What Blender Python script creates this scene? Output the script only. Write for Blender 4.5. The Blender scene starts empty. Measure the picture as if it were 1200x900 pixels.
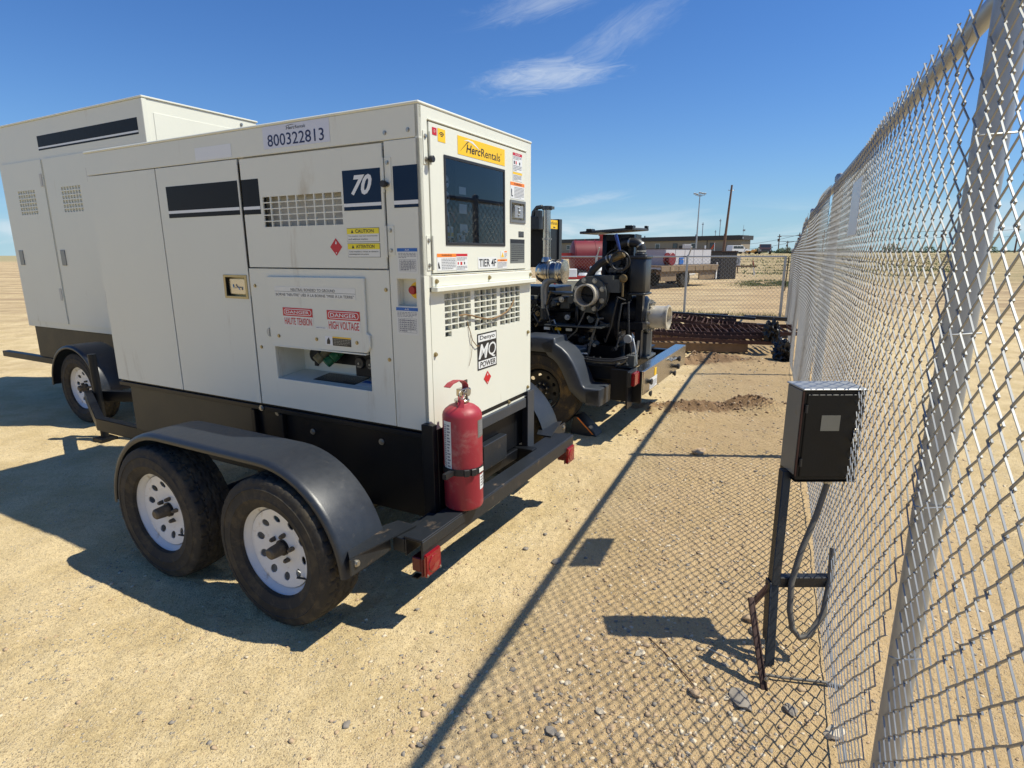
import bpy, bmesh, math, random
import numpy as np
from mathutils import Vector, Matrix, noise
from mathutils.geometry import delaunay_2d_cdt
R = math.radians
rng = random.Random(7)
sc = bpy.context.scene
COL = sc.collection

# ------------------------------------------------------------------ camera
cam_d = bpy.data.cameras.new("camera")
cam = bpy.data.objects.new("camera", cam_d)
COL.objects.link(cam)
cam_d.sensor_width = 36.0
cam_d.lens = 36 * 676.48 / 1200
cam_d.clip_start = 0.05
cam_d.clip_end = 3000
_p, _r = R(12.768), R(-0.19)
_fw = Vector((0, math.cos(_p), -math.sin(_p)))
_up = Vector((0, math.sin(_p), math.cos(_p)))
_rt = Vector((1, 0, 0)) * math.cos(_r) + _up * math.sin(_r)
_u2 = Vector((-1, 0, 0)) * math.sin(_r) + _up * math.cos(_r)
cam.matrix_world = Matrix.Translation((0, 0, 1.5549)) @ Matrix((_rt, _u2, -_fw)).transposed().to_4x4()
sc.camera = cam
sc.view_settings.view_transform = 'Standard'
sc.view_settings.look = 'None'
sc.view_settings.exposure = 0.28
sc.view_settings.gamma = 1.0

# ------------------------------------------------------------------ sun + sky
SUN_TO = Vector((0.65, -0.035, 1.0)).normalized()      # direction towards the sun
sun_d = bpy.data.lights.new("sun", 'SUN')
sun_d.energy = 4.9
sun_d.angle = R(0.55)
sun_d.color = (1.0, 0.955, 0.825)
sun = bpy.data.objects.new("sun", sun_d)
COL.objects.link(sun)
sun.rotation_euler = SUN_TO.to_track_quat('Z', 'Y').to_euler()

world = bpy.data.worlds.new("World")
sc.world = world
world.use_nodes = True


class NT:
    """small helper to write node trees"""
    def __init__(s, tree):
        s.t = tree
        s.n = tree.nodes
        s.l = tree.links

    def node(s, typ, **kw):
        nd = s.n.new(typ)
        for k, v in kw.items():
            if k == 'inp':
                for kk, vv in v.items():
                    if isinstance(vv, bpy.types.NodeSocket):
                        s.l.new(vv, nd.inputs[kk])
                    else:
                        nd.inputs[kk].default_value = vv
            else:
                setattr(nd, k, v)
        return nd

    def math(s, op, a, b=0.0, c=0.0, clamp=False):
        nd = s.node('ShaderNodeMath', operation=op, use_clamp=clamp)
        for i, v in enumerate((a, b, c)):
            if isinstance(v, bpy.types.NodeSocket):
                s.l.new(v, nd.inputs[i])
            else:
                nd.inputs[i].default_value = v
        return nd.outputs[0]

    def mix(s, fac, a, b, mode='MIX'):
        nd = s.node('ShaderNodeMix', data_type='RGBA', blend_type=mode)
        for idx, v in ((0, fac), (6, a), (7, b)):
            if isinstance(v, bpy.types.NodeSocket):
                s.l.new(v, nd.inputs[idx])
            else:
                nd.inputs[idx].default_value = v if idx == 0 else (*v[:3], 1)
        return nd.outputs[2]

    def ramp(s, v, lo, hi):
        nd = s.node('ShaderNodeMapRange', clamp=True, interpolation_type='SMOOTHSTEP')
        s.l.new(v, nd.inputs[0])
        nd.inputs[1].default_value = lo
        nd.inputs[2].default_value = hi
        return nd.outputs[0]

    def noise(s, vec, scale, detail=4.0, rough=0.55, dist=0.0, out=0):
        nd = s.node('ShaderNodeTexNoise', inp={'Scale': scale, 'Detail': detail, 'Roughness': rough, 'Distortion': dist})
        if vec is not None:
            s.l.new(vec, nd.inputs['Vector'])
        return nd.outputs[out]


w = NT(world.node_tree)
w.n.clear()
sky = w.node('ShaderNodeTexSky', sky_type='NISHITA')
sky.sun_disc = False
sky.sun_elevation = math.asin(SUN_TO.z)
sky.sun_rotation = math.atan2(SUN_TO.x, SUN_TO.y)
sky.altitude = 600
sky.air_density = 1.2
sky.dust_density = 0.35
sky.ozone_density = 3.0
tc = w.node('ShaderNodeTexCoord')
sep = w.node('ShaderNodeSeparateXYZ', inp={0: tc.outputs['Generated']})
az = w.math('ARCTAN2', sep.outputs[0], sep.outputs[1])      # azimuth, 0 = +Y, radians
el = w.math('ARCSINE', sep.outputs[2])


def cloud_patch(ca, ce, sa, se, rot, seed, scl, lo, hi):
    """one wisp of cirrus round azimuth ca, elevation ce (degrees)"""
    da = w.math('SUBTRACT', az, R(ca))
    de = w.math('SUBTRACT', el, R(ce))
    c, s_ = math.cos(R(rot)), math.sin(R(rot))
    x = w.math('ADD', w.math('MULTIPLY', da, c), w.math('MULTIPLY', de, s_))
    y = w.math('SUBTRACT', w.math('MULTIPLY', de, c), w.math('MULTIPLY', da, s_))
    xn = w.math('DIVIDE', x, R(sa))
    yn = w.math('DIVIDE', y, R(se))
    d2 = w.math('ADD', w.math('MULTIPLY', xn, xn), w.math('MULTIPLY', yn, yn))
    m = w.math('POWER', 2.718, w.math('MULTIPLY', d2, -1.0))
    cb = w.node('ShaderNodeCombineXYZ', inp={0: w.math('MULTIPLY', x, scl), 1: w.math('MULTIPLY', y, scl * 4.2), 2: seed})
    n1 = w.noise(cb.outputs[0], 1.9, 9.0, 0.66, 1.6)
    t = w.math('ADD', w.math('MULTIPLY', n1, 0.75), w.math('MULTIPLY', m, 0.62))
    return w.math('MULTIPLY', w.ramp(t, lo, hi), w.ramp(m, 0.02, 0.5))


patches = [
    w.math('MULTIPLY', cloud_patch(3.2, 15.3, 7.4, 1.6, 5, 1.3, 7.0, 0.56, 1.16), 0.62),
    w.math('MULTIPLY', cloud_patch(9.5, 18.0, 7.5, 1.8, 26, 6.3, 7.0, 0.56, 1.30), 0.30),
    w.math('MULTIPLY', cloud_patch(4.5, 21.2, 9.0, 1.6, 12, 9.1, 6.0, 0.56, 1.28), 0.42),
    w.math('MULTIPLY', cloud_patch(7.5, 4.9, 5.5, 0.75, 7, 3.9, 8.0, 0.62, 1.22), 0.42),
    w.math('MULTIPLY', cloud_patch(-42, 22.0, 14, 3.0, -10, 14.2, 5.0, 0.70, 1.32), 0.40),
    w.math('MULTIPLY', cloud_patch(120, 30.0, 30, 8.0, 15, 21.2, 4.0, 0.70, 1.32), 0.45),
    w.math('MULTIPLY', cloud_patch(-130, 26.0, 30, 8.0, -15, 25.2, 4.0, 0.70, 1.32), 0.45),
]
# thin veil low over the horizon, all round
cbh = w.node('ShaderNodeCombineXYZ', inp={0: w.math('MULTIPLY', az, 5.0), 1: w.math('MULTIPLY', el, 26.0), 2: 4.4})
nh = w.noise(cbh.outputs[0], 1.0, 6.0, 0.6, 0.6)
veil = w.math('MULTIPLY', w.ramp(nh, 0.38, 0.72), w.math('MULTIPLY', w.ramp(el, R(5.0), R(1.6)), w.ramp(el, R(-2.0), R(1.0))))
patches.append(w.math('MULTIPLY', veil, 0.66))
tot = patches[0]
for p_ in patches[1:]:
    tot = w.math('MAXIMUM', tot, p_)
skycol = w.mix(1.0, sky.outputs[0], (0.62, 1.11, 1.80, 1), 'MULTIPLY')
# pale haze near the horizon, the same all round
hz_f = w.math('MULTIPLY', w.math('POWER', 2.718, w.math('DIVIDE', w.math('ABSOLUTE', el), -R(5.5))), 0.84)
skycol = w.mix(hz_f, skycol, (6.9, 10.2, 11.8, 1))
skycol = w.mix(tot, skycol, (11.6, 12.6, 13.4, 1))
bg = w.node('ShaderNodeBackground', inp={'Color': skycol, 'Strength': 0.056})
wo = w.node('ShaderNodeOutputWorld')
w.l.new(bg.outputs[0], wo.inputs[0])

# ------------------------------------------------------------------ materials
def mat(name, base, rough=0.5, metal=0.0, var=0.06, vscale=6.0, bump=0.0, bscale=60.0, dirt=None, dirt_amt=0.0,
        dscale=3.0, coat=0.0, spec=0.5, coords='Object', stretch=False):
    m = bpy.data.materials.new(name)
    m.use_nodes = True
    t = NT(m.node_tree)
    b = t.n['Principled BSDF']
    tcn = t.node('ShaderNodeTexCoord')
    v = tcn.outputs[coords]
    n = t.noise(v, vscale, 5.0, 0.6)
    dark = [c * (1 - var) for c in base]
    lite = [min(1, c * (1 + var)) for c in base]
    col = t.mix(n, dark, lite)
    rsock = t.math('ADD', t.math('MULTIPLY', n, 0.16), rough - 0.08)
    if dirt:
        dv_ = v
        if stretch:
            dv_ = t.node('ShaderNodeMapping', inp={0: v, 3: (1.0, 1.0, 0.16)}).outputs[0]
        dn = t.noise(dv_, dscale, 8.0, 0.7, 0.4)
        lo = 0.72 - 0.35 * dirt_amt
        f = t.ramp(dn, lo, lo + 0.16)
        f = t.math('MULTIPLY', f, 0.85)
        col = t.mix(f, col, dirt)
        rsock = t.math('ADD', rsock, t.math('MULTIPLY', f, 0.35), clamp=True)
    t.l.new(col, b.inputs['Base Color'])
    t.l.new(rsock, b.inputs['Roughness'])
    b.inputs['Metallic'].default_value = metal
    b.inputs['Specular IOR Level'].default_value = spec
    if coat:
        b.inputs['Coat Weight'].default_value = coat
        b.inputs['Coat Roughness'].default_value = 0.08
    if bump:
        bn = t.node('ShaderNodeBump', inp={'Strength': bump, 'Distance': 0.004, 'Height': t.noise(v, bscale, 4.0, 0.6)})
        t.l.new(bn.outputs[0], b.inputs['Normal'])
    return m


DUST = (0.34, 0.26, 0.16)
RUST = (0.20, 0.085, 0.035)
M = {}
M['cream'] = mat('cream_paint', (0.69, 0.69, 0.595), 0.42, var=0.05, vscale=1.6, dirt=(0.50, 0.45, 0.34), dirt_amt=0.33, dscale=5.0, bump=0.22, bscale=7, spec=0.4, stretch=True)
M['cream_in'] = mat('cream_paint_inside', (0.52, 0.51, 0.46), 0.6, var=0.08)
M['gap'] = mat('dark_drum_rubber', (0.05, 0.045, 0.04), 0.8)  # even near-black brown, used on the brake drums
M['black'] = mat('black_chassis_paint', (0.005, 0.006, 0.008), 0.42, var=0.25, vscale=9, dirt=(0.05, 0.042, 0.03), dirt_amt=0.25, spec=0.3, dscale=7, bump=0.12, bscale=90)
M['scuffed'] = mat('scuffed_black_steel', (0.016, 0.019, 0.023), 0.38, var=0.25, vscale=12, dirt=(0.17, 0.12, 0.075), dirt_amt=0.38, dscale=9, bump=0.15, bscale=70)
M['fender'] = mat('dark_grey_fender_paint', (0.020, 0.024, 0.031), 0.38, var=0.25, vscale=30, dirt=(0.06, 0.056, 0.05), dirt_amt=0.35, dscale=26, bump=0.10, bscale=220)
M['fender2'] = mat('grey_plastic_fender', (0.036, 0.043, 0.054), 0.42, var=0.15, vscale=6, dirt=(0.25, 0.21, 0.16), dirt_amt=0.35, dscale=5, bump=0.1)
M['engine'] = mat('black_engine_paint', (0.006, 0.007, 0.010), 0.32, var=0.3, vscale=15, dirt=(0.022, 0.019, 0.015), dirt_amt=0.25, dscale=11, spec=0.3)
M['canister'] = mat('black_canister_plastic', (0.028, 0.031, 0.033), 0.38, var=0.12)
M['tyre'] = mat('tyre_rubber', (0.032, 0.029, 0.025), 0.75, var=0.25, vscale=8, dirt=(0.085, 0.070, 0.048), dirt_amt=0.75, dscale=14, bump=0.25, bscale=140, spec=0.3)
M['tyre2'] = mat('muddy_tyre_rubber', (0.035, 0.031, 0.026), 0.8, var=0.3, vscale=8, dirt=(0.17, 0.115, 0.05), dirt_amt=0.75, dscale=4, bump=0.35, bscale=60, spec=0.25)
M['rim'] = mat('white_rim_paint', (0.70, 0.70, 0.69), 0.35, var=0.05, dirt=(0.36, 0.27, 0.17), dirt_amt=0.42, dscale=9)
M['hub'] = mat('dusty_hub_steel', (0.12, 0.10, 0.075), 0.6, metal=0.5, var=0.25, dirt=DUST, dirt_amt=0.5, dscale=20)
M['zinc'] = mat('zinc_bolt', (0.45, 0.43, 0.38), 0.38, metal=0.9, var=0.15, vscale=60)
M['brasszinc'] = mat('yellow_zinc_bolt', (0.42, 0.34, 0.18), 0.4, metal=0.8, var=0.2, vscale=60)
M['galv'] = mat('galvanised_steel', (0.40, 0.415, 0.42), 0.50, metal=0.7, var=0.06, vscale=40)
M['wire'] = mat('galvanised_wire', (0.34, 0.35, 0.35), 0.5, metal=0.7, var=0.1)
M['stainless'] = mat('heat_tinted_stainless', (0.50, 0.47, 0.42), 0.22, metal=1.0, var=0.25, vscale=7, dirt=(0.26, 0.19, 0.10), dirt_amt=0.45, dscale=6)
M['steelgrey'] = mat('grey_steel_pipe', (0.24, 0.24, 0.23), 0.42, metal=0.6, var=0.2)
M['castiron'] = mat('grey_cast_flange', (0.085, 0.090, 0.085), 0.5, metal=0.35, var=0.25, vscale=18, bump=0.25, bscale=80)
M['aluminium'] = mat('worn_aluminium', (0.60, 0.55, 0.45), 0.42, metal=0.45, var=0.25, vscale=18, dirt=(0.42, 0.33, 0.2), dirt_amt=0.5, dscale=14)
M['chrome'] = mat('polished_black_steel', (0.62, 0.60, 0.55), 0.24, metal=1.0, var=0.15)
M['red'] = mat('extinguisher_red', (0.31, 0.024, 0.036), 0.46, var=0.25, vscale=5, dirt=(0.36, 0.14, 0.12), dirt_amt=0.62, dscale=6.5, spec=0.45)
M['redlens'] = mat('red_lens', (0.24, 0.006, 0.010), 0.16, var=0.2, vscale=20, coat=0.6)
M['reddk'] = mat('dark_red_lens', (0.13, 0.008, 0.010), 0.3, var=0.2)
M['navy'] = mat('navy_sticker', (0.004, 0.022, 0.058), 0.5, var=0.04, spec=0.2)
M['navydk'] = mat('dark_sticker', (0.010, 0.011, 0.012), 0.5, var=0.2, vscale=25, spec=0.2)
M['white'] = mat('white_sticker', (0.72, 0.73, 0.72), 0.4, var=0.02)
M['offwhite'] = mat('offwhite_sticker', (0.70, 0.70, 0.64), 0.45, var=0.03, dirt=(0.5, 0.47, 0.38), dirt_amt=0.3)
M['lilac'] = mat('pale_number_sticker', (0.62, 0.63, 0.68), 0.35, var=0.02)
M['yellow'] = mat('yellow_sticker', (0.85, 0.52, 0.010), 0.4, var=0.03)
M['yellow2'] = mat('lemon_sticker', (0.80, 0.66, 0.02), 0.4, var=0.03)
M['orange'] = mat('orange_sticker', (0.85, 0.22, 0.02), 0.4, var=0.03)
M['dred'] = mat('danger_red', (0.52, 0.012, 0.020), 0.4, var=0.06)
M['blue'] = mat('label_blue', (0.015, 0.12, 0.42), 0.4, var=0.05)
M['ink'] = mat('black_ink', (0.010, 0.010, 0.014), 0.4, var=0.1)
M['inknavy'] = mat('navy_ink', (0.012, 0.016, 0.07), 0.4, var=0.05)
M['greyplate'] = mat('pale_grey_paint', (0.17, 0.165, 0.145), 0.45, var=0.15, dirt=(0.2, 0.16, 0.1), dirt_amt=0.4, dscale=12)
M['grey'] = mat('grey_plate', (0.22, 0.23, 0.22), 0.4, metal=0.5, var=0.15)
M['printgrey'] = mat('grey_print', (0.22, 0.22, 0.24), 0.5, var=0.1)
M['khaki'] = mat('khaki_plug', (0.22, 0.20, 0.12), 0.5)
M['green'] = mat('green_plug', (0.02, 0.13, 0.06), 0.5)
M['rubber'] = mat('black_rubber', (0.016, 0.016, 0.017), 0.5, var=0.3, vscale=10, bump=0.1)
M['hose'] = mat('dusty_grey_hose', (0.13, 0.12, 0.10), 0.6, var=0.15, dirt=DUST, dirt_amt=0.4, dscale=12)
M['rust'] = mat('rusty_steel', (0.085, 0.040, 0.028), 0.75, metal=0.2, var=0.45, vscale=14, dirt=(0.20, 0.105, 0.06), dirt_amt=0.5, dscale=8, bump=0.3)
M['rustdk'] = mat('dark_rusty_steel', (0.060, 0.032, 0.024), 0.7, metal=0.3, var=0.4, vscale=14, dirt=(0.17, 0.09, 0.05), dirt_amt=0.4, dscale=6, bump=0.3)
M['timber'] = mat('weathered_timber', (0.20, 0.125, 0.065), 0.8, var=0.35, vscale=9, bump=0.4, bscale=30)
M['concrete'] = mat('concrete_slab', (0.42, 0.38, 0.31), 0.85, var=0.15)
M['plasticbag'] = mat('shiny_black_plastic', (0.012, 0.012, 0.013), 0.30, var=0.3, vscale=12)
M['stone_g'] = mat('grey_stone', (0.24, 0.21, 0.17), 0.85, var=0.3, vscale=20, bump=0.3)
M['stone_w'] = mat('pale_stone', (0.60, 0.50, 0.35), 0.85, var=0.2, vscale=20, bump=0.3)
M['stone_b'] = mat('brown_stone', (0.42, 0.30, 0.18), 0.85, var=0.25, vscale=20, bump=0.3)
M['soil'] = mat('dug_soil', (0.27, 0.175, 0.10), 0.95, var=0.35, vscale=25, bump=0.5)
M['tankred'] = mat('faded_red_tank_paint', (0.17, 0.012, 0.016), 0.5, var=0.25, vscale=0.9, dirt=(0.27, 0.10, 0.08), dirt_amt=0.45, dscale=0.9)
M['signred'] = mat('red_paint', (0.36, 0.022, 0.018), 0.45, var=0.1)
M['flag'] = mat('orange_flag_cloth', (0.95, 0.12, 0.02), 0.7, var=0.1)
M['boxwhite'] = mat('white_service_box', (0.50, 0.49, 0.50), 0.5, var=0.08, dirt=(0.42, 0.38, 0.32), dirt_amt=0.4, dscale=2)
M['paintwhite'] = mat('white_vehicle_paint', (0.74, 0.74, 0.73), 0.3, var=0.03, coat=0.4)
M['bed'] = mat('brown_deck_steel', (0.22, 0.155, 0.09), 0.7, var=0.2, vscale=3, dirt=(0.36, 0.27, 0.16), dirt_amt=0.5)
M['shield'] = mat('dark_brown_shield', (0.014, 0.013, 0.011), 0.5, var=0.2)
M['bin'] = mat('dark_slatted_container', (0.045, 0.040, 0.036), 0.7, var=0.2)
M['wall'] = mat('tan_building_wall', (0.30, 0.25, 0.185), 0.85, var=0.1, vscale=0.5, bump=0.1)
M['roof'] = mat('dark_roof_fascia', (0.045, 0.040, 0.038), 0.6, var=0.15)
M['glassdk'] = mat('dark_window_glass', (0.03, 0.035, 0.04), 0.08, var=0.1, coat=0.5)
M['brownpaint'] = mat('dark_brown_vehicle_paint', (0.10, 0.055, 0.045), 0.3, var=0.1, coat=0.4)
M['tanpaint'] = mat('sandy_vehicle_paint', (0.36, 0.30, 0.20), 0.35, var=0.1, coat=0.3)
M['pole'] = mat('wooden_power_pole', (0.16, 0.095, 0.065), 0.85, var=0.3, vscale=4)
M['pumporange'] = mat('orange_machine_paint', (0.60, 0.30, 0.04), 0.5, var=0.1)
M['leaf'] = mat('bush_leaves', (0.085, 0.125, 0.055), 0.8, var=0.4, vscale=1.5)
M['leaf2'] = mat('shrub_leaves', (0.11, 0.12, 0.06), 0.8, var=0.4, vscale=1.5)
M['grassm'] = mat('dry_green_grass', (0.16, 0.19, 0.065), 0.8, var=0.5, vscale=2.5)
M['creamtank'] = mat('cream_tank_plastic', (0.52, 0.54, 0.42), 0.5, var=0.06)
M['twine'] = mat('brown_twine', (0.24, 0.15, 0.07), 0.8)
M['tape'] = mat('blue_tape', (0.02, 0.05, 0.22), 0.35)
M['brass'] = mat('dusty_brass', (0.20, 0.145, 0.07), 0.5, metal=0.6, var=0.2, vscale=20)
M['bluemetal'] = mat('blued_exhaust_band', (0.13, 0.16, 0.22), 0.28, metal=1.0, var=0.3, vscale=12)

# tinted glass of the control window (real transmission with a tint)
def glass_mat(name, tint, refl=1.45):
    m = bpy.data.materials.new(name)
    m.use_nodes = True
    t = NT(m.node_tree)
    t.n.clear()
    tr = t.node('ShaderNodeBsdfTransparent', inp={'Color': (*tint, 1)})
    gl = t.node('ShaderNodeBsdfGlossy', inp={'Color': (1, 1, 1, 1), 'Roughness': 0.02})
    fr = t.node('ShaderNodeFresnel', inp={'IOR': refl})
    mx = t.node('ShaderNodeMixShader')
    t.l.new(fr.outputs[0], mx.inputs[0])
    t.l.new(tr.outputs[0], mx.inputs[1])
    t.l.new(gl.outputs[0], mx.inputs[2])
    o = t.node('ShaderNodeOutputMaterial')
    t.l.new(mx.outputs[0], o.inputs[0])
    return m


M['tint'] = glass_mat('tinted_window_glass', (0.52, 0.60, 0.70), 1.55)


def ground_mat():
    m = bpy.data.materials.new('dry_dirt_ground')
    m.use_nodes = True
    t = NT(m.node_tree)
    b = t.n['Principled BSDF']
    geo = t.node('ShaderNodeNewGeometry')
    v = geo.outputs['Position']
    sp = t.node('ShaderNodeSeparateXYZ', inp={0: v})
    big = t.noise(v, 0.35, 6.0, 0.6)
    med = t.noise(v, 2.6, 8.0, 0.65)
    fine = t.noise(v, 42.0, 6.0, 0.72)
    grit = t.noise(v, 190.0, 3.0, 0.7)
    col = t.mix(t.ramp(med, 0.36, 0.64), (0.56, 0.425, 0.215), (0.70, 0.55, 0.31))
    col = t.mix(t.math('MULTIPLY', t.ramp(big, 0.50, 0.68), 0.50), col, (0.52, 0.375, 0.19))
    col = t.mix(t.math('MULTIPLY', t.ramp(fine, 0.54, 0.64), 0.50), col, (0.38, 0.27, 0.14))
    col = t.mix(t.math('MULTIPLY', t.ramp(grit, 0.54, 0.62), 0.70), col, (0.29, 0.205, 0.11))
    col = t.mix(t.math('MULTIPLY', t.ramp(grit, 0.45, 0.34), 0.5), col, (0.82, 0.68, 0.43))
    mot = t.noise(v, 0.9, 7.0, 0.72, 0.3)
    col = t.mix(t.math('MULTIPLY', t.math('MULTIPLY', t.ramp(mot, 0.50, 0.62), t.ramp(sp.outputs[1], 4.0, 12.0)), 0.55), col, (0.36, 0.25, 0.14))
    # pebbles as cells
    vo = t.node('ShaderNodeTexVoronoi', inp={'Scale': 55.0, 'Randomness': 1.0})
    t.l.new(v, vo.inputs['Vector'])
    peb = t.math('MULTIPLY', t.ramp(vo.outputs['Distance'], 0.30, 0.20), t.ramp(t.noise(v, 3.1, 4.0), 0.44, 0.62))
    vs = t.node('ShaderNodeSeparateColor', inp={0: vo.outputs['Color']})
    pcol = t.mix(vs.outputs[0], (0.22, 0.20, 0.18), (0.62, 0.55, 0.44))
    pmask = t.math('MULTIPLY', peb, t.ramp(vs.outputs[1], 0.45, 0.55))
    col = t.mix(pmask, col, pcol)
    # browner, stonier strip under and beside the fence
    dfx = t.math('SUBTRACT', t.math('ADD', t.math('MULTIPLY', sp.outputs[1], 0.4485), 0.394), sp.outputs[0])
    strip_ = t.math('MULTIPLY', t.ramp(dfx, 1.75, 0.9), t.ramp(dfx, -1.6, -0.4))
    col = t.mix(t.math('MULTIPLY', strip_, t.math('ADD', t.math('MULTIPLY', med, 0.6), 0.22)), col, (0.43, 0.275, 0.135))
    vo2 = t.node('ShaderNodeTexVoronoi', inp={'Scale': 120.0, 'Randomness': 1.0})
    t.l.new(v, vo2.inputs['Vector'])
    vs2 = t.node('ShaderNodeSeparateColor', inp={0: vo2.outputs['Color']})
    g2_ = t.math('MULTIPLY', t.ramp(vo2.outputs['Distance'], 0.42, 0.25), t.ramp(vs2.outputs[1], 0.50, 0.60))
    col = t.mix(t.math('MULTIPLY', g2_, 0.75), col, t.mix(vs2.outputs[0], (0.26, 0.19, 0.12), (0.74, 0.60, 0.40)))
    # darker, moister soil where it has been dug up
    for (hx, hy, hsx, hsy) in ((1.95, 5.74, 0.85, 0.24), (2.75, 8.2, 0.95, 0.30)):
        ax_ = t.math('DIVIDE', t.math('SUBTRACT', sp.outputs[0], hx), hsx)
        ay_ = t.math('DIVIDE', t.math('SUBTRACT', sp.outputs[1], hy), hsy)
        dd_ = t.math('ADD', t.math('MULTIPLY', ax_, ax_), t.math('MULTIPLY', ay_, ay_))
        gm_ = t.math('POWER', 2.718, t.math('MULTIPLY', dd_, -1.0))
        col = t.mix(t.math('MULTIPLY', t.ramp(t.math('ADD', gm_, t.math('MULTIPLY', t.noise(v, 7.0, 5.0, 0.7), 0.9)), 0.78, 1.12), 0.9), col, (0.24, 0.145, 0.075))
    # far: darker wheel tracks and ruts running across the yard
    st = t.node('ShaderNodeCombineXYZ', inp={0: t.math('MULTIPLY', sp.outputs[0], 0.16), 1: t.math('MULTIPLY', sp.outputs[1], 1.1), 2: 0.0})
    rut = t.noise(st.outputs[0], 1.0, 6.0, 0.7, 0.5)
    farm = t.ramp(sp.outputs[1], 11.0, 18.0)
    col = t.mix(t.math('MULTIPLY', t.math('MULTIPLY', t.ramp(rut, 0.44, 0.60), 0.85), farm), col, (0.27, 0.185, 0.11))
    col = t.mix(t.math('MULTIPLY', t.math('MULTIPLY', t.ramp(rut, 0.44, 0.32), 0.6), farm), col, (0.66, 0.53, 0.33))
    # grass on the rise beyond the fence, right
    gm = t.noise(st.outputs[0], 2.2, 6.0, 0.65, 0.4)
    side = t.math('MULTIPLY', t.ramp(t.math('SUBTRACT', sp.outputs[0], t.math('MULTIPLY', sp.outputs[1], 0.36)), 0.0, 4.0), t.ramp(sp.outputs[1], 24, 34))
    grassf = t.math('MULTIPLY', t.ramp(gm, 0.36, 0.60), side)
    col = t.mix(t.math('MULTIPLY', grassf, 0.75), col, (0.19, 0.19, 0.075))
    col = t.mix(t.math('MULTIPLY', farm, 0.30), col, (0.40, 0.29, 0.17))
    far2 = t.math('MULTIPLY', t.ramp(sp.outputs[1], 110, 170), 0.8)
    col = t.mix(far2, col, (0.30, 0.27, 0.15))
    t.l.new(col, b.inputs['Base Color'])
    b.inputs['Roughness'].default_value = 0.95
    b.inputs['Specular IOR Level'].default_value = 0.15
    h = t.math('ADD', t.math('MULTIPLY', fine, 0.9), t.math('MULTIPLY', grit, 0.5))
    h = t.math('ADD', h, t.math('MULTIPLY', pmask, 0.6))
    h = t.math('ADD', h, t.math('MULTIPLY', g2_, 0.35))
    bn = t.node('ShaderNodeBump', inp={'Strength': 0.8, 'Distance': 0.014, 'Height': h})
    t.l.new(bn.outputs[0], b.inputs['Normal'])
    return m


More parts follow.
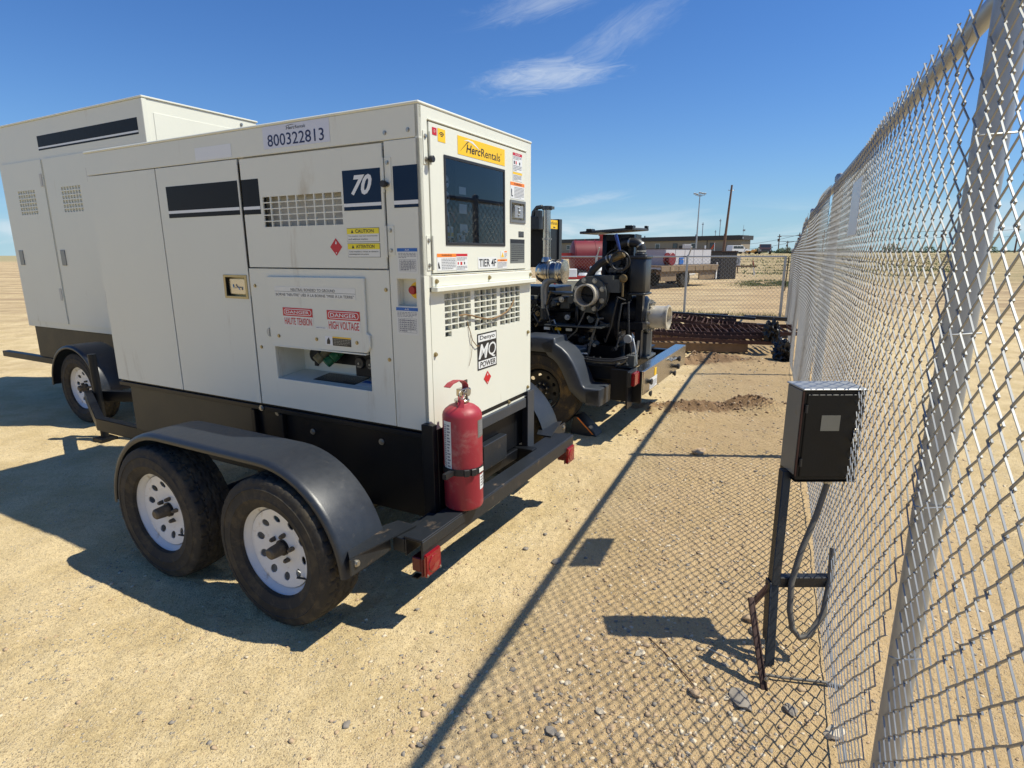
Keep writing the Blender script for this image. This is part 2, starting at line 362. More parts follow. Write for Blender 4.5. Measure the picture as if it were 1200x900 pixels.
# ------------------------------------------------------------------ mesh helpers
class MB:
    def __init__(s):
        s.v, s.f, s.mi = [], [], []

    def add(s, verts, faces, mi=0):
        o = len(s.v)
        s.v += [tuple(p) for p in verts]
        s.f += [tuple(i + o for i in f) for f in faces]
        s.mi += [mi] * len(faces)
        return s

    def box(s, a, b, mi=0, M_=None):
        x0, y0, z0 = (min(a[i], b[i]) for i in range(3))
        x1, y1, z1 = (max(a[i], b[i]) for i in range(3))
        vs = [Vector(p) for p in ((x0, y0, z0), (x1, y0, z0), (x1, y1, z0), (x0, y1, z0), (x0, y0, z1), (x1, y0, z1), (x1, y1, z1), (x0, y1, z1))]
        if M_ is not None:
            vs = [M_ @ p for p in vs]
        return s.add(vs, [(0, 3, 2, 1), (4, 5, 6, 7), (0, 1, 5, 4), (1, 2, 6, 5), (2, 3, 7, 6), (3, 0, 4, 7)], mi)

    def tube(s, pts, r, n=8, mi=0, cap=True, radii=None):
        pts = [Vector(p) for p in pts]
        rings = []
        ref = Vector((0, 0, 1))
        t0 = (pts[1] - pts[0]).normalized()
        if abs(t0.dot(ref)) > 0.9:
            ref = Vector((1, 0, 0))
        side = t0.cross(ref).normalized()
        for i, p in enumerate(pts):
            if i == 0:
                t = t0
            elif i == len(pts) - 1:
                t = (pts[i] - pts[i - 1]).normalized()
            else:
                t = ((pts[i + 1] - p).normalized() + (p - pts[i - 1]).normalized())
                t = t.normalized() if t.length > 1e-6 else t0
            side = (side - t * side.dot(t))
            side = side.normalized() if side.length > 1e-6 else t.orthogonal().normalized()
            up = t.cross(side)
            rr = radii[i] if radii else r
            rings.append([p + (side * math.cos(2 * math.pi * k / n) + up * math.sin(2 * math.pi * k / n)) * rr for k in range(n)])
        vs = [q for rg in rings for q in rg]
        fs = []
        for i in range(len(pts) - 1):
            for k in range(n):
                a, b = i * n + k, i * n + (k + 1) % n
                fs.append((a, b, b + n, a + n))
        if cap:
            fs.append(tuple(reversed(range(n))))
            fs.append(tuple(range((len(pts) - 1) * n, len(pts) * n)))
        return s.add(vs, fs, mi)

    def lathe(s, prof, c, axis, n=32, mi=0, closed=False, a0=0.0):
        """prof: list of (radius, distance along axis)"""
        ax = Vector(axis).normalized()
        c = Vector(c)
        sd = ax.orthogonal().normalized() if abs(ax.z) > 0.9 else ax.cross(Vector((0, 0, 1))).normalized()
        up = ax.cross(sd)
        vs, fs = [], []
        for r_, h in prof:
            for k in range(n):
                a = 2 * math.pi * k / n + a0
                vs.append(c + ax * h + (sd * math.cos(a) + up * math.sin(a)) * r_)
        m = len(prof)
        for i in range(m - 1 if not closed else m):
            j = (i + 1) % m
            for k in range(n):
                fs.append((i * n + k, i * n + (k + 1) % n, j * n + (k + 1) % n, j * n + k))
        return s.add(vs, fs, mi)

    def cyl(s, p0, p1, r, n=16, mi=0, r1=None):
        p0, p1 = Vector(p0), Vector(p1)
        d = (p1 - p0)
        L = d.length
        r1 = r if r1 is None else r1
        return s.lathe([(0.0001, 0), (r, 0), (r1, L), (0.0001, L)], p0, d, n, mi)

    def bolt(s, p, d, r=0.009, h=0.007, mi=0):
        d = Vector(d).normalized()
        s.cyl(Vector(p), Vector(p) + d * h * 0.35, r * 1.45, 12, mi)
        return s.cyl(Vector(p) + d * h * 0.35, Vector(p) + d * h, r, 6, mi)

    def prism(s, poly, fn, d0, d1, mi=0):
        """poly 2D points, fn(a, b, d) -> 3D"""
        n = len(poly)
        vs = [fn(a, b, d0) for a, b in poly] + [fn(a, b, d1) for a, b in poly]
        fs = [tuple(range(n)), tuple(reversed(range(n, 2 * n)))] + [(i, i + n, (i + 1) % n + n, (i + 1) % n) for i in range(n)]
        return s.add(vs, fs, mi)

    def holed(s, x0, x1, z0, z1, holes, fn, d0, d1, mi=0):
        """rectangular plate with rectangular holes; fn(a, b, d) -> 3D"""
        xs = sorted({x0, x1} | {h[0] for h in holes} | {h[1] for h in holes})
        zs = sorted({z0, z1} | {h[2] for h in holes} | {h[3] for h in holes})
        nx, nz = len(xs), len(zs)
        vs = [fn(a, b, d) for d in (d0, d1) for b in zs for a in xs]
        L = nx * nz

        def hole(i, j):
            if i < 0 or j < 0 or i >= nx - 1 or j >= nz - 1:
                return True
            cx, cz = (xs[i] + xs[i + 1]) / 2, (zs[j] + zs[j + 1]) / 2
            return any(h[0] < cx < h[1] and h[2] < cz < h[3] for h in holes)
        fs = []
        for j in range(nz - 1):
            for i in range(nx - 1):
                if hole(i, j):
                    continue
                a, b, c, d = j * nx + i, j * nx + i + 1, (j + 1) * nx + i + 1, (j + 1) * nx + i
                fs.append((a, b, c, d))
                fs.append((d + L, c + L, b + L, a + L))
                for (p, q), (ii, jj) in (((a, b), (i, j - 1)), ((b, c), (i + 1, j)), ((c, d), (i, j + 1)), ((d, a), (i - 1, j))):
                    if hole(ii, jj):
                        fs.append((q, p, p + L, q + L))
        return s.add(vs, fs, mi)

    def build(s, name, m, parent=None, bevel=0.0, smooth=True, kind=None, label=None, seg=1, angle=35, loc=None, rot=None):
        me = bpy.data.meshes.new(name)
        me.from_pydata(s.v, [], s.f)
        mats = m if isinstance(m, (list, tuple)) else [m]
        for k in mats:
            me.materials.append(M[k] if isinstance(k, str) else k)
        if len(mats) > 1:
            me.polygons.foreach_set('material_index', s.mi)
        bm = bmesh.new()
        bm.from_mesh(me)
        if bevel:
            bmesh.ops.remove_doubles(bm, verts=bm.verts, dist=1e-6)
            bmesh.ops.recalc_face_normals(bm, faces=bm.faces)
            ed = [e for e in bm.edges if e.is_manifold and e.calc_face_angle(0) > 0.5]
            if ed:
                bmesh.ops.bevel(bm, geom=ed, offset=bevel, segments=seg, affect='EDGES', clamp_overlap=True)
        else:
            bmesh.ops.recalc_face_normals(bm, faces=bm.faces)
        bm.to_mesh(me)
        bm.free()
        if smooth:
            me.shade_smooth()
            me.set_sharp_from_angle(angle=R(angle))
        o = bpy.data.objects.new(name, me)
        COL.objects.link(o)
        if parent is not None:
            o.parent = parent
        if loc is not None:
            o.location = loc
        if rot is not None:
            o.rotation_euler = rot
        if kind:
            o['kind'] = kind
        if label:
            o['label'] = label
        return o


def thing(name, label, cat, loc=(0, 0, 0), rz=0.0, group=None):
    o = bpy.data.objects.new(name, None)
    o.empty_display_size = 0.2
    COL.objects.link(o)
    o.location = loc
    o.rotation_euler = (0, 0, rz)
    tag(o, label, cat, group)
    return o


def tag(o, label, cat, group=None):
    o['label'] = label
    o['category'] = cat
    if group:
        o['group'] = group
    return o


def copy_tree(o, parent=None):
    c = o.copy()
    COL.objects.link(c)
    c.parent = parent
    for ch in list(o.children):
        copy_tree(ch, c)
    return c


_tcache = {}


def text_mesh(body, bold=0.0, shear=0.0):
    key = (body, bold, shear)
    if key in _tcache:
        return _tcache[key]
    cu = bpy.data.curves.new('t', 'FONT')
    cu.body = body
    cu.size = 1.0
    cu.shear = shear
    cu.offset = bold
    cu.resolution_u = 3
    ob = bpy.data.objects.new('t', cu)
    COL.objects.link(ob)
    dg = bpy.context.evaluated_depsgraph_get()
    me = bpy.data.meshes.new_from_object(ob.evaluated_get(dg))
    vs = [tuple(v.co) for v in me.vertices]
    fs = [tuple(p.vertices) for p in me.polygons]
    bpy.data.objects.remove(ob)
    bpy.data.curves.remove(cu)
    bpy.data.meshes.remove(me)
    x0, x1 = min(v[0] for v in vs), max(v[0] for v in vs)
    y0, y1 = min(v[1] for v in vs), max(v[1] for v in vs)
    vs = [((v[0] - x0) / (x1 - x0), (v[1] - y0) / (y1 - y0)) for v in vs]
    _tcache[key] = (vs, fs)
    return vs, fs


# frames for flat print: fn(a, b, d): a to the right, b up, d out of the surface
def f_side(off=0.0):           # side face of the generator (looks towards -X)
    return lambda a, b, d: (off - d, -a, b)


def f_end(off=0.0):            # end face (looks towards -Y)
    return lambda a, b, d: (a, off - d, b)


# for the side face 'a' is minus the distance v along the side: use a = -v
def put_text(mb, body, a0, a1, b0, b1, fn, d, bold=0.0, shear=0.0, mi=0, slant=0.0):
    vs, fs = text_mesh(body, bold, shear)
    mb.add([fn(a0 + (a1 - a0) * x, b0 + (b1 - b0) * y + slant * x, d) for x, y in vs], fs, mi)


def quad(mb, a0, a1, b0, b1, fn, d, mi=0, th=0.0006):
    vs = [fn(a, b, dd) for dd in (d - th, d) for a, b in ((a0, b0), (a1, b0), (a1, b1), (a0, b1))]
    mb.add(vs, [(4, 5, 6, 7), (0, 1, 5, 4), (1, 2, 6, 5), (2, 3, 7, 6), (3, 0, 4, 7)], mi)


def fine_print(mb, a0, a1, b0, b1, n, fn, d, mi=0, seed=1, frac=0.45):
    """rows of tiny print too small to read, broken into word-length dashes"""
    rr = random.Random(seed)
    h = (b1 - b0) / n
    for i in range(n):
        zt = b1 - (i + 0.25) * h
        x = a0
        end = a1 if i < n - 1 else a0 + (a1 - a0) * rr.uniform(0.4, 0.9)
        while x < end:
            wl = rr.uniform(0.006, 0.018)
            quad(mb, x, min(x + wl, end), zt - h * frac, zt, fn, d, mi, 0.0002)
            x += wl + 0.003


def sticker(parent, a0, a1, b0, b1, fn, d=0.0012, m='white', prints=(), name='label', label=None, extra=None):
    mb = MB()
    quad(mb, a0, a1, b0, b1, fn, d)
    st = mb.build(name, m, parent, smooth=False, label=label)
    groups = {}
    for pr in prints:
        groups.setdefault(pr[0], []).append(pr)
    for k, prs in groups.items():
        tm = MB()
        for pr in prs:
            kind_ = pr[1]
            if kind_ == 't':
                _, _, body, x0, x1, y0, y1 = pr[:7]
                put_text(tm, body, x0, x1, y0, y1, fn, d + 0.0007, *(pr[7:] if len(pr) > 7 else ()))
            elif kind_ == 'q':
                quad(tm, *pr[2:6], fn, d + (pr[6] if len(pr) > 6 else 0.0004), 0, 0.0003)
            elif kind_ == 'p':
                fine_print(tm, *pr[2:7], fn, d + 0.0006, seed=pr[7] if len(pr) > 7 else 1)
            elif kind_ == 'poly':
                tm.add([fn(a, b, d + 0.0006) for a, b in pr[2]], [tuple(range(len(pr[2])))])
        tm.build('lettering' if any(p[1] in 'tp' for p in prs) else 'print_band', k, st, smooth=False)
    return st


def rrect(a0, a1, b0, b1, r, n=4):
    out = []
    for cx, cy, s in ((a1 - r, b0 + r, -90), (a1 - r, b1 - r, 0), (a0 + r, b1 - r, 90), (a0 + r, b0 + r, 180)):
        for k in range(n + 1):
            t = R(s + 90 * k / n)
            out.append((cx + r * math.cos(t), cy + r * math.sin(t)))
    return out


# ------------------------------------------------------------------ ground
def vnoise(x, y, seed):
    """vectorised value noise"""
    xi, yi = np.floor(x).astype(np.int64), np.floor(y).astype(np.int64)
    fx, fy = x - xi, y - yi
    fx = fx * fx * (3 - 2 * fx)
    fy = fy * fy * (3 - 2 * fy)

    def h(a, b):
        n = (a * 374761393 + b * 668265263 + seed * 982451653) & 0x7fffffff
        n = ((n ^ (n >> 13)) * 1274126177) & 0x7fffffff
        return ((n ^ (n >> 16)) & 0xffff) / 65535.0
    return (h(xi, yi) * (1 - fx) + h(xi + 1, yi) * fx) * (1 - fy) + (h(xi, yi + 1) * (1 - fx) + h(xi + 1, yi + 1) * fx) * fy


def fbm(x, y, f, o, seed):
    t, a = 0, 0.5
    for i in range(o):
        t = t + a * (vnoise(x * f, y * f, seed + i) - 0.5)
        f *= 2.03
        a *= 0.5
    return t


def sstep(x, a, b):
    t = np.clip((x - a) / (b - a), 0, 1)
    return t * t * (3 - 2 * t)


def hill(x, y):
    side = sstep(x - 0.30 * y, -6, 10)
    return 1.25 * sstep(y, 32, 118) * side - 0.35 * sstep(y, 60, 160) * (1 - side) * 0


def height(x, y, detail=True):
    x = np.asarray(x, float)
    y = np.asarray(y, float)
    d = np.hypot(x, y)
    z = hill(x, y)
    near = 1 - sstep(d, 12, 22)
    z = z + fbm(x, y, 0.55, 3, 3) * 0.035 * near
    if detail:
        z = z + fbm(x, y, 5.0, 4, 11) * 0.020 * near
        z = z + fbm(x, y, 34.0, 3, 31) * 0.015 * near
    z = z + fbm(x, y, 0.22, 5, 41) * 0.22 * sstep(d, 14, 30)
    # dug soil: long low spoil heaps and a hollow
    for cx, cy, sx, sy, hh, sd in ((1.75, 5.72, 0.62, 0.15, 0.065, 5), (2.45, 5.70, 0.26, 0.13, 0.095, 6), (2.62, 8.30, 0.85, 0.20, 0.105, 7), (3.3, 8.0, 0.5, 0.2, 0.05, 8)):
        g = np.exp(-((x - cx) / sx) ** 2 - ((y - cy) / sy) ** 2)
        z = z + g * hh * (1.0 + 2.2 * fbm(x, y, 9.0, 4, 60 + sd))
    z = z - 0.09 * np.exp(-((x - 2.18) / 0.26) ** 2 - ((y - 5.98) / 0.12) ** 2)
    z = z - 0.04 * np.exp(-((x - 0.10) / 0.5) ** 2 - ((y - 3.45) / 0.45) ** 2)
    return z


def H(x, y):
    return float(height(np.array([x]), np.array([y]))[0])


def graded(lo, hi, f0, f1, step, grow):
    xs = list(np.arange(f0, f1, step))
    s = step
    x = f0
    left = []
    while x > lo:
        s *= grow
        x -= s
        left.append(x)
    s = step
    x = xs[-1]
    right = []
    while x < hi:
        s *= grow
        x += s
        right.append(x)
    return np.array(left[::-1] + xs + right)


gx = graded(-900, 900, -1.9, 2.8, 0.0135, 1.040)
gy = graded(-300, 1500, 0.9, 4.6, 0.0135, 1.022)
GX, GY = np.meshgrid(gx, gy)
GZ = height(GX, GY)
nx_, ny_ = len(gx), len(gy)
verts = np.stack([GX.ravel(), GY.ravel(), GZ.ravel()], 1)
ii = np.arange(nx_ * ny_).reshape(ny_, nx_)
faces = np.stack([ii[:-1, :-1].ravel(), ii[:-1, 1:].ravel(), ii[1:, 1:].ravel(), ii[1:, :-1].ravel()], 1)
me = bpy.data.meshes.new('ground')
me.vertices.add(len(verts))
me.vertices.foreach_set('co', verts.ravel())
me.loops.add(faces.size)
me.loops.foreach_set('vertex_index', faces.ravel())
me.polygons.add(len(faces))
me.polygons.foreach_set('loop_start', np.arange(0, faces.size, 4))
me.update()
me.shade_smooth()
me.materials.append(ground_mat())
ground = bpy.data.objects.new('ground', me)
COL.objects.link(ground)
ground['kind'] = 'structure'
print('ground verts', len(verts))

# unit stones -------------------------------------------------------------
def stone_proto(seed, sub=1):
    bm = bmesh.new()
    bmesh.ops.create_icosphere(bm, subdivisions=sub, radius=1.0)
    rr = random.Random(seed)
    off = Vector((rr.uniform(0, 50), rr.uniform(0, 50), 0))
    for v in bm.verts:
        n = noise.noise(v.co * 1.1 + off)
        v.co *= 1.0 + 0.5 * n
        v.co += Vector((rr.uniform(-.2, .2), rr.uniform(-.2, .2), rr.uniform(-.2, .2)))
    vs = np.array([v.co[:] for v in bm.verts])
    fs = np.array([[v.index for v in f.verts] for f in bm.faces])
    bm.free()
    return vs, fs


protos = [stone_proto(s, 1) for s in range(8)]


def scatter(name, mats, pts, seed, flat=0.5, weights=None):
    """pts: list of (x, y, size); joins thousands of small stones into one stuff mesh"""
    rr = np.random.RandomState(seed)
    V, F, MI = [], [], []
    o = 0
    for x, y, s in pts:
        vs, fs = protos[rr.randint(len(protos))]
        a = rr.uniform(0, 6.28)
        sx, sy, sz = s * rr.uniform(0.7, 1.3), s * rr.uniform(0.6, 1.1), s * flat * rr.uniform(0.6, 1.1)
        p = vs * (sx, sy, sz)
        c_, s_ = math.cos(a), math.sin(a)
        tilt = rr.uniform(-.4, .4)
        q = p.copy()
        q[:, 0], q[:, 2] = p[:, 0] * math.cos(tilt) - p[:, 2] * math.sin(tilt), p[:, 0] * math.sin(tilt) + p[:, 2] * math.cos(tilt)
        r_ = q.copy()
        r_[:, 0], r_[:, 1] = q[:, 0] * c_ - q[:, 1] * s_ + x, q[:, 0] * s_ + q[:, 1] * c_ + y
        V.append(r_)
        F.append(fs + o)
        MI.append(np.full(len(fs), rr.choice(len(mats), p=weights)))
        o += len(vs)
    V = np.concatenate(V)
    F = np.concatenate(F)
    MI = np.concatenate(MI)
    # rest on the ground
    cnt = len(protos[0][0])
    cx = V[:, 0].reshape(-1, cnt).mean(1)
    cy = V[:, 1].reshape(-1, cnt).mean(1)
    zz = height(cx, cy)
    V[:, 2] += np.repeat(zz, cnt)
    me = bpy.data.meshes.new(name)
    me.vertices.add(len(V))
    me.vertices.foreach_set('co', V.ravel())
    me.loops.add(F.size)
    me.loops.foreach_set('vertex_index', F.ravel())
    me.polygons.add(len(F))
    me.polygons.foreach_set('loop_start', np.arange(0, F.size, 3))
    me.update()
    for k in mats:
        me.materials.append(M[k])
    me.polygons.foreach_set('material_index', MI.astype(np.int32))
    o_ = bpy.data.objects.new(name, me)
    COL.objects.link(o_)
    o_['kind'] = 'stuff'
    return o_


def gravel_points():
    rr = np.random.RandomState(5)
    pts = []
    # overall sprinkling, denser by the fence and in patches
    n = 110000
    yy = 0.7 + (rr.rand(n) ** 1.7) * 11
    xx = -2.2 + rr.rand(n) * (3.6 + 0.55 * yy)
    dens = fbm(xx, yy, 0.9, 4, 77) + 0.5
    fence_x = 3.671 + .4485 * (yy - 7.306)
    close = np.exp(-((fence_x - 0.55 - xx) / 0.75) ** 2)
    patch = np.exp(-((xx - 0.45) / 0.55) ** 2 - ((yy - 1.75) / 0.35) ** 2) + 0.5 * np.exp(-((xx + 0.25) / 0.3) ** 2 - ((yy - 1.7) / 0.25) ** 2)
    pr = 0.26 + 0.75 * close * np.clip(dens * 1.5 - 0.2, 0, 1) + 0.8 * patch
    keep = rr.rand(n) < pr * 0.75
    size = 0.0012 + 0.0088 * rr.rand(n) ** 6.0
    size = np.where(patch > 0.30, size * 1.30, size)
    for a, b, s, k in zip(xx, yy, size, keep):
        if k:
            pts.append((a, b, s * (1 + 0.10 * b)))
    # denser mixed gravel beside the fence, as the tyres never run there
    for _ in range(5200):
        b = 1.35 + 3.4 * rr.rand() ** 1.6
        a = 3.671 + .4485 * (b - 7.306) - 0.15 - 0.95 * rr.rand() ** 0.8
        if vnoise(np.array([a * 3.1]), np.array([b * 3.1]), 91)[0] + 0.25 * rr.rand() > 0.48:
            pts.append((a, b, 0.0022 + 0.0085 * rr.rand() ** 3.2))
    return pts


tag(scatter('gravel', ['stone_g', 'stone_w', 'stone_b'], gravel_points(), 3, weights=[0.22, 0.28, 0.50]),
    'loose mixed gravel and pebbles scattered over the dirt yard', 'gravel')
# crumbled soil on the spoil heaps
rr_ = np.random.RandomState(9)
sp = []
for cx, cy, sx, sy, n in ((1.75, 5.72, 0.6, 0.15, 260), (2.45, 5.72, 0.28, 0.15, 200), (2.62, 8.3, 0.85, 0.2, 420), (0.15, 3.5, 0.3, 0.3, 40), (-0.62, 1.42, 0.09, 0.04, 40), (1.15, 4.9, 0.15, 0.12, 30)):
    for _ in range(n):
        sp.append((cx + rr_.randn() * sx * 0.7, cy + rr_.randn() * sy * 0.8, 0.005 + 0.020 * rr_.rand() ** 3 * (0.3 if cy < 4 else 1)))
tag(scatter('soil_clods', ['soil', 'stone_b'], sp, 13, flat=0.8, weights=[0.85, 0.15]), 'dark crumbled clods of dug soil in low heaps', 'soil')

# individually visible stones
def rock(x, y, s, m, label, seed, fl=0.6):
    vs, fs = stone_proto(100 + seed, 2)
    mb = MB()
    a = seed * 1.7
    pts_ = []
    for p in vs:
        px, py, pz = p[0] * s * 1.2, p[1] * s * 0.85, p[2] * s * fl
        pts_.append((px * math.cos(a) - py * math.sin(a), px * math.sin(a) + py * math.cos(a), pz))
    mb.add(pts_, [tuple(f) for f in fs])
    o = mb.build('stone', m, loc=(x, y, H(x, y) + s * fl * 0.55), angle=28)
    tag(o, label, 'stone', 'larger stones lying on the dirt')


rock(0.800, 1.745, 0.040, 'stone_g', 'flat angular grey stone lying below the foot of the black stand', 1, 0.35)
rock(0.505, 1.985, 0.018, 'stone_w', 'rounded tan stone at the lower edge of the box shadow', 2)
rock(0.652, 1.772, 0.019, 'stone_b', 'oval reddish brown stone left of the flat grey slab stone', 3)
rock(1.483, 4.373, 0.050, 'stone_b', 'reddish stone just below the fence post shadow', 4, 0.5)
rock(0.123, 1.603, 0.017, 'stone_g', 'dark grey pebble beside the rail shadow near the bottom', 5)
rock(0.225, 2.700, 0.024, 'stone_g', 'grey stone inside the small square shadow', 6)
rock(0.299, 1.689, 0.015, 'stone_w', 'pale egg shaped pebble in the gravel patch', 7)
rock(0.325, 1.620, 0.014, 'stone_b', 'pinkish pebble at the bottom of the gravel patch', 8)
rock(1.020, 2.200, 0.026, 'stone_b', 'pinkish stone beside the top of the rusty angle brace', 9)
rock(1.010, 2.120, 0.024, 'stone_g', 'grey stone under the top of the rusty angle brace', 10)
rock(-0.300, 1.560, 0.010, 'stone_g', 'small dark pebble left of the rail shadow, in plain dirt', 11)
rock(-0.560, 1.640, 0.014, 'stone_g', 'square blue grey chip in the dirt below the wheel', 12, 0.4)
rock(0.070, 2.840, 0.013, 'stone_g', 'small black pebble between the bumper and the rail shadow', 13)
rock(0.960, 1.700, 0.022, 'stone_g', 'dark pebble beside the flat grey slab stone', 14)
rock(1.060, 1.600, 0.030, 'stone_w', 'pale blocky stone at the bottom right under the fence', 15)

# ------------------------------------------------------------------ wheels
def tyre_mesh(Ro, W, Rr, tread=True, n=216, seed=0):
    """tyre: axis along X, outer side at x = 0, inner at x = W. profile with cut tread"""
    prof = []
    # outer sidewall from rim to shoulder
    for r_, x_ in ((Rr, 0.030), (Rr + .006, 0.014), (Rr + .018, 0.008), (Rr + .043, 0.001), (Rr + .046, -0.002), (Rr + .050, 0.000), (Rr + .075, 0.000), (Ro - .052, 0.001), (Ro - .049, -0.002), (Ro - .045, 0.002), (Ro - .032, 0.004), (Ro - .018, 0.008), (Ro - .009, 0.014)):
        prof.append((r_, x_, 0))
    m_ = 34
    for k in range(m_ + 1):
        t = k / m_
        x_ = 0.021 + (W - 0.042) * t
        cr = 4 * (t - .5) ** 2
        prof.append((Ro - 0.0065 * cr, x_, 1))
    for r_, x_ in ((Ro - .009, 0.014), (Ro - .018, 0.008), (Ro - .032, 0.004), (Ro - .050, 0.002), (Rr + .075, 0.0), (Rr + .045, 0.001), (Rr + .018, 0.008), (Rr, 0.030)):
        prof.append((r_, W - x_, 0))
    vs, fs = [], []
    for (r_, x_, tr) in prof:
        for k in range(n):
            a = 2 * math.pi * k / n
            rr_l = r_
            t = x_ / W
            if tread:
                if tr:
                    g = 0
                    zig = 0.010 * (1 if (k // 3) % 2 else -1)
                    for gc in (0.30, 0.5, 0.70):
                        if abs((t - gc) * W - zig * (0.35 if gc == 0.5 else 0.6)) < 0.0045:
                            g = 1
                    if (t < 0.28 or t > 0.72):
                        if (k + int(t * 10)) % 6 == 0:
                            g = 1
                    elif (k + int(t * 22)) % 6 == 0:
                        g = 0.6
                    rr_l -= 0.0070 * g
                elif Ro - .036 < r_ < Ro - .005:
                    if k % 6 == 0 and r_ > Ro - .022:
                        rr_l -= 0.004
            vs.append((x_, math.cos(a) * rr_l, math.sin(a) * rr_l))
    m = len(prof)
    for i in range(m - 1):
        for k in range(n):
            fs.append((i * n + k, i * n + (k + 1) % n, (i + 1) * n + (k + 1) % n, (i + 1) * n + k))
    return vs, fs


def disc_with_holes(r_out, r_in, hole_r, hole_R, nh, fx, a0=0.0, th=0.004):
    """dished wheel disc: outline in the y-z plane, x given by fx(radius)"""
    pts, cons = [], []

    def loop(cx, cy, r_, n, rev=False):
        o = len(pts)
        for k in range(n):
            a = 2 * math.pi * k / n
            pts.append(Vector((cx + r_ * math.cos(a), cy + r_ * math.sin(a))))
        cons.append(list(range(o, o + n)))
    loop(0, 0, r_out, 64)
    loop(0, 0, r_in, 32)
    holes = []
    for k in range(nh):
        a = a0 + 2 * math.pi * k / nh
        c = (hole_R * math.cos(a), hole_R * math.sin(a))
        holes.append(c)
        loop(c[0], c[1], hole_r, 16)
    for rr in (r_in + (r_out - r_in) * q for q in (0.12, 0.25, 0.92)):
        o = len(pts)
        for k in range(48):
            a = 2 * math.pi * k / 48 + .03
            x, y = rr * math.cos(a), rr * math.sin(a)
            if all(math.hypot(x - c[0], y - c[1]) > hole_r + 0.004 for c in holes):
                pts.append(Vector((x, y)))
    ov, oe, of, _, _, _ = delaunay_2d_cdt(pts, [], cons, 0, 1e-5)
    keep = []
    for f in of:
        cx = sum(ov[i].x for i in f) / len(f)
        cy = sum(ov[i].y for i in f) / len(f)
        d = math.hypot(cx, cy)
        if d > r_out or d < r_in or any(math.hypot(cx - c[0], cy - c[1]) < hole_r * 0.97 for c in holes):
            continue
        keep.append(tuple(f))
    return [(fx(math.hypot(v.x, v.y)), v.x, v.y) for v in ov], keep


def make_wheel(parent, pos, Ro, W, white=True, flip=False, cap_out=0.0):
    """wheel with its outer side facing -X of the parent, centre of outer side at pos"""
    e = bpy.data.objects.new('wheel', None)
    COL.objects.link(e)
    e.parent = parent
    e.location = pos
    if flip:
        e.rotation_euler = (0, 0, math.pi)
    Rr = 0.197
    tv, tf = tyre_mesh(Ro, W, Rr)
    MB().add(tv, tf).build('tyre', 'tyre' if white else 'tyre2', e, angle=42)
    rm = MB()
    rim_m = 'rim' if white else 'engine'
    q0 = 0.026          # the rim sits in from the bulge of the tyre
    rm.lathe([(Rr + .013, q0 + .012), (Rr + .014, q0 + .006), (Rr + .009, q0 + .002), (Rr + .003, q0 + .006), (Rr - .001, q0 + .014), (Rr - .004, q0 + .024), (Rr - .014, q0 + .031), (Rr - .019, q0 + .040), (Rr - .022, q0 + .060), (Rr - .022, .13),
              (Rr - .004, W - .03), (Rr + .010, W - .008)], (0, 0, 0), (1, 0, 0), 64)
    fx = (lambda r_: q0 + 0.052 - 0.022 * min(1, max(0, (r_ - 0.075) / 0.085)) ** 1.3 - (0.006 if r_ < 0.070 else 0))
    dv, df = disc_with_holes(0.1755, 0.036, 0.0180, 0.130, 10, fx, 0.2)
    rm.add(dv, df)
    rm.add([(x + 0.004, y, z) for x, y, z in dv], [tuple(reversed(f)) for f in df])
    rm.build('rim', rim_m, e, angle=50)
    hb = MB()
    c0 = -0.002 if white else 0.02
    hb.lathe([(0.0001, c0), (0.018, c0), (0.025, c0 + .006), (0.027, c0 + .02), (0.029, q0 + .036)], (0, 0, 0), (1, 0, 0), 24)
    hb.build('hub', 'hub', e)
    MB().lathe([(0.0001, q0 + .036), (0.035, q0 + .036), (0.035, q0 + .06)], (0, 0, 0), (1, 0, 0), 24).build('hub_bore', 'engine', e)
    MB().lathe([(0.0001, 0.105), (0.12, 0.105), (0.12, W - .02), (0.0001, W - .02)], (0.02, 0, 0), (1, 0, 0), 24).build('brake_drum', 'gap', e)
    nl = 5 if white else 8
    for k in range(nl):
        a = 2 * math.pi * k / nl + .5
        nb = MB()
        nb.lathe([(0.0001, q0 + .022), (0.006, q0 + .022), (0.009, q0 + .026), (0.0105, q0 + .040), (0.0105, q0 + .05)], (0, math.cos(a) * .0571, math.sin(a) * .0571), (1, 0, 0), 6)
        nb.build('lug_nut', 'hub' if white else 'zinc', e, smooth=False)
    if white:
        MB().tube([(0.060, -0.142, -0.105), (0.048, -0.130, -0.098), (0.034, -0.112, -0.092)], 0.0045, 8).build('valve_stem', 'rubber', e)
    else:
        MB().tube([(0.060, 0.14, 0.10), (0.040, 0.12, 0.09)], 0.004, 6).build('valve_stem', 'rubber', e)
    return e


# ------------------------------------------------------------------ generator trailer
TH = math.atan2(0.8807, 0.4738)
CX, CY = -0.3701, 2.476


def loc2w(u, v):
    return CX + 0.4738 * u - 0.8807 * v, CY + 0.8807 * u + 0.4738 * v


gen = thing('generator_trailer', 'cream white towable diesel generator with navy 70 badge on its shaded side, nearest the camera', 'generator', (CX, CY, 0), TH)
GW, GL = 1.011, 2.46
ZB, ZT = 0.774, 2.1484
FS, FE = f_side(), f_end()
SV = lambda v: -v      # side face: distance along the side to 'a'

# inner carcass set back behind the doors (its cavities are real)
core = MB()
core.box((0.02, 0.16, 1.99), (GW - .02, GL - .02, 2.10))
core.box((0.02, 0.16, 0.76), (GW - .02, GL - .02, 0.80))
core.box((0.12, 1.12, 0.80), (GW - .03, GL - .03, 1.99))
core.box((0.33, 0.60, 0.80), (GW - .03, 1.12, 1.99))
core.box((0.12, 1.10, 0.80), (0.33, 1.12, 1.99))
core.build('inner_carcass', 'cream_in', gen)
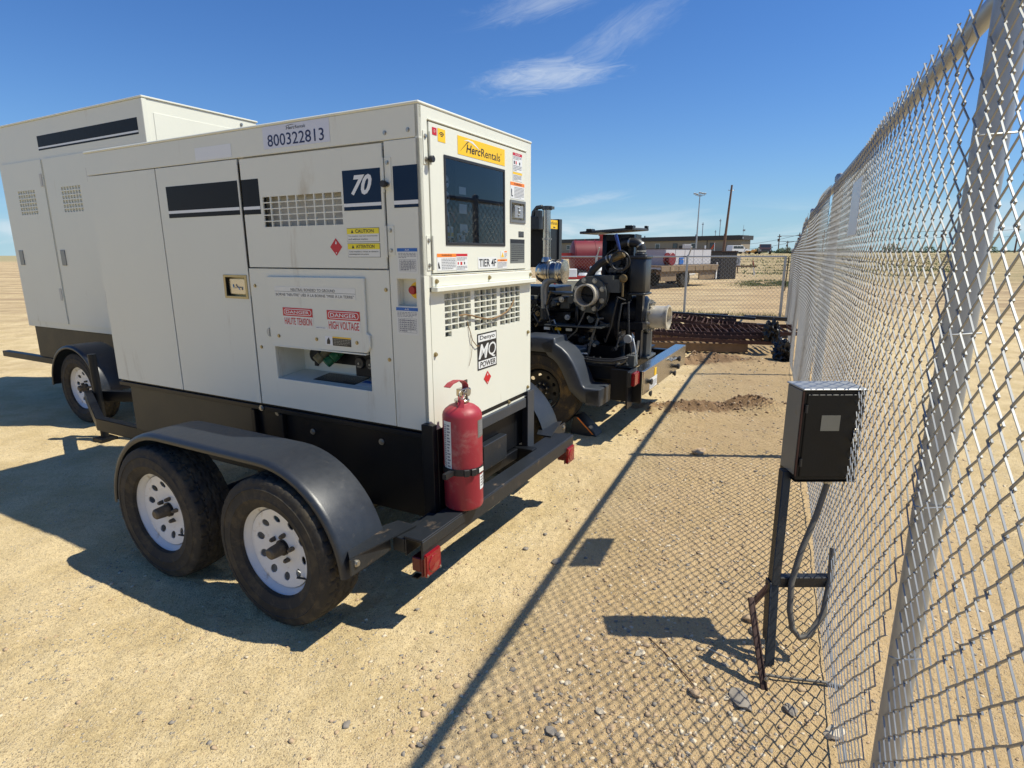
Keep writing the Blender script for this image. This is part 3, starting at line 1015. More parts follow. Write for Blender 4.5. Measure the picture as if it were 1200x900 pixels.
# skins
roof = MB()
roof.box((-0.004, -0.004, ZT - .012), (GW + .004, GL + .004, ZT))
roof.build('roof_panel', 'cream', gen, bevel=0.004)
hd = MB()
hd.holed(-GL, 0.0, 2.013, ZT - .0125, [], FS, -0.02, 0.0)
hd.build('header_panel', 'cream', gen, bevel=0.0025)
# corner upright with stop-switch recess (side face, right of the doors)
up = MB()
up.holed(-0.1845, 0.0, ZB, 2.0105, [(-0.146, -0.044, 1.331, 1.4485)], FS, -0.02, 0.0)
up.build('corner_upright', 'cream', gen, bevel=0.002)
rc = MB()
for a in ((0.0205, 0.040, 1.327), (0.0205, 0.150, 1.4525)):
    pass
rc.box((0.045, 0.040, 1.327), (0.050, 0.150, 1.4525))
rc.box((0.0205, 0.146, 1.327), (0.045, 0.150, 1.4525))
rc.box((0.0205, 0.040, 1.327), (0.045, 0.044, 1.4525))
rc.box((0.0205, 0.044, 1.4485), (0.045, 0.146, 1.4525))
rc.box((0.0205, 0.044, 1.327), (0.045, 0.146, 1.331))
rc.build('switch_recess', 'cream', gen)
# upper door with air grille and a navy badge
grid = [(-0.944 + 0.0577 * i, -0.944 + 0.0577 * i + 0.0505, 1.683 + 0.0288 * j, 1.683 + 0.0288 * j + 0.0240) for i in range(9) for j in range(5)]
ud = MB()
ud.holed(-1.084, -0.193, 1.4905, 2.004, grid, FS, -0.0035, 0.0045)
ud.build('upper_door', 'cream', gen)
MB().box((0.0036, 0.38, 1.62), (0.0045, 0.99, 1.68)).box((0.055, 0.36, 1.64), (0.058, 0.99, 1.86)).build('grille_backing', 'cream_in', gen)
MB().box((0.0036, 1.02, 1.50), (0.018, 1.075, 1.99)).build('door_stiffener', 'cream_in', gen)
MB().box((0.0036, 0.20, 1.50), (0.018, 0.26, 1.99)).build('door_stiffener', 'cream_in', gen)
# lower fixed panel with the outlet opening
lp = MB()
lp.holed(-1.1005, -0.1895, ZB + .001, 1.4845, [(-0.959, -0.324, 0.9265, 1.115)], FS, -0.02, 0.0)
lp.build('lower_panel', 'cream', gen, bevel=0.0018)
# outlet box
ob = MB()
ob.box((0.185, 0.318, 0.920), (0.190, 0.965, 1.20))
ob.box((0.0205, 0.959, 0.920), (0.185, 0.965, 1.20))
ob.box((0.0205, 0.318, 0.920), (0.185, 0.324, 1.20))
ob.add([(0.0205, 0.324, 0.9262), (0.0205, 0.959, 0.9262), (0.185, 0.959, 0.945), (0.185, 0.324, 0.945)], [(0, 1, 2, 3)])
ob.build('outlet_box', 'cream', gen)
# the flap over it, standing proud
fl = MB()
fl.prism([(-0.959, 1.446), (-0.324, 1.449), (-0.327, 1.200), (-0.309, 1.190), (-0.309, 1.136), (-0.328, 1.108), (-0.957, 1.098), (-0.966, 1.185)], FS, 0.001, 0.014)
fl.build('outlet_flap', 'cream', gen, bevel=0.0025)
MB().box((-0.016, 0.335, 1.104), (0.010, 0.955, 1.098)).build('flap_lip', 'cream', gen)
hb = MB()
hb.prism([(-0.985 + .018 * math.cos(t), 1.165 + .022 * math.sin(t)) for t in [math.pi * k / 8 + math.pi / 2 for k in range(9)]], FS, 0.001, 0.006)
hb.build('flap_latch', 'galv', gen)
# big left door and the one beyond
for nm, v0, v1 in (('side_door', 1.1075, 1.775), ('side_door', 1.7835, GL - .004)):
    d_ = MB()
    hs = [(-1.296, -1.124, 1.333, 1.446)] if v0 < 1.2 else []
    d_.holed(-v1, -v0, ZB + .001, 2.008, hs, FS, -0.004, 0.0025)
    d_.build(nm, 'cream', gen, bevel=0.0012)
# recessed paddle latch on the left door
ht = MB()
ht.holed(-1.300, -1.118, 1.329, 1.450, [(-1.286, -1.134, 1.341, 1.438)], FS, 0.0026, 0.007)
ht.box((0.022, 1.12, 1.33), (0.028, 1.30, 1.45))
ht.build('door_latch', 'brasszinc', gen, bevel=0.001)
lv = MB()
lv.prism(rrect(-1.275, -1.150, 1.352, 1.428, 0.01), FS, -0.020, -0.008)
lv.tube([(0.0, 1.185, 1.372), (-0.004, 1.190, 1.385), (-0.004, 1.225, 1.385), (0.0, 1.232, 1.40)], 0.004, 8)
lv.build('latch_paddle', 'stainless', gen)
# dark stripe patches, 70 badge
sticker(gen, -1.700, -1.117, 1.747, 1.9095, FS, 0.0036, 'navydk', [('white', 'q', -1.700, -1.117, 1.7695, 1.784)], 'stripe_sticker')
sticker(gen, -1.083, -0.962, 1.745, 1.909, FS, 0.0057, 'navydk', [('white', 'q', -1.083, -0.962, 1.7675, 1.782)], 'stripe_sticker')
sticker(gen, -0.419, -0.205, 1.740, 1.908, FS, 0.0057, 'navy', [('white', 't', '70', -0.372, -0.252, 1.803, 1.887, 0.035, 0.35), ('white', 'q', -0.419, -0.205, 1.756, 1.770)], 'number_badge', label='navy badge reading 70 above two white rules')
sticker(gen, -0.1405, -0.0135, 1.7425, 1.909, FS, 0.0012, 'navy', [('white', 'q', -0.1405, -0.0135, 1.7555, 1.7715)], 'stripe_sticker', label='navy stripe end on the corner upright')
sticker(gen, -1.42, -1.139, 2.022, 2.083, FS, 0.0012, 'white', (), 'label')
# asset number label with maker's mark
sn = sticker(gen, -0.905, -0.480, 2.035, 2.1335, FS, 0.0012, 'lilac', [
    ('inknavy', 't', '800322813', -0.875, -0.514, 2.044, 2.096, 0.006),
    ('ink', 't', 'Herc', -0.747, -0.690, 2.108, 2.122, 0.01, 0.2), ('ink', 't', 'Rentals', -0.687, -0.624, 2.108, 2.122),
    ('ink', 'poly', [(-0.755, 2.121), (-0.735, 2.127), (-0.71, 2.1285), (-0.685, 2.126), (-0.71, 2.1262), (-0.735, 2.1245)])], 'number_label', label='pale label with the number 800322813')
# hazard labels on the door
def caution(b0, b1, head, l1, l2):
    sticker(gen, -0.4125, -0.2255, b0 - .0015, b1 + .0015, FS, 0.0053, 'ink', (), 'label_border')
    sticker(gen, -0.411, -0.227, b0, b1, FS, 0.0061, 'offwhite', [
        ('yellow2', 'q', -0.411, -0.227, b1 - .024, b1, 0.0004),
        ('ink', 't', head, -0.362, -0.256, b1 - .0195, b1 - .0045, 0.02),
        ('ink', 'poly', [(-0.388, b1 - .020), (-0.372, b1 - .020), (-0.380, b1 - .005)]),
        ('ink', 't', l1, -0.405, -0.235, b1 - .037, b1 - .030), ('ink', 't', l2, -0.405, -0.290, b1 - .050, b1 - .042)], 'warning_label')
    # thin black rim
caution(1.607, 1.664, 'CAUTION', 'This machine may start automatically', 'and without notice.')
caution(1.541, 1.598, 'ATTENTION', 'Cette machine a remise en demarre', 'automatiquement sans preavis.')


def diamond(fn, d, ca, cb, ra, rb):
    mb = MB()
    mb.add([fn(a, b, d) for a, b in ((ca - ra, cb), (ca, cb - rb), (ca + ra, cb), (ca, cb + rb))], [(0, 1, 2, 3)])
    o = mb.build('flammable_diamond', 'dred', gen, smooth=False, label='small red diamond hazard sticker')
    t_ = MB()
    t_.add([fn(ca + x * ra, cb + y * rb, d + .0006) for x, y in ((-.12, .35), (.1, .3), (.14, .5), (.02, .72), (-.03, .55))], [(0, 1, 2, 3, 4)])
    t_.add([fn(ca + x * ra, cb + y * rb, d + .0006) for x, y in ((-.08, -.75), (.08, -.75), (.08, -.6), (-.08, -.6))], [(0, 1, 2, 3)])
    t_.build('flame_mark', 'white', o, smooth=False)


diamond(FS, 0.0057, -0.483, 1.585, 0.037, 0.039)
diamond(FE, 0.0012, 0.512, 0.927, 0.037, 0.036)
# data tables on the corner
def table_label(b0, b1, a0=-0.137, a1=-0.027, head='A/R'):
    pr = [('blue', 'q', a0, a1, b1 - .014, b1, 0.0004), ('white', 't', head, (a0 + a1) / 2 - .012, (a0 + a1) / 2 + .012, b1 - .011, b1 - .004),
          ('printgrey', 'p', a0 + .006, a1 - .006, b1 - .042, b1 - .018, 4, 3)]
    rows = 6
    for i in range(rows + 1):
        z_ = b0 + .010 + (b1 - b0 - .058) * i / rows
        pr.append(('printgrey', 'q', a0 + .010, a1 - .010, z_, z_ + .0012))
    for i in range(4):
        x_ = a0 + .010 + (a1 - a0 - .020) * i / 3
        pr.append(('printgrey', 'q', x_, x_ + .0012, b0 + .010, b1 - .048, 0.0005))
    pr.append(('printgrey', 'p', a0 + .016, a1 - .016, b0 + .012, b1 - .050, 6, 8))
    sticker(gen, a0, a1, b0, b1, FS, 0.0012, 'offwhite', pr, 'data_label')


table_label(1.4715, 1.577, -0.136, -0.029)
table_label(1.206, 1.3255, -0.156, -0.0375)
# flap labels
sticker(gen, -0.904, -0.376, 1.350, 1.400, FS, 0.0152, 'offwhite', [
    ('ink', 't', 'NEUTRAL BONDED TO GROUND', -0.790, -0.500, 1.380, 1.393),
    ('ink', 'q', -0.904, -0.376, 1.3755, 1.3768),
    ('ink', 't', 'BORNE "NEUTRE" LIÉE À LA BORNE "MISE À LA TERRE"', -0.897, -0.385, 1.355, 1.371)], 'bonding_label')


def danger(a0, a1, b0, b1, bm_, txt):
    hgt = b1 - bm_
    pr = [('dred', 'q', a0, a1, bm_, b1, 0.0004),
          ('white', 'poly', rrect(a0 + .008, a1 - .008, bm_ + .006, b1 - .006, .014)),
          ('offwhite', 'q', a0, a0 + .0001, b0, b0 + .0001)]
    st = sticker(gen, a0, a1, b0, b1, FS, 0.0152, 'offwhite', pr, 'danger_label', label='red and white danger label')
    m1 = MB()
    m1.add([FS(a, b, 0.0152 + .0009) for a, b in rrect(a0 + .0115, a1 - .0115, bm_ + .009, b1 - .009, .011)], [tuple(range(20))])
    m1.build('danger_oval', 'dred', st, smooth=False)
    m2 = MB()
    put_text(m2, 'DANGER', a0 + .022, a1 - .022, bm_ + .013, b1 - .013, FS, 0.0152 + .0013, 0.012)
    m2.build('lettering', 'white', st, smooth=False)
    m3 = MB()
    put_text(m3, txt, a0 + .008, a1 - .008, b0 + .010, bm_ - .007, FS, 0.0152 + .0008, 0.012)
    m3.build('lettering', 'dred', st, smooth=False)


danger(-0.859, -0.656, 1.205, 1.298, 1.257, 'HAUTE TENSION')
danger(-0.562, -0.357, 1.199, 1.297, 1.253, 'HIGH VOLTAGE')
sticker(gen, -0.640, -0.565, 1.205, 1.214, FS, 0.0152, 'white', [('printgrey', 'p', -0.637, -0.568, 1.207, 1.213, 1, 2)], 'label')
sticker(gen, -0.585, -0.421, 1.130, 1.173, FS, 0.0152, 'white', [
    ('ink', 'q', -0.537, -0.421, 1.130, 1.166), ('yellow', 'q', -0.537, -0.421, 1.1665, 1.173),
    ('ink', 'poly', [(-0.575, 1.135), (-0.555, 1.135), (-0.552, 1.150), (-0.560, 1.168), (-0.572, 1.155)]), ('grey', 'p', -0.530, -0.428, 1.134, 1.163, 4, 4)], 'warning_label')
# screws of the side face
for v_, z_, d in ((0.174, 2.042, 0), (0.054, 2.043, 0), (0.742, 2.0, -1), (1.063, 1.398, 0), (0.209, 1.399, 0), (1.060, 1.083, 0), (0.209, 1.086, 0), (0.904, 1.153, .014), (0.642, 1.153, .014), (0.385, 1.153, .014)):
    if d >= 0:
        MB().bolt((-d, v_, z_), (-1, 0, 0), 0.0065, 0.006).build('screw', 'zinc' if z_ > 2 else 'brasszinc', gen, smooth=False)
# hinges
for z0, z1 in ((1.818, 1.945), (1.548, 1.671)):
    h_ = MB()
    h_.box((-0.0035, 0.148, z0), (0, 0.182, z1))
    h_.cyl((-0.008, 0.1885, z0 - .01), (-0.008, 0.1885, z1), 0.0055, 10)
    hg = h_.build('hinge', 'cream', gen)
    for zz in (z0 + .02, z1 - .02):
        MB().bolt((-0.0035, 0.166, zz), (-1, 0, 0), 0.0065, 0.006).build('hinge_bolt', 'zinc', hg, smooth=False)
for fn_, a_, z_ in ((FS, -0.176, 1.840), (FE, 0.054, 1.933)):
    kb = MB()
    p0, p1, p2 = fn_(a_, z_, 0.0), fn_(a_, z_, 0.012), fn_(a_, z_, 0.030)
    kb.cyl(p0, p1, 0.006, 12)
    kb.cyl(p1, p2, 0.0135, 18)
    kb.build('door_bumper', 'rubber', gen, bevel=0.002)
# emergency stop in its recess
es = MB()
es.lathe([(0.0001, 0), (0.036, 0), (0.036, 0.004), (0.0001, 0.004)], (0.045, 0.072, 1.398), (-1, 0, 0), 28)
eo = es.build('stop_plate', 'yellow', gen)
e2 = MB()
e2.lathe([(0.0001, 0.034), (0.016, 0.034), (0.019, 0.028), (0.019, 0.018), (0.013, 0.012)], (0.045, 0.078, 1.400), (-1, 0, 0), 22)
e2.build('stop_button', 'signred', eo)
e3 = MB()
e3.lathe([(0.013, 0.014), (0.014, 0.004)], (0.045, 0.078, 1.400), (-1, 0, 0), 22)
e3.build('collar', 'rubber', eo)
# outlets inside the box
pl = MB()
pl.box((0.178, 0.52, 0.995), (0.1848, 0.80, 1.19))
pl.build('breaker_plate', 'navydk', gen)
MB().box((0.110, 0.326, 0.960), (0.1845, 0.522, 1.19)).build('receptacle_plate', 'navydk', gen, bevel=0.002)
for v_ in (0.485, 0.415, 0.350):
    r_ = MB()
    r_.lathe([(0.0001, 0.014), (0.026, 0.014), (0.030, 0.008), (0.030, 0.0)], (0.1095, v_, 1.030), (-1, 0, 0), 26)
    ro = r_.build('receptacle', 'rubber', gen)
    MB().lathe([(0.0001, 0.0), (0.006, 0.0), (0.006, 0.004), (0.0001, 0.004)], (0.095, v_, 1.028), (-1, 0, 0), 8).box((0.0945, v_ - .012, 1.010), (0.0955, v_ + .012, 1.013)).build('socket_slots', 'grey', ro)
cp = MB()
cp.lathe([(0.0001, 0.022), (0.036, 0.022), (0.040, 0.012), (0.040, 0.0)], (0.1848, 0.860, 1.030), (-1, 0, 0), 26)
cp.box((0.170, 0.848, 0.970), (0.182, 0.872, 0.995))
cp.build('receptacle_cover', 'rubber', gen, bevel=0.002)
for v_, m_, tz in ((0.760, 'khaki', 0.01), (0.690, 'green', 0.0), (0.645, 'green', 0.03)):
    c_ = MB()
    c_.cyl((0.178, v_ - .012, 1.060 + tz), (0.130, v_ + .015, 1.025 + tz), 0.020, 20)
    c_.cyl((0.130, v_ + .015, 1.025 + tz), (0.105, v_ + .028, 1.005 + tz), 0.025, 20)
    c_.build('power_connector', m_, gen, bevel=0.003)
sticker(gen, -0.760, -0.480, 0.05, 0.165, lambda a, b, d: (b, -a, 0.9262 + (b - .0205) * 0.1143 + d), 0.001, 'ink', [('grey', 'p', -0.750, -0.490, 0.06, 0.16, 7, 6)], 'instruction_plate')
sticker(gen, -0.470, -0.375, 0.05, 0.165, lambda a, b, d: (b, -a, 0.9262 + (b - .0205) * 0.1143 + d), 0.001, 'white', [('blue', 'q', -0.470, -0.375, 0.09, 0.12), ('printgrey', 'p', -0.465, -0.380, 0.125, 0.16, 3, 6)], 'instruction_label')

# end face (sunlit)
fp = MB()
fp.holed(0.0, GW, 1.4605, ZT - .0125, [(0.058, 0.948, 1.4665, 2.0850)], FE, -0.02, 0.0)
fp.build('end_frame', 'cream', gen, bevel=0.002)
dr = MB()
dr.holed(0.0625, 0.9435, 1.471, 2.0800, [(0.170, 0.695, 1.597, 1.960), (0.765, 0.922, 1.720, 1.820)], FE, -0.018, 0.0035)
dr.build('control_door', 'cream', gen, bevel=0.002)
MB().box((0.055, 0.019, 1.463), (0.95, 0.022, 1.59)).box((0.055, 0.019, 1.968), (0.95, 0.022, 2.088)).box((0.70, 0.019, 1.59), (0.95, 0.022, 1.968)).box((0.055, 0.019, 1.59), (0.163, 0.022, 1.968)).build('door_liner', 'cream_in', gen)
# window with its rubber and what shows through
fr_ = MB()
fr_.holed(0.163, 0.702, 1.590, 1.967, [(0.176, 0.689, 1.603, 1.954)], FE, 0.0036, 0.0075)
fr_.build('window_seal', 'rubber', gen, bevel=0.0015)
gl = MB()
quad(gl, 0.168, 0.697, 1.595, 1.962, FE, 0.0045, 0, 0.003)
gl.build('window_pane', 'tint', gen, smooth=False)
ip = MB()
ip.box((0.13, 0.120, 1.50), (0.99, 0.125, 1.99))
ip.box((0.405, 0.10, 1.50), (0.412, 0.12, 1.99))
ip.box((0.13, 0.095, 1.800), (0.33, 0.12, 1.806))
ip.build('control_panel', 'navydk', gen)
for a_, z_ in ((0.245, 1.885), (0.245, 1.815), (0.335, 1.885), (0.335, 1.815)):
    g_ = MB()
    g_.lathe([(0.028, 0.0), (0.028, 0.014), (0.024, 0.016), (0.023, 0.012), (0.0001, 0.012)], (a_, 0.1195, z_ - .005), (0, -1, 0), 24)
    gg = g_.build('gauge', 'white', gen)
    MB().box((a_ - .002, 0.104, z_ - .01), (a_ + .018, 0.106, z_)).build('gauge_needle', 'ink', gg)
for k in range(6):
    z_ = 1.62 + 0.024 * (k % 2)
    s_ = MB()
    s_.box((0.44 + .035 * k, 0.105, z_), (0.455 + .035 * k, 0.1195, z_ + .02))
    s_.build('toggle_switch', 'rubber', gen)
for (a0, a1, b0, b1, m_, pr) in (
    (0.455, 0.515, 1.835, 1.870, 'white', ()), (0.452, 0.520, 1.745, 1.790, 'white', ()), (0.455, 0.525, 1.655, 1.695, 'white', ()),
    (0.300, 0.395, 1.628, 1.680, 'white', (('yellow', 'q', 0.300, 0.395, 1.634, 1.652),)), (0.430, 0.500, 1.612, 1.650, 'white', (('printgrey', 'p', 0.435, 0.495, 1.615, 1.645, 4),))):
    sticker(gen, a0, a1, b0, b1, f_end(0.112), 0.001, m_, pr, 'paper_tag')
cb = MB()
for k in range(7):
    x0 = 0.21 + 0.02 * k
    cb.tube([(x0, 0.108, 1.80), (x0 + .03 * math.sin(k), 0.09, 1.73), (x0 - .02 + .03 * math.cos(k * 2), 0.085, 1.66), (x0 + .02, 0.10, 1.60)], 0.004, 6)
cb.build('wiring_loom', 'galv', gen)
cr = MB()
cr.tube([(0.345, 0.09, 1.745), (0.365, 0.085, 1.725), (0.375, 0.09, 1.70)], 0.006, 8)
cr.build('cable_clip', 'redlens', gen)
# stickers of the control door
DD = 0.0047
sticker(gen, 0.086, 0.1175, 2.034, 2.063, FE, DD, 'dred', [('white', 't', 'O', 0.096, 0.106, 2.044, 2.055)], 'round_tag')
wf = sticker(gen, 0.125, 0.180, 2.014, 2.066, FE, DD, 'yellow', (), 'telematics_sticker')
wm = MB()
for k, r_ in enumerate((0.006, 0.013, 0.020)):
    seg_ = [(0.1525 + r_ * math.cos(R(t)), 2.030 + r_ * math.sin(R(t))) for t in range(40, 141, 10)] + [(0.1525 + (r_ + .0035) * math.cos(R(t)), 2.030 + (r_ + .0035) * math.sin(R(t))) for t in range(140, 39, -10)]
    for i in range(10):
        q = [seg_[i], seg_[i + 1], seg_[20 - i], seg_[21 - i]]
        wm.add([FE(a, b, DD + .0006) for a, b in q], [(0, 1, 2, 3)])
wm.build('signal_mark', 'ink', wf, smooth=False)
hs = sticker(gen, 0.2745, 0.7035, 1.9845, 2.0625, FE, DD, 'yellow', [
    ('ink', 't', 'Herc', 0.343, 0.468, 1.999, 2.035, 0.014, 0.22), ('ink', 't', 'Rentals', 0.474, 0.655, 1.999, 2.035),
    ('ink', 't', '®', 0.660, 0.668, 2.030, 2.038),
    ('ink', 'poly', [(0.288, 1.995), (0.350, 2.043), (0.372, 2.050), (0.348, 2.036)]),
    ('white', 'poly', [(0.322, 2.046), (0.360, 2.0555), (0.400, 2.053), (0.440, 2.036), (0.462, 2.024), (0.430, 2.034), (0.395, 2.0445), (0.360, 2.050)])],
    'maker_sign', label='yellow sign with swoosh above black lettering')
sticker(gen, 0.790, 0.893, 1.970, 2.064, FE, DD, 'white', [('dred', 'q', 0.790, 0.893, 2.050, 2.064, 0.0004), ('white', 't', 'DANGER', 0.815, 0.868, 2.053, 2.061),
        ('printgrey', 'p', 0.795, 0.888, 2.030, 2.048, 3), ('ink', 'q', 0.800, 0.812, 2.008, 2.024), ('dred', 'q', 0.820, 0.832, 2.008, 2.024), ('ink', 'q', 0.860, 0.872, 2.008, 2.022), ('printgrey', 'p', 0.795, 0.888, 1.974, 2.004, 4)], 'danger_label')
sticker(gen, 0.790, 0.893, 1.926, 1.9685, FE, DD, 'white', [('yellow', 'q', 0.790, 0.893, 1.958, 1.9685, 0.0004), ('printgrey', 'p', 0.795, 0.888, 1.929, 1.956, 5)], 'caution_label')
sticker(gen, 0.762, 0.921, 1.835, 1.918, FE, DD, 'white', [('orange', 'q', 0.762, 0.921, 1.901, 1.918, 0.0004), ('ink', 't', 'WARNING', 0.800, 0.890, 1.9045, 1.9145, 0.01),
        ('ink', 'poly', [(0.772, 1.845), (0.790, 1.845), (0.790, 1.851), (0.780, 1.851), (0.780, 1.880), (0.774, 1.885), (0.770, 1.88)]), ('printgrey', 'p', 0.805, 0.915, 1.840, 1.896, 8)], 'warning_label')
# door latch with cavity
dl = MB()
dl.holed(0.757, 0.931, 1.712, 1.828, [(0.772, 0.916, 1.727, 1.813)], FE, 0.0036, 0.009)
dl.box((0.755, 0.024, 1.71), (0.93, 0.028, 1.83))
dl.build('door_latch', 'steelgrey', gen, bevel=0.0015)
dp = MB()
dp.box((0.812, -0.006, 1.738), (0.908, 0.012, 1.802))
dp.cyl((0.85, -0.012, 1.79), (0.85, -0.006, 1.79), 0.006, 10)
dp.cyl((0.85, -0.012, 1.755), (0.85, -0.006, 1.755), 0.006, 10)
dp.cyl((0.86, -0.013, 1.772), (0.86, -0.006, 1.772), 0.010, 12)
dp.build('latch_paddle', 'galv', gen, bevel=0.002)
sticker(gen, 0.854, 0.915, 1.6395, 1.670, FE, DD, 'ink', [('grey', 'p', 0.858, 0.910, 1.643, 1.667, 4)], 'small_plate')
sticker(gen, 0.759, 0.924, 1.503, 1.628, FE, DD, 'grey', [('ink', 'q', 0.759, 0.924, 1.606, 1.628, 0.0004), ('ink', 'p', 0.770, 0.915, 1.512, 1.602, 9), ('ink', 'q', 0.762, 0.7635, 1.505, 1.625), ('ink', 'q', 0.918, 0.9195, 1.505, 1.625)], 'rating_plate')
sticker(gen, 0.0925, 0.240, 1.481, 1.554, FE, DD, 'white', [('orange', 'q', 0.0925, 0.240, 1.539, 1.554, 0.0004), ('ink', 't', 'WARNING', 0.125, 0.205, 1.5425, 1.551, 0.01), ('printgrey', 'p', 0.125, 0.235, 1.485, 1.534, 7), ('ink', 'poly', [(0.100, 1.49), (0.114, 1.49), (0.110, 1.500), (0.104, 1.52), (0.098, 1.51)])], 'warning_label')
sticker(gen, 0.242, 0.3355, 1.477, 1.5535, FE, DD, 'white', [('dred', 'q', 0.242, 0.3355, 1.542, 1.5535, 0.0004), ('printgrey', 'p', 0.247, 0.330, 1.522, 1.538, 3), ('dred', 'q', 0.252, 0.262, 1.505, 1.516), ('dred', 'q', 0.275, 0.290, 1.503, 1.517), ('ink', 'q', 0.305, 0.314, 1.505, 1.516), ('printgrey', 'p', 0.247, 0.330, 1.481, 1.499, 3)], 'danger_label')
sticker(gen, 0.4305, 0.6135, 1.4815, 1.536, FE, DD, 'white', [('ink', 't', 'TIER 4F', 0.440, 0.606, 1.491, 1.528, 0.012)], 'emission_label', label='white label reading TIER 4F')
sticker(gen, 0.655, 0.723, 1.531, 1.566, FE, DD, 'white', [('yellow', 'poly', [(0.658, 1.535), (0.690, 1.535), (0.674, 1.560)]), ('orange', 'q', 0.693, 0.721, 1.559, 1.566), ('printgrey', 'p', 0.694, 0.720, 1.534, 1.556, 4)], 'warning_label')
sticker(gen, 0.6215, 0.722, 1.478, 1.5245, FE, DD, 'white', [('orange', 'q', 0.6215, 0.722, 1.514, 1.5245, 0.0004), ('ink', 't', 'WARNING', 0.645, 0.700, 1.516, 1.5225), ('printgrey', 'p', 0.626, 0.718, 1.481, 1.511, 5)], 'warning_label')
# rust streak moulding above door
MB().box((0.0585, -0.0065, 2.0855), (0.948, -0.0005, 2.0915)).build('drip_moulding', 'cream', gen, bevel=0.0015)
# door hinges on the end
for z0, z1 in ((1.912, 2.040), (1.485, 1.628)):
    h_ = MB()
    h_.box((0.024, -0.0035, z0), (0.050, 0, z1))
    h_.cyl((0.060, -0.009, z0), (0.060, -0.009, z1), 0.0055, 10)
    hg = h_.build('hinge', 'cream', gen)
    for zz in (z0 + .02, z1 - .02):
        MB().bolt((0.037, -0.0035, zz), (0, -1, 0), 0.0065, 0.006).build('hinge_bolt', 'zinc', hg, smooth=False)
# rail below the door
rl = MB()
rl.box((0.046, -0.012, 1.414), (1.000, 0.0, 1.4585))
rl.box((0.046, -0.034, 1.392), (1.016, 0.0, 1.4145))
rl.build('drip_rail', 'cream', gen, bevel=0.003)
for a_ in (0.071, 0.521, 0.979):
    MB().bolt((a_, -0.012, 1.437), (0, -1, 0), 0.0075, 0.010).build('rail_bolt', 'brasszinc', gen, smooth=False)
# lower end panel with three grilles
g3 = []
for x0, ncol, wcol in ((0.146, 4, 0.0563), (0.399, 4, 0.0563), (0.652, 4, 0.0575)):
    for i in range(ncol):
        for j in range(7):
            zt = 1.378 - 0.0288 * j
            if x0 < 0.2 and j == 6:
                if i > 0:
                    continue
            g3.append((x0 + wcol * i, x0 + wcol * i + 0.0505, zt - 0.0240, zt))
ep = MB()
ep.holed(0.041, GW, 0.726, 1.3915, g3, FE, -0.02, -0.0005)
ep.build('end_panel', 'cream', gen)
MB().box((0.0, 0.0005, ZB), (0.0385, 0.02, 1.4600)).build('corner_strip', 'cream', gen, bevel=0.0015)
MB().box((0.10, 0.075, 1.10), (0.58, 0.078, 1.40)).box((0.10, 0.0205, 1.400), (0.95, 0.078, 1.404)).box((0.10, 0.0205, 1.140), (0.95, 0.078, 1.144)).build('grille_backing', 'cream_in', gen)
MB().box((0.565, 0.030, 1.15), (0.60, 0.075, 1.40)).box((0.60, 0.14, 1.15), (0.95, 0.15, 1.40)).build('radiator_core', 'steelgrey', gen)
for a_, z_ in ((0.062, 1.117), (0.974, 1.109), (0.973, 0.782), (0.740, 0.742)):
    MB().bolt((a_, -0.0005, z_), (0, -1, 0), 0.0075, 0.010).build('panel_bolt', 'brasszinc', gen, smooth=False)
mq = sticker(gen, 0.4175, 0.6095, 0.979, 1.1635, FE, 0.0012, 'ink', (), 'maker_plate', label='black and white maker plate reading Denyo MQ POWER')
q1 = MB()
for b0, b1 in ((0.9865, 1.0235), (1.1215, 1.156)):
    quad(q1, 0.4250, 0.6020, b0, b1, FE, 0.0019)
put_text(q1, 'M', 0.426, 0.526, 1.034, 1.108, FE, 0.0021, 0.02, 0.3)
put_text(q1, 'Q', 0.522, 0.600, 1.028, 1.108, FE, 0.0027, 0.0, 0.1)
q1.build('lettering', 'white', mq, smooth=False)
q2 = MB()
put_text(q2, 'Denyo', 0.440, 0.588, 1.125, 1.152, FE, 0.0026, 0.012)
put_text(q2, 'POWER', 0.438, 0.594, 0.991, 1.019, FE, 0.0026, 0.02, 0.15)
q2.build('lettering', 'ink', mq, smooth=False)
# twine caught in the grille
tw = MB()
tw.tube([(0.262, 0.004, 1.270), (0.30, -0.010, 1.2725), (0.36, -0.012, 1.262), (0.43, -0.010, 1.245), (0.50, -0.014, 1.232), (0.56, -0.012, 1.228), (0.63, -0.010, 1.235), (0.70, -0.012, 1.25), (0.76, -0.010, 1.275), (0.79, -0.008, 1.305)], 0.0042, 7)
tw.tube([(0.33, 0.002, 1.24), (0.345, -0.008, 1.18), (0.36, -0.010, 1.14), (0.40, -0.010, 1.108), (0.425, -0.006, 1.104)], 0.0022, 6)
tw.tube([(0.345, -0.006, 1.17), (0.358, -0.008, 1.11), (0.350, -0.006, 1.06), (0.33, -0.006, 1.02)], 0.0012, 5)
tag(tw.build('twine', 'twine', loc=(CX, CY, 0), rot=(0, 0, TH)), 'brown twine snagged across the lower grille of the white generator', 'twine')

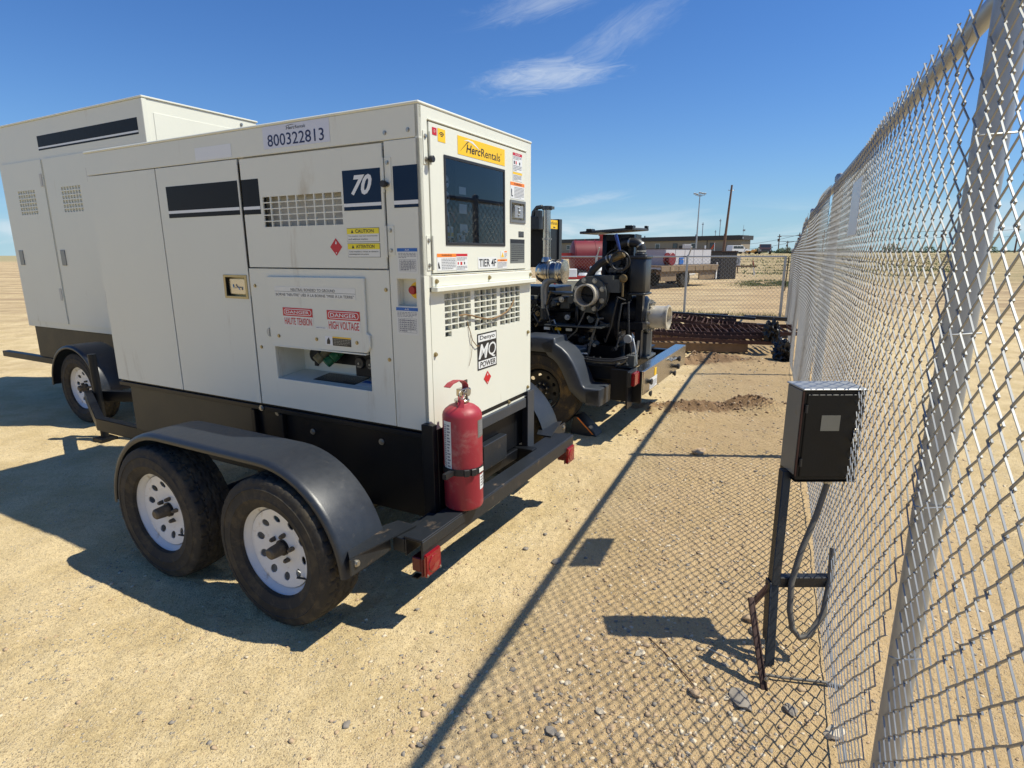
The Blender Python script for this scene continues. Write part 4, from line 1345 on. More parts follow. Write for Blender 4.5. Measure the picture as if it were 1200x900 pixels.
# skid, fuel tank and chassis under the enclosure
sk = MB()
sk.box((0.030, 0.040, 0.335), (0.055, 1.235, 0.730))
sk.box((0.125, 0.040, 0.43), (0.885, 1.235, 0.730))
sk.box((0.056, 0.040, 0.43), (0.124, 1.235, 0.730))
sk.box((0.886, 0.040, 0.43), (GW - .03, 1.235, 0.730))
sk.build('fuel_tank', 'black', gen)
sk2 = MB()
sk2.box((0.035, 1.24, 0.43), (GW - .03, GL - .05, 0.733))
sk2.build('side_shield', 'shield', gen, bevel=0.004)
bt = MB()
bt.box((0.0, 0.0, 0.735), (GW, GL, 0.760))
bt.box((0.012, 0.004, 0.762), (GW - .01, GL - .01, 0.772))
bt.build('base_skid', 'black', gen, bevel=0.002)
MB().box((0.10, -0.012, 0.668), (0.935, 0.03, 0.7245)).build('end_beam', 'fender2', gen, bevel=0.003)
MB().box((0.942, -0.020, 0.385), (1.024, -0.012, 0.762)).box((1.016, -0.0115, 0.385), (1.024, 0.06, 0.762)).build('corner_post', 'fender2', gen, bevel=0.001)
MB().box((0.0, -0.006, 0.372), (0.0735, 0.0, 0.735)).box((-0.045, -0.050, 0.372), (-0.012, 0.012, 0.820)).box((-0.011, -0.052, 0.372), (0.055, -0.046, 0.795)).build('extinguisher_bracket', 'black', gen, bevel=0.002)
for v_ in (0.96, 1.18):
    MB().box((0.004, v_, 0.505), (0.029, v_ + .030, 0.729)).build('tank_strap', 'black', gen, bevel=0.003)
for v_, z_ in ((1.108, 0.738), (0.766, 0.657), (0.307, 0.673), (1.02, 0.725)):
    MB().bolt((0.028 if v_ != 1.108 else -0.001, v_, z_ if v_ != 1.108 else .748), (-1, 0, 0), 0.011, 0.010).build('frame_bolt', 'zinc', gen, smooth=False)
ch = MB()
for u_ in (0.06, 0.89):
    ch.box((u_, -0.075, 0.335), (u_ + .06, GL + .5, 0.425))
for v_ in (0.02, 0.62, 1.25, 1.95, 2.4):
    ch.box((0.12, v_, 0.36), (0.89, v_ + .06, 0.42))
ch.add([(0.06, GL + .5, .335), (.12, GL + .5, .335), (.12, GL + .5, .425), (.06, GL + .5, .425), (.47, GL + 1.5, .335), (.53, GL + 1.5, .335), (.53, GL + 1.5, .425), (.47, GL + 1.5, .425)], [(0, 1, 5, 4), (1, 2, 6, 5), (2, 3, 7, 6), (3, 0, 4, 7), (4, 5, 6, 7)])
ch.add([(0.89, GL + .5, .335), (.95, GL + .5, .335), (.95, GL + .5, .425), (.89, GL + .5, .425), (.49, GL + 1.5, .335), (.55, GL + 1.5, .335), (.55, GL + 1.5, .425), (.49, GL + 1.5, .425)], [(0, 1, 5, 4), (1, 2, 6, 5), (2, 3, 7, 6), (3, 0, 4, 7), (4, 5, 6, 7)])
ch.build('chassis_frame', 'black', gen, bevel=0.003)
MB().box((0.45, -0.010, 0.43), (0.70, 0.035, 0.57)).build('tank_guard', 'scuffed', gen, bevel=0.003)
dk = MB()
dk.prism([(0.40, 0.430), (0.64, 0.430), (0.64, 0.600), (0.40, 0.560)], lambda a, b, d: (a, d, b), -0.030, -0.012)
# bumper beam (folded channel, open ends)
bp_ = MB()
bp_.box((-0.300, -0.165, 0.4095), (1.305, -0.075, 0.4170))
bp_.box((-0.300, -0.165, 0.335), (1.305, -0.158, 0.4093))
bp_.box((-0.300, -0.083, 0.335), (1.305, -0.0755, 0.4093))
bp_.build('bumper', 'scuffed', gen, bevel=0.0025)
MB().box((-0.303, -0.170, 0.4175), (0.018, -0.073, 0.4255)).box((-0.303, -0.1720, 0.372), (0.018, -0.1655, 0.4175)).build('bumper_sleeve', 'scuffed', gen, bevel=0.002)
for u0, u1 in ((-0.300, 0.06), (0.95, 1.305)):
    MB().box((u0, -0.073, 0.345), (u1, -0.015, 0.409)).build('bumper_arm', 'scuffed', gen, bevel=0.002)
# fender brackets
for sgn, ua, ub in ((1, -0.535, -0.305), (-1, 1.31, 1.545)):
    k_ = MB()
    if sgn > 0:
        poly = [(-0.535, 0.000), (-0.190, -0.055), (-0.190, 0.045), (-0.300, 0.085), (-0.47, 0.075)]
    else:
        poly = [(1.546, 0.020), (1.20, -0.055), (1.20, 0.045), (1.310, 0.085), (1.48, 0.075)]
    k_.prism(poly, lambda a, b, d: (a, b, d), 0.412, 0.418)
    k_.box((ua, -0.006, 0.345), (ub, 0.002, 0.412))
    br = k_.build('fender_bracket', 'scuffed', gen)
    MB().bolt((ua + .03 if sgn > 0 else ub - .03, -0.006, 0.385), (0, -1, 0), 0.010, 0.010).build('bracket_bolt', 'zinc', br, smooth=False)
# tail lights
for sgn, u0, u1 in ((1, -0.295, -0.185), (-1, 1.190, 1.300)):
    tb = MB()
    tb.box((u0, -0.150, 0.272), (u1, -0.105, 0.336))
    tb.box((u0, -0.160, 0.250), (u1, -0.150, 0.340))
    hsg = tb.build('tail_light', 'reddk', gen, bevel=0.004)
    l_ = MB()
    l_.box((u0 + .004, -0.178, 0.252), (u1 - .002, -0.1605, 0.354 if sgn < 0 else 0.352))
    l_.lathe([(0.041, 0.0), (0.040, 0.004), (0.0001, 0.007)], ((u0 + u1) / 2, -0.178, 0.302), (0, -1, 0), 28)
    l_.build('lens', 'redlens', hsg, bevel=0.005, seg=2)
    MB().bolt((u1 - .010, -0.178, 0.260), (0, -1, 0), 0.004, 0.003).bolt((u0 + .012, -0.178, 0.260), (0, -1, 0), 0.004, 0.003).build('lens_screw', 'zinc', hsg, smooth=False)
MB().box((-0.303, -0.140, 0.245), (-0.270, -0.110, 0.250)).build('light_tab', 'black', gen)

# fenders
def fender(parent, u_in, u_out, path, m, lip=0.012, th=0.004):
    """arched sheet between u_in and u_out (outer), rounded outer edge and a downturned lip"""
    sgn = 1 if u_out > u_in else -1
    W_ = abs(u_out - u_in)
    cs = [(0.0, -0.002), (0.02, 0.0), (W_ * 0.5, 0.002), (W_ - 0.026, 0.0), (W_ - 0.014, -0.002), (W_ - 0.005, -0.008), (W_, -0.017), (W_, -0.018 - lip)]
    n = len(path)
    vs = []
    for side in (0, 1):
        for i, (v_, z_) in enumerate(path):
            a = path[max(0, i - 1)]
            b = path[min(n - 1, i + 1)]
            tx, tz = b[0] - a[0], b[1] - a[1]
            L = math.hypot(tx, tz) or 1
            nx__, nz__ = tz / L, -tx / L
            if nz__ < 0 and abs(nz__) > abs(nx__):
                nx__, nz__ = -nx__, -nz__
            # normal pointing away from wheel centre
            cxw, czw = WC
            if (v_ - cxw) * nx__ + (z_ - czw) * nz__ < 0:
                nx__, nz__ = -nx__, -nz__
            for (s_, dn) in cs:
                d_ = dn - (th if side else 0)
                ss = s_ - (th if side and s_ > W_ - .02 else 0)
                vs.append((u_in + sgn * ss, v_ + nx__ * d_, z_ + nz__ * d_))
    m_ = len(cs)
    fs = []
    off = n * m_
    for i in range(n - 1):
        for j in range(m_ - 1):
            a, b, c, d = i * m_ + j, i * m_ + j + 1, (i + 1) * m_ + j + 1, (i + 1) * m_ + j
            fs.append((a, b, c, d))
            fs.append((a + off, d + off, c + off, b + off))
        for j in (0, m_ - 1):
            a, d = i * m_ + j, (i + 1) * m_ + j
            fs.append((a, d, d + off, a + off))
    for i in (0, n - 1):
        for j in range(m_ - 1):
            a, b = i * m_ + j, i * m_ + j + 1
            fs.append((a, b, b + off, a + off))
    return MB().add(vs, fs).build('fender', m, parent, angle=50)


VC, ZC, DV = 0.428, 0.335, 0.80
FVC, FZC, FR = 0.482, 0.283, 0.455     # wheel centre, second axle
path = []
for k in range(15):
    t = R(4 + 86 * k / 14)
    path.append((FVC - FR * math.cos(t), FZC + FR * math.sin(t)))
for k in range(1, 8):
    path.append((FVC + (DV - .10) * k / 8, FZC + FR))
for k in range(15):
    t = R(90 - 86 * k / 14)
    path.append((FVC + DV - .10 + FR * math.cos(t), FZC + FR * math.sin(t)))
WC = (VC + DV / 2, 0.2)
fender(gen, -0.285, -0.535, path, 'fender')
fender(gen, GW + 0.285, GW + 0.535, path, 'fender')
w0 = make_wheel(gen, (-0.560, VC, ZC), 0.335, 0.205)
for (u_, v_, fl_) in ((-0.560, VC + DV, False), (GW + .560, VC, True), (GW + .560, VC + DV, True)):
    c = copy_tree(w0, gen)
    c.location = (u_, v_, ZC)
    if fl_:
        c.rotation_euler = (0, 0, math.pi)
for v_ in (VC, VC + DV):
    MB().cyl((-0.33, v_, ZC - .02), (GW + .33, v_, ZC - .02), 0.03, 12).build('axle', 'black', gen)
# tongue jack
MB().cyl((0.505, GL + 1.35, 0.03), (0.505, GL + 1.35, 0.75), 0.03, 14).box((0.44, GL + 1.28, 0.0), (0.57, GL + 1.42, 0.03)).build('tongue_jack', 'black', gen)

# ------------------------------------------------------------------ fire extinguisher on the bumper
ex_u, ex_v, EZ = 0.070, -0.130, 0.4275
exx, exy = loc2w(ex_u, ex_v)
ext = thing('fire_extinguisher', 'dusty red fire extinguisher strapped upright on the bumper of the white generator', 'fire extinguisher', (exx, exy, EZ), TH)
cy_ = MB()
rE = 0.0885
cy_.lathe([(0.0001, 0.004), (rE - .012, 0.0), (rE - .003, 0.004), (rE, 0.014), (rE, 0.430), (rE - .003, 0.443), (rE - .012, 0.456), (rE - .030, 0.470), (rE - .052, 0.479), (0.030, 0.484), (0.024, 0.492), (0.0001, 0.492)], (0, 0, 0), (0, 0, 1), 56)
cy_.build('cylinder', 'red', ext, angle=50)
vv = MB()
vv.cyl((0, 0, 0.488), (0, 0, 0.500), 0.034, 20)
vv.cyl((0, 0, 0.500), (0, 0, 0.535), 0.018, 16)
vv.box((-0.020, -0.016, 0.515), (0.034, 0.016, 0.548))
vv.cyl((0.030, 0, 0.530), (0.062, 0, 0.530), 0.011, 12)
vv.build('valve', 'stainless', ext, bevel=0.002)
ca = MB()
hp = [(0.012, 0.555), (-0.010, 0.566), (-0.045, 0.574), (-0.085, 0.572), (-0.118, 0.560)]
def strip(pts, w_, th, mbx, ax='y'):
    for i in range(len(pts) - 1):
        (x0, z0), (x1, z1) = pts[i], pts[i + 1]
        dx, dz = x1 - x0, z1 - z0
        L = math.hypot(dx, dz)
        nx2, nz2 = -dz / L * th, dx / L * th
        mbx.add([(x0, -w_, z0), (x1, -w_, z1), (x1, w_, z1), (x0, w_, z0), (x0 + nx2, -w_, z0 + nz2), (x1 + nx2, -w_, z1 + nz2), (x1 + nx2, w_, z1 + nz2), (x0 + nx2, w_, z0 + nz2)],
                [(0, 3, 2, 1), (4, 5, 6, 7), (0, 1, 5, 4), (1, 2, 6, 5), (2, 3, 7, 6), (3, 0, 4, 7)])
strip([(0.034, 0.540), (0.030, 0.562), (0.0, 0.585), (-0.04, 0.592), (-0.085, 0.588), (-0.112, 0.576)], 0.016, 0.003, ca)
ca.build('squeeze_lever', 'red', ext)
cl = MB()
strip([(0.0, 0.535), (-0.028, 0.512), (-0.060, 0.462), (-0.085, 0.420)], 0.014, 0.003, cl)
clo = cl.build('carry_handle', 'red', ext)
clo.rotation_euler = (0, 0, R(28))
pn = MB()
pn.tube([(-0.045 + .018 * math.cos(R(t)), -0.030 + 0.004 * math.sin(R(t)), 0.530 + .018 * math.sin(R(t))) for t in range(0, 361, 24)], 0.0022, 6)
pn.tube([(-0.03, -0.028, 0.535), (0.01, -0.02, 0.545)], 0.002, 6)
pn.build('safety_pin', 'zinc', ext)
gg_ = MB()
gg_.lathe([(0.0001, 0.012), (0.017, 0.012), (0.018, 0.0), (0.0001, 0.0)], (0.012, -0.018, 0.530), (0, -1, 0), 20)
gg_.build('pressure_gauge', 'zinc', ext)
MB().box((0.045, 0.008, 0.485), (0.062, 0.014, 0.575)).build('wall_hook', 'hub', ext)


def wrap_label(a0, a1, z0, z1, m_, nm, prints=None, rad=rE):
    mb = MB()
    n = 10
    vs = []
    for k in range(n + 1):
        a = R(a0 + (a1 - a0) * k / n)
        for z_ in (z0, z1):
            vs.append(((rad + .0008) * math.cos(a), (rad + .0008) * math.sin(a), z_))
    mb.add(vs, [(2 * k, 2 * k + 2, 2 * k + 3, 2 * k + 1) for k in range(n)])
    o = mb.build(nm, m_, ext)
    if prints:
        pm = MB()
        rr = random.Random(len(nm))
        for (pa0, pa1, pz0, pz1, n_) in prints:
            h_ = (pz1 - pz0) / n_
            for i in range(n_):
                zt = pz1 - i * h_
                q0, q1 = R(pa0), R(pa0 + (pa1 - pa0) * rr.uniform(.6, 1))
                vs = []
                for k in range(5):
                    a = q0 + (q1 - q0) * k / 4
                    for z_ in (zt - h_ * .5, zt):
                        vs.append(((rad + .0014) * math.cos(a), (rad + .0014) * math.sin(a), z_))
                pm.add(vs, [(2 * k, 2 * k + 2, 2 * k + 3, 2 * k + 1) for k in range(4)])
        pm.build('lettering', 'printgrey', o)
    return o


wrap_label(-212, -181, 0.190, 0.415, 'offwhite', 'instruction_label', [(-208, -199, 0.20, 0.40, 22), (-196, -184, 0.20, 0.40, 14)])
wrap_label(-98, -56, 0.335, 0.415, 'grey', 'inspection_label', [(-94, -60, 0.342, 0.408, 6)])
wrap_label(-92, -60, 0.090, 0.160, 'white', 'paper_tag', [(-88, -64, 0.098, 0.150, 4)])
MB().tube([(0.020, -0.095, 0.215), (0.024, -0.097, 0.16), (0.028, -0.096, 0.12)], 0.0018, 5).build('tag_string', 'ink', ext)
bd = MB()
bd.lathe([(rE + .001, 0.170), (rE + .0035, 0.170), (rE + .0035, 0.200), (rE + .001, 0.200)], (0, 0, 0), (0, 0, 1), 48, closed=True)
bd.tube([(rE * .9, .01, 0.185), (rE + .03, 0.04, 0.185), (rE + .03, 0.10, 0.185)], 0.007, 8)
bd.box((-0.150, -0.010, 0.172), (-0.088, 0.010, 0.196))
strap = bd.build('strap', 'rubber', ext)
for a_ in (-138, -118):
    am = R(a_)
    bk = MB()
    bk.box((-0.012, -0.006, -0.016), (0.012, 0.008, 0.016))
    bk.build('buckle', 'rubber', strap, bevel=0.002, loc=((rE + .006) * math.cos(am), (rE + .006) * math.sin(am), 0.185), rot=(0, 0, am + math.pi / 2))
am = R(-88)
MB().box((-0.020, -0.001, -0.009), (0.020, 0.001, 0.009)).build('strap_label', 'offwhite', strap, loc=((rE + .0055) * math.cos(am), (rE + .0055) * math.sin(am), 0.185), rot=(0, 0, am + math.pi / 2))
wc = MB()
for k in range(4):
    r_ = 0.012 + 0.004 * k
    wc.tube([(rE + .012 + 0.010 * math.cos(R(t)), -0.03 + 0.010 * k * .4, 0.165 + r_ * 1.6 * math.sin(R(t))) for t in range(0, 361, 30)], 0.0013, 5)
wc.build('wire_coil', 'zinc', ext)

# ------------------------------------------------------------------ second cream generator behind the first
g2 = thing('generator_trailer', 'taller cream generator behind the near one, only its sunlit top corner showing', 'generator', (*loc2w(1.05, 3.55), 0), TH)
b_ = MB()
b_.box((0, 0, 0.80), (1.093, 2.6, 2.8))
b_.build('enclosure', 'cream', g2, bevel=0.004)
MB().box((0.08, -0.004, 1.9), (1.0, 0.0, 2.70)).build('end_door', 'cream', g2, bevel=0.002)
for k in range(3):
    dd2 = MB().holed(-.86 - .84 * k, -.06 - .84 * k, 0.86, 2.45, [(-.60 - .84 * k + .05 * i, -.60 - .84 * k + .05 * i + .04, 1.95 + .04 * j, 1.95 + .04 * j + .03) for i in range(7) for j in range(6)], FS, 0.0005, 0.012).build('side_door', 'cream', g2)
    MB().box((-0.020, .72 + .84 * k, 1.45), (-0.0125, .80 + .84 * k, 1.60)).build('paddle_latch', 'steelgrey', dd2, bevel=0.003)
    for z_ in (1.1, 2.2):
        MB().box((-0.018, .075 + .84 * k, z_), (-0.0125, .115 + .84 * k, z_ + .12)).build('hinge', 'cream_in', dd2, bevel=0.002)
sticker(g2, -1.75, -0.10, 2.53, 2.66, FS, 0.0012, 'navydk', [('white', 'q', -1.75, -0.10, 2.545, 2.56)], 'stripe_sticker')
MB().box((-0.012, -0.012, 0.82), (0.03, 0.03, 2.79)).build('corner_trim', 'cream', g2, bevel=0.003)
MB().bolt((0.92, -0.002, 2.755), (0, -1, 0), 0.010, 0.012).build('door_bolt', 'zinc', g2)
MB().box((-0.01, -0.01, 2.8005), (1.103, 2.61, 2.815)).build('roof_panel', 'cream', g2, bevel=0.003)
MB().box((0.05, 0.0, 0.45), (1.04, 2.6, 0.79)).build('fuel_tank', 'black', g2, bevel=0.005)
MB().box((-0.2, -0.12, 0.36), (1.3, -0.02, 0.44)).box((0.05, -0.02, 0.38), (0.12, 3.5, 0.445)).box((0.97, -0.02, 0.38), (1.04, 3.5, 0.445)).build('chassis_frame', 'black', g2, bevel=0.003)
for (u_, v_, fl_) in ((-0.35, 1.0, False), (1.45, 1.0, True)):
    c = copy_tree(w0, g2)
    c.location = (u_, v_, ZC)
    c.rotation_euler = (0, 0, math.pi if fl_ else 0)
WC = (1.0, 0.2)
path2 = [(1.0 - 0.42 * math.cos(R(t)), ZC + 0.41 * math.sin(R(t))) for t in range(0, 181, 9)]
fender(g2, -0.10, -0.38, path2, 'fender')
fender(g2, 1.2, 1.48, path2, 'fender')
#PART2
# ------------------------------------------------------------------ pump trailer
PU = 2.45
px_, py_ = loc2w(PU, 0)
pump = thing('pump_trailer', 'black engine driven water pump on a trailer with grey fenders, parked beyond the white generator', 'pump', (px_, py_, 0), TH)
# frame
fr = MB()
fr.box((0.30, -0.14, 0.47), (0.38, 2.9, 0.59))
fr.box((1.42, -0.14, 0.47), (1.50, 2.9, 0.59))
for v_ in (0.0, 0.55, 1.1, 1.7, 2.4):
    fr.box((0.38, v_, 0.50), (1.42, v_ + .07, 0.57))
fr.build('frame', 'engine', pump, bevel=0.004)
MB().box((0.24, 0.02, 0.592), (1.56, 2.7, 0.612)).build('deck_plate', 'engine', pump, bevel=0.003)
# rear step plate, polished
rp = MB()
rp.box((0.17, -0.250, 0.395), (1.77, -0.238, 0.600))
rp.box((0.17, -0.2375, 0.588), (1.77, -0.14, 0.600))
rp.build('rear_plate', 'chrome', pump, bevel=0.003)
MB().box((0.02, -0.16, 0.30), (0.165, -0.145, 0.615)).box((0.150, -0.2375, 0.33), (0.168, 0.03, 0.60)).build('light_bracket', 'engine', pump, bevel=0.003)
tl = MB()
tl.box((-0.01, -0.19, 0.495), (0.145, -0.1605, 0.615))
t_o = tl.build('tail_light', 'rubber', pump, bevel=0.003)
MB().box((0.0, -0.222, 0.502), (0.138, -0.1905, 0.608)).build('lens', 'redlens', t_o, bevel=0.006, seg=2)
PL = lambda a, b, d: (a, -0.2502 - d, b)
mb_ = MB()
quad(mb_, 0.36, 0.60, 0.405, 0.500, PL, 0.001)
lb = mb_.build('serial_label', 'white', pump)
mb_ = MB()
fine_print(mb_, 0.37, 0.59, 0.410, 0.470, 5, PL, 0.0016)
mb_.build('lettering', 'printgrey', lb)
MB().box((0.50, -0.2525, 0.503), (0.565, -0.2503, 0.570)).build('warning_label', 'yellow', pump)
for u_, z_, L_ in ((0.33, 0.485, .03), (0.36, 0.375, .02), (1.28, 0.455, .05), (1.35, 0.52, .04), (1.22, 0.395, .03)):
    k_ = MB()
    k_.cyl((u_, -0.25, z_), (u_, -0.25 - L_ * .5, z_), 0.018, 14)
    k_.cyl((u_, -0.25 - L_ * .5, z_), (u_, -0.25 - L_, z_), 0.027, 14)
    k_.build('rubber_buffer', 'rubber', pump, bevel=0.003)
hk = MB()
for k in range(5):
    hk.tube([(1.0 + .05 * k, -0.255 - .02 * (k % 2), 0.565 - .006 * k), (1.03 + .05 * k, -0.275, 0.545), (1.05 + .05 * k, -0.26, 0.565 - .01 * k)], 0.008, 7)
hk.build('safety_chain', 'zinc', pump)
# fenders + wheels
P2 = [(0.066, .300), (0.066, .38), (0.067, .440), (0.080, .447), (.210, .447), (.228, .470), (.245, .515), (.272, .572), (.312, .650), (.365, .722), (.420, .770), (.475, .800), (.482, .808), (.488, .845), (.500, .852), (.65, .855), (.80, .852), (.812, .845), (.818, .808), (.825, .800), (.880, .770), (.935, .722), (.988, .650), (1.028, .572), (1.055, .515), (1.072, .470), (1.090, .447), (1.22, .447), (1.234, .440), (1.235, .38), (1.235, .300)]
WC = (0.65, 0.25)
fender(pump, 0.27, 0.0, P2, 'fender2', lip=0.11)
fender(pump, 1.53, 1.80, P2, 'fender2', lip=0.11)
pw = make_wheel(pump, (0.035, 0.65, 0.365), 0.368, 0.225, white=False)
c = copy_tree(pw, pump)
c.location = (1.765, 0.65, 0.365)
c.rotation_euler = (0, 0, math.pi)
MB().cyl((0.2, 0.65, 0.36), (1.6, 0.65, 0.36), 0.035, 12).build('axle', 'engine', pump)

# volute, suction flange and coupling
vo_ = MB()
vo_.lathe([(0.0001, 0), (0.20, 0), (0.285, 0.03), (0.30, 0.09), (0.30, 0.17), (0.285, 0.23), (0.20, 0.27), (0.0001, 0.27)], (0.82, 0.12, 1.00), (0, 1, 0), 40)
vo_.lathe([(0.0001, 0), (0.17, 0), (0.17, 0.16), (0.12, 0.20), (0.0001, 0.20)], (0.82, 0.10, 1.00), (0, -1, 0), 32)
vo_.box((0.60, 0.10, 0.61), (1.04, 0.42, 0.72))
vo_.build('pump_volute', 'engine', pump, bevel=0.0, angle=40)
FC = (0.45, 0.345, 1.195)
fl_ = MB()
fl_.lathe([(0.090, 0.0), (0.158, 0.0), (0.160, 0.003), (0.160, 0.027), (0.158, 0.030), (0.095, 0.030)], (0.45, FC[1], FC[2]), (-1, 0, 0), 48)
fl_.lathe([(0.135, 0.0), (0.14, -0.03), (0.16, -0.032), (0.16, -0.055), (0.10, -0.06), (0.10, -0.25), (0.0001, -0.25)], (0.45, FC[1], FC[2]), (-1, 0, 0), 48)
fl_.box((0.46, FC[1] - .26, FC[2] + .02), (0.62, FC[1] - .10, FC[2] + .13))
fl_.box((0.46, FC[1] - .20, FC[2] + .13), (0.70, FC[1] + .04, FC[2] + .165))
flo = fl_.build('suction_flange', 'castiron', pump)
for k in range(8):
    a = 2 * math.pi * (k + .5) / 8
    MB().bolt((0.420, FC[1] + .132 * math.cos(a), FC[2] + .132 * math.sin(a)), (-1, 0, 0), 0.0155, 0.020).build('flange_bolt', 'zinc', flo, smooth=False)
cpn = MB()
prof = [(0.078, 0.0)]
for k in range(8):
    prof += [(0.078, 0.012 * k + .010)]
prof = [(0.096, -0.0)] + [(0.097 if k % 2 else 0.0955, 0.008 * k) for k in range(1, 13)] + [(0.097, 0.108), (0.084, 0.110), (0.082, 0.09), (0.080, -0.02)]
cpn.lathe(prof, (0.420, FC[1], FC[2]), (-1, 0, 0), 48)
cpn.build('suction_coupling', 'aluminium', pump, angle=50)
MB().lathe([(0.0001, 0.0), (0.079, 0.0)], (0.430, FC[1], FC[2]), (-1, 0, 0), 32).build('bore', 'ink', pump)
# discharge on the rear
DC = (0.85, 0.98)
ds = MB()
ds.lathe([(0.10, 0.0), (0.155, 0.0), (0.157, -0.004), (0.157, -0.024), (0.155, -0.028), (0.10, -0.028)], (DC[0], -0.075, DC[1]), (0, 1, 0), 44)
ds.lathe([(0.085, 0.0), (0.155, 0.0), (0.155, 0.022), (0.09, 0.024), (0.09, 0.25)], (DC[0], -0.073, DC[1]), (0, 1, 0), 44)
dso = ds.build('discharge_flange', 'castiron', pump)
for k in range(8):
    a = 2 * math.pi * (k + .5) / 8
    MB().bolt((DC[0] + .130 * math.cos(a), -0.103, DC[1] + .130 * math.sin(a)), (0, -1, 0), 0.014, 0.026).build('flange_bolt', 'zinc', dso, smooth=False)
dcn = MB()
dcn.lathe([(0.100, 0.0)] + [(0.1025 if k % 2 else 0.101, 0.011 * k) for k in range(1, 13)] + [(0.112, 0.148), (0.113, 0.165), (0.096, 0.167), (0.094, 0.15), (0.092, 0.0)], (DC[0], -0.104, DC[1]), (0, -1, 0), 48)
dcn.build('discharge_coupling', 'aluminium', pump, angle=50)
MB().lathe([(0.0001, 0.0), (0.093, 0.0)], (DC[0], -0.110, DC[1]), (0, -1, 0), 32).build('bore', 'ink', pump)
MB().box((DC[0] - .09, -0.10, 0.60), (DC[0] + .09, -0.03, 0.83)).box((DC[0] - .14, -0.13, 0.602), (DC[0] + .14, 0.0, 0.625)).build('pipe_stand', 'castiron', pump, bevel=0.004)
# air canister with elbow
cn = MB()
def cc_box(m_, u0, u1, v0, v1, z0, z1, ch_):
    poly = [(u0 + ch_, v0), (u1 - ch_, v0), (u1, v0 + ch_), (u1, v1 - ch_), (u1 - ch_, v1), (u0 + ch_, v1), (u0, v1 - ch_), (u0, v0 + ch_)]
    m_.prism(poly, lambda a, b, d: (a, b, d), z0, z1)
cc_box(cn, 0.575, 0.775, -0.108, 0.036, 1.21, 1.505, 0.015)
cno = cn.build('air_filter_canister', 'canister', pump, bevel=0.004)
cn = MB()
cc_box(cn, 0.565, 0.785, -0.118, 0.046, 1.506, 1.530, 0.015)
cc_box(cn, 0.62, 0.73, -0.080, 0.010, 1.531, 1.552, 0.02)
cn.build('canister_lid', 'canister', cno, bevel=0.003)
cn = MB()
cc_box(cn, 0.560, 0.790, -0.122, 0.050, 1.192, 1.209, 0.02)
cn.build('canister_foot', 'canister', cno, bevel=0.003)
MB().box((0.63, -0.08, 0.61), (0.70, -0.02, 1.191)).box((0.60, -0.10, 0.88), (0.72, 0.14, 0.95)).build('canister_post', 'engine', pump, bevel=0.003)
def arc(c, r_, a0, a1, n, pl):
    return [pl(c[0] + r_ * math.cos(R(a0 + (a1 - a0) * k / n)), c[1] + r_ * math.sin(R(a0 + (a1 - a0) * k / n))) for k in range(n + 1)]
eb = MB()
pts = [(0.675, -0.035, 1.553), (0.675, -0.035, 1.580)] + arc((0.025, 1.585), 0.058, 180, 90, 6, lambda a, b: (0.675, a, b)) + [(0.675, 0.10, 1.645), (0.70, 0.16, 1.625), (0.74, 0.20, 1.60)]
eb.tube(pts, 0.040, 18)
ebo = eb.build('intake_elbow', 'rubber', pump)
for p0, p1 in (((0.675, -0.035, 1.562), (0.675, -0.035, 1.576)), ((0.675, 0.065, 1.643), (0.675, 0.080, 1.6435)), ((0.675, -0.028, 1.612), (0.675, -0.020, 1.622))):
    MB().cyl(p0, p1, 0.0425, 20).build('hose_clamp', 'zinc', ebo)
# radiator with shroud and top plate
ra = MB()
ra.box((0.70, 0.040, 0.62), (0.76, 0.085, 1.715))
ra.box((0.70, 0.300, 0.62), (0.76, 0.335, 1.715))
ra.box((0.70, 0.085, 1.66), (0.76, 0.300, 1.715))
ra.box((0.70, 0.085, 1.10), (0.76, 0.300, 1.28))
ra.box((0.76, 0.040, 0.9), (0.93, 0.055, 1.715))
ra.box((0.76, 0.320, 0.9), (0.93, 0.335, 1.715))
ra.build('radiator_housing', 'engine', pump, bevel=0.003)
MB().box((0.90, 0.056, 0.95), (0.93, 0.319, 1.70)).build('radiator_core', 'rubber', pump)
fs_ = MB()
fs_.lathe([(0.115, 0.0), (0.125, 0.0), (0.125, 0.08), (0.115, 0.08)], (0.78, 0.19, 1.47), (-1, 0, 0), 36, closed=True)
fs_.lathe([(0.0001, 0.06), (0.03, 0.06), (0.035, 0.0)], (0.78, 0.19, 1.47), (-1, 0, 0), 20)
for k in range(6):
    a = R(60 * k)
    c_, s_ = math.cos(a), math.sin(a)
    fs_.add([(0.755, 0.19 + c_ * .03 - s_ * .02, 1.47 + s_ * .03 + c_ * .02), (0.740, 0.19 + c_ * .03 + s_ * .02, 1.47 + s_ * .03 - c_ * .02), (0.740, 0.19 + c_ * .11 + s_ * .035, 1.47 + s_ * .11 - c_ * .035), (0.760, 0.19 + c_ * .11 - s_ * .03, 1.47 + s_ * .11 + c_ * .03)], [(0, 1, 2, 3)])
fs_.build('cooling_fan', 'canister', pump)
tp = MB()
tp.add([(a, b, (1.722 + (0.52 - b) * 0.055) + d) for d in (0, 0.022) for a, b in ((0.60, 0.030), (0.98, -0.010), (0.98, 0.50), (0.60, 0.52))], [(3, 2, 1, 0), (4, 5, 6, 7), (0, 1, 5, 4), (1, 2, 6, 5), (2, 3, 7, 6), (3, 0, 4, 7)])
tpo = tp.build('top_plate', 'fender2', pump, bevel=0.004)
MB().box((0.59, 0.025, 1.758), (0.68, 0.095, 1.788)).build('plate_clamp', 'engine', tpo, bevel=0.004)
MB().box((0.59, 0.40, 1.738), (0.68, 0.455, 1.766)).build('plate_clamp', 'engine', tpo, bevel=0.004)
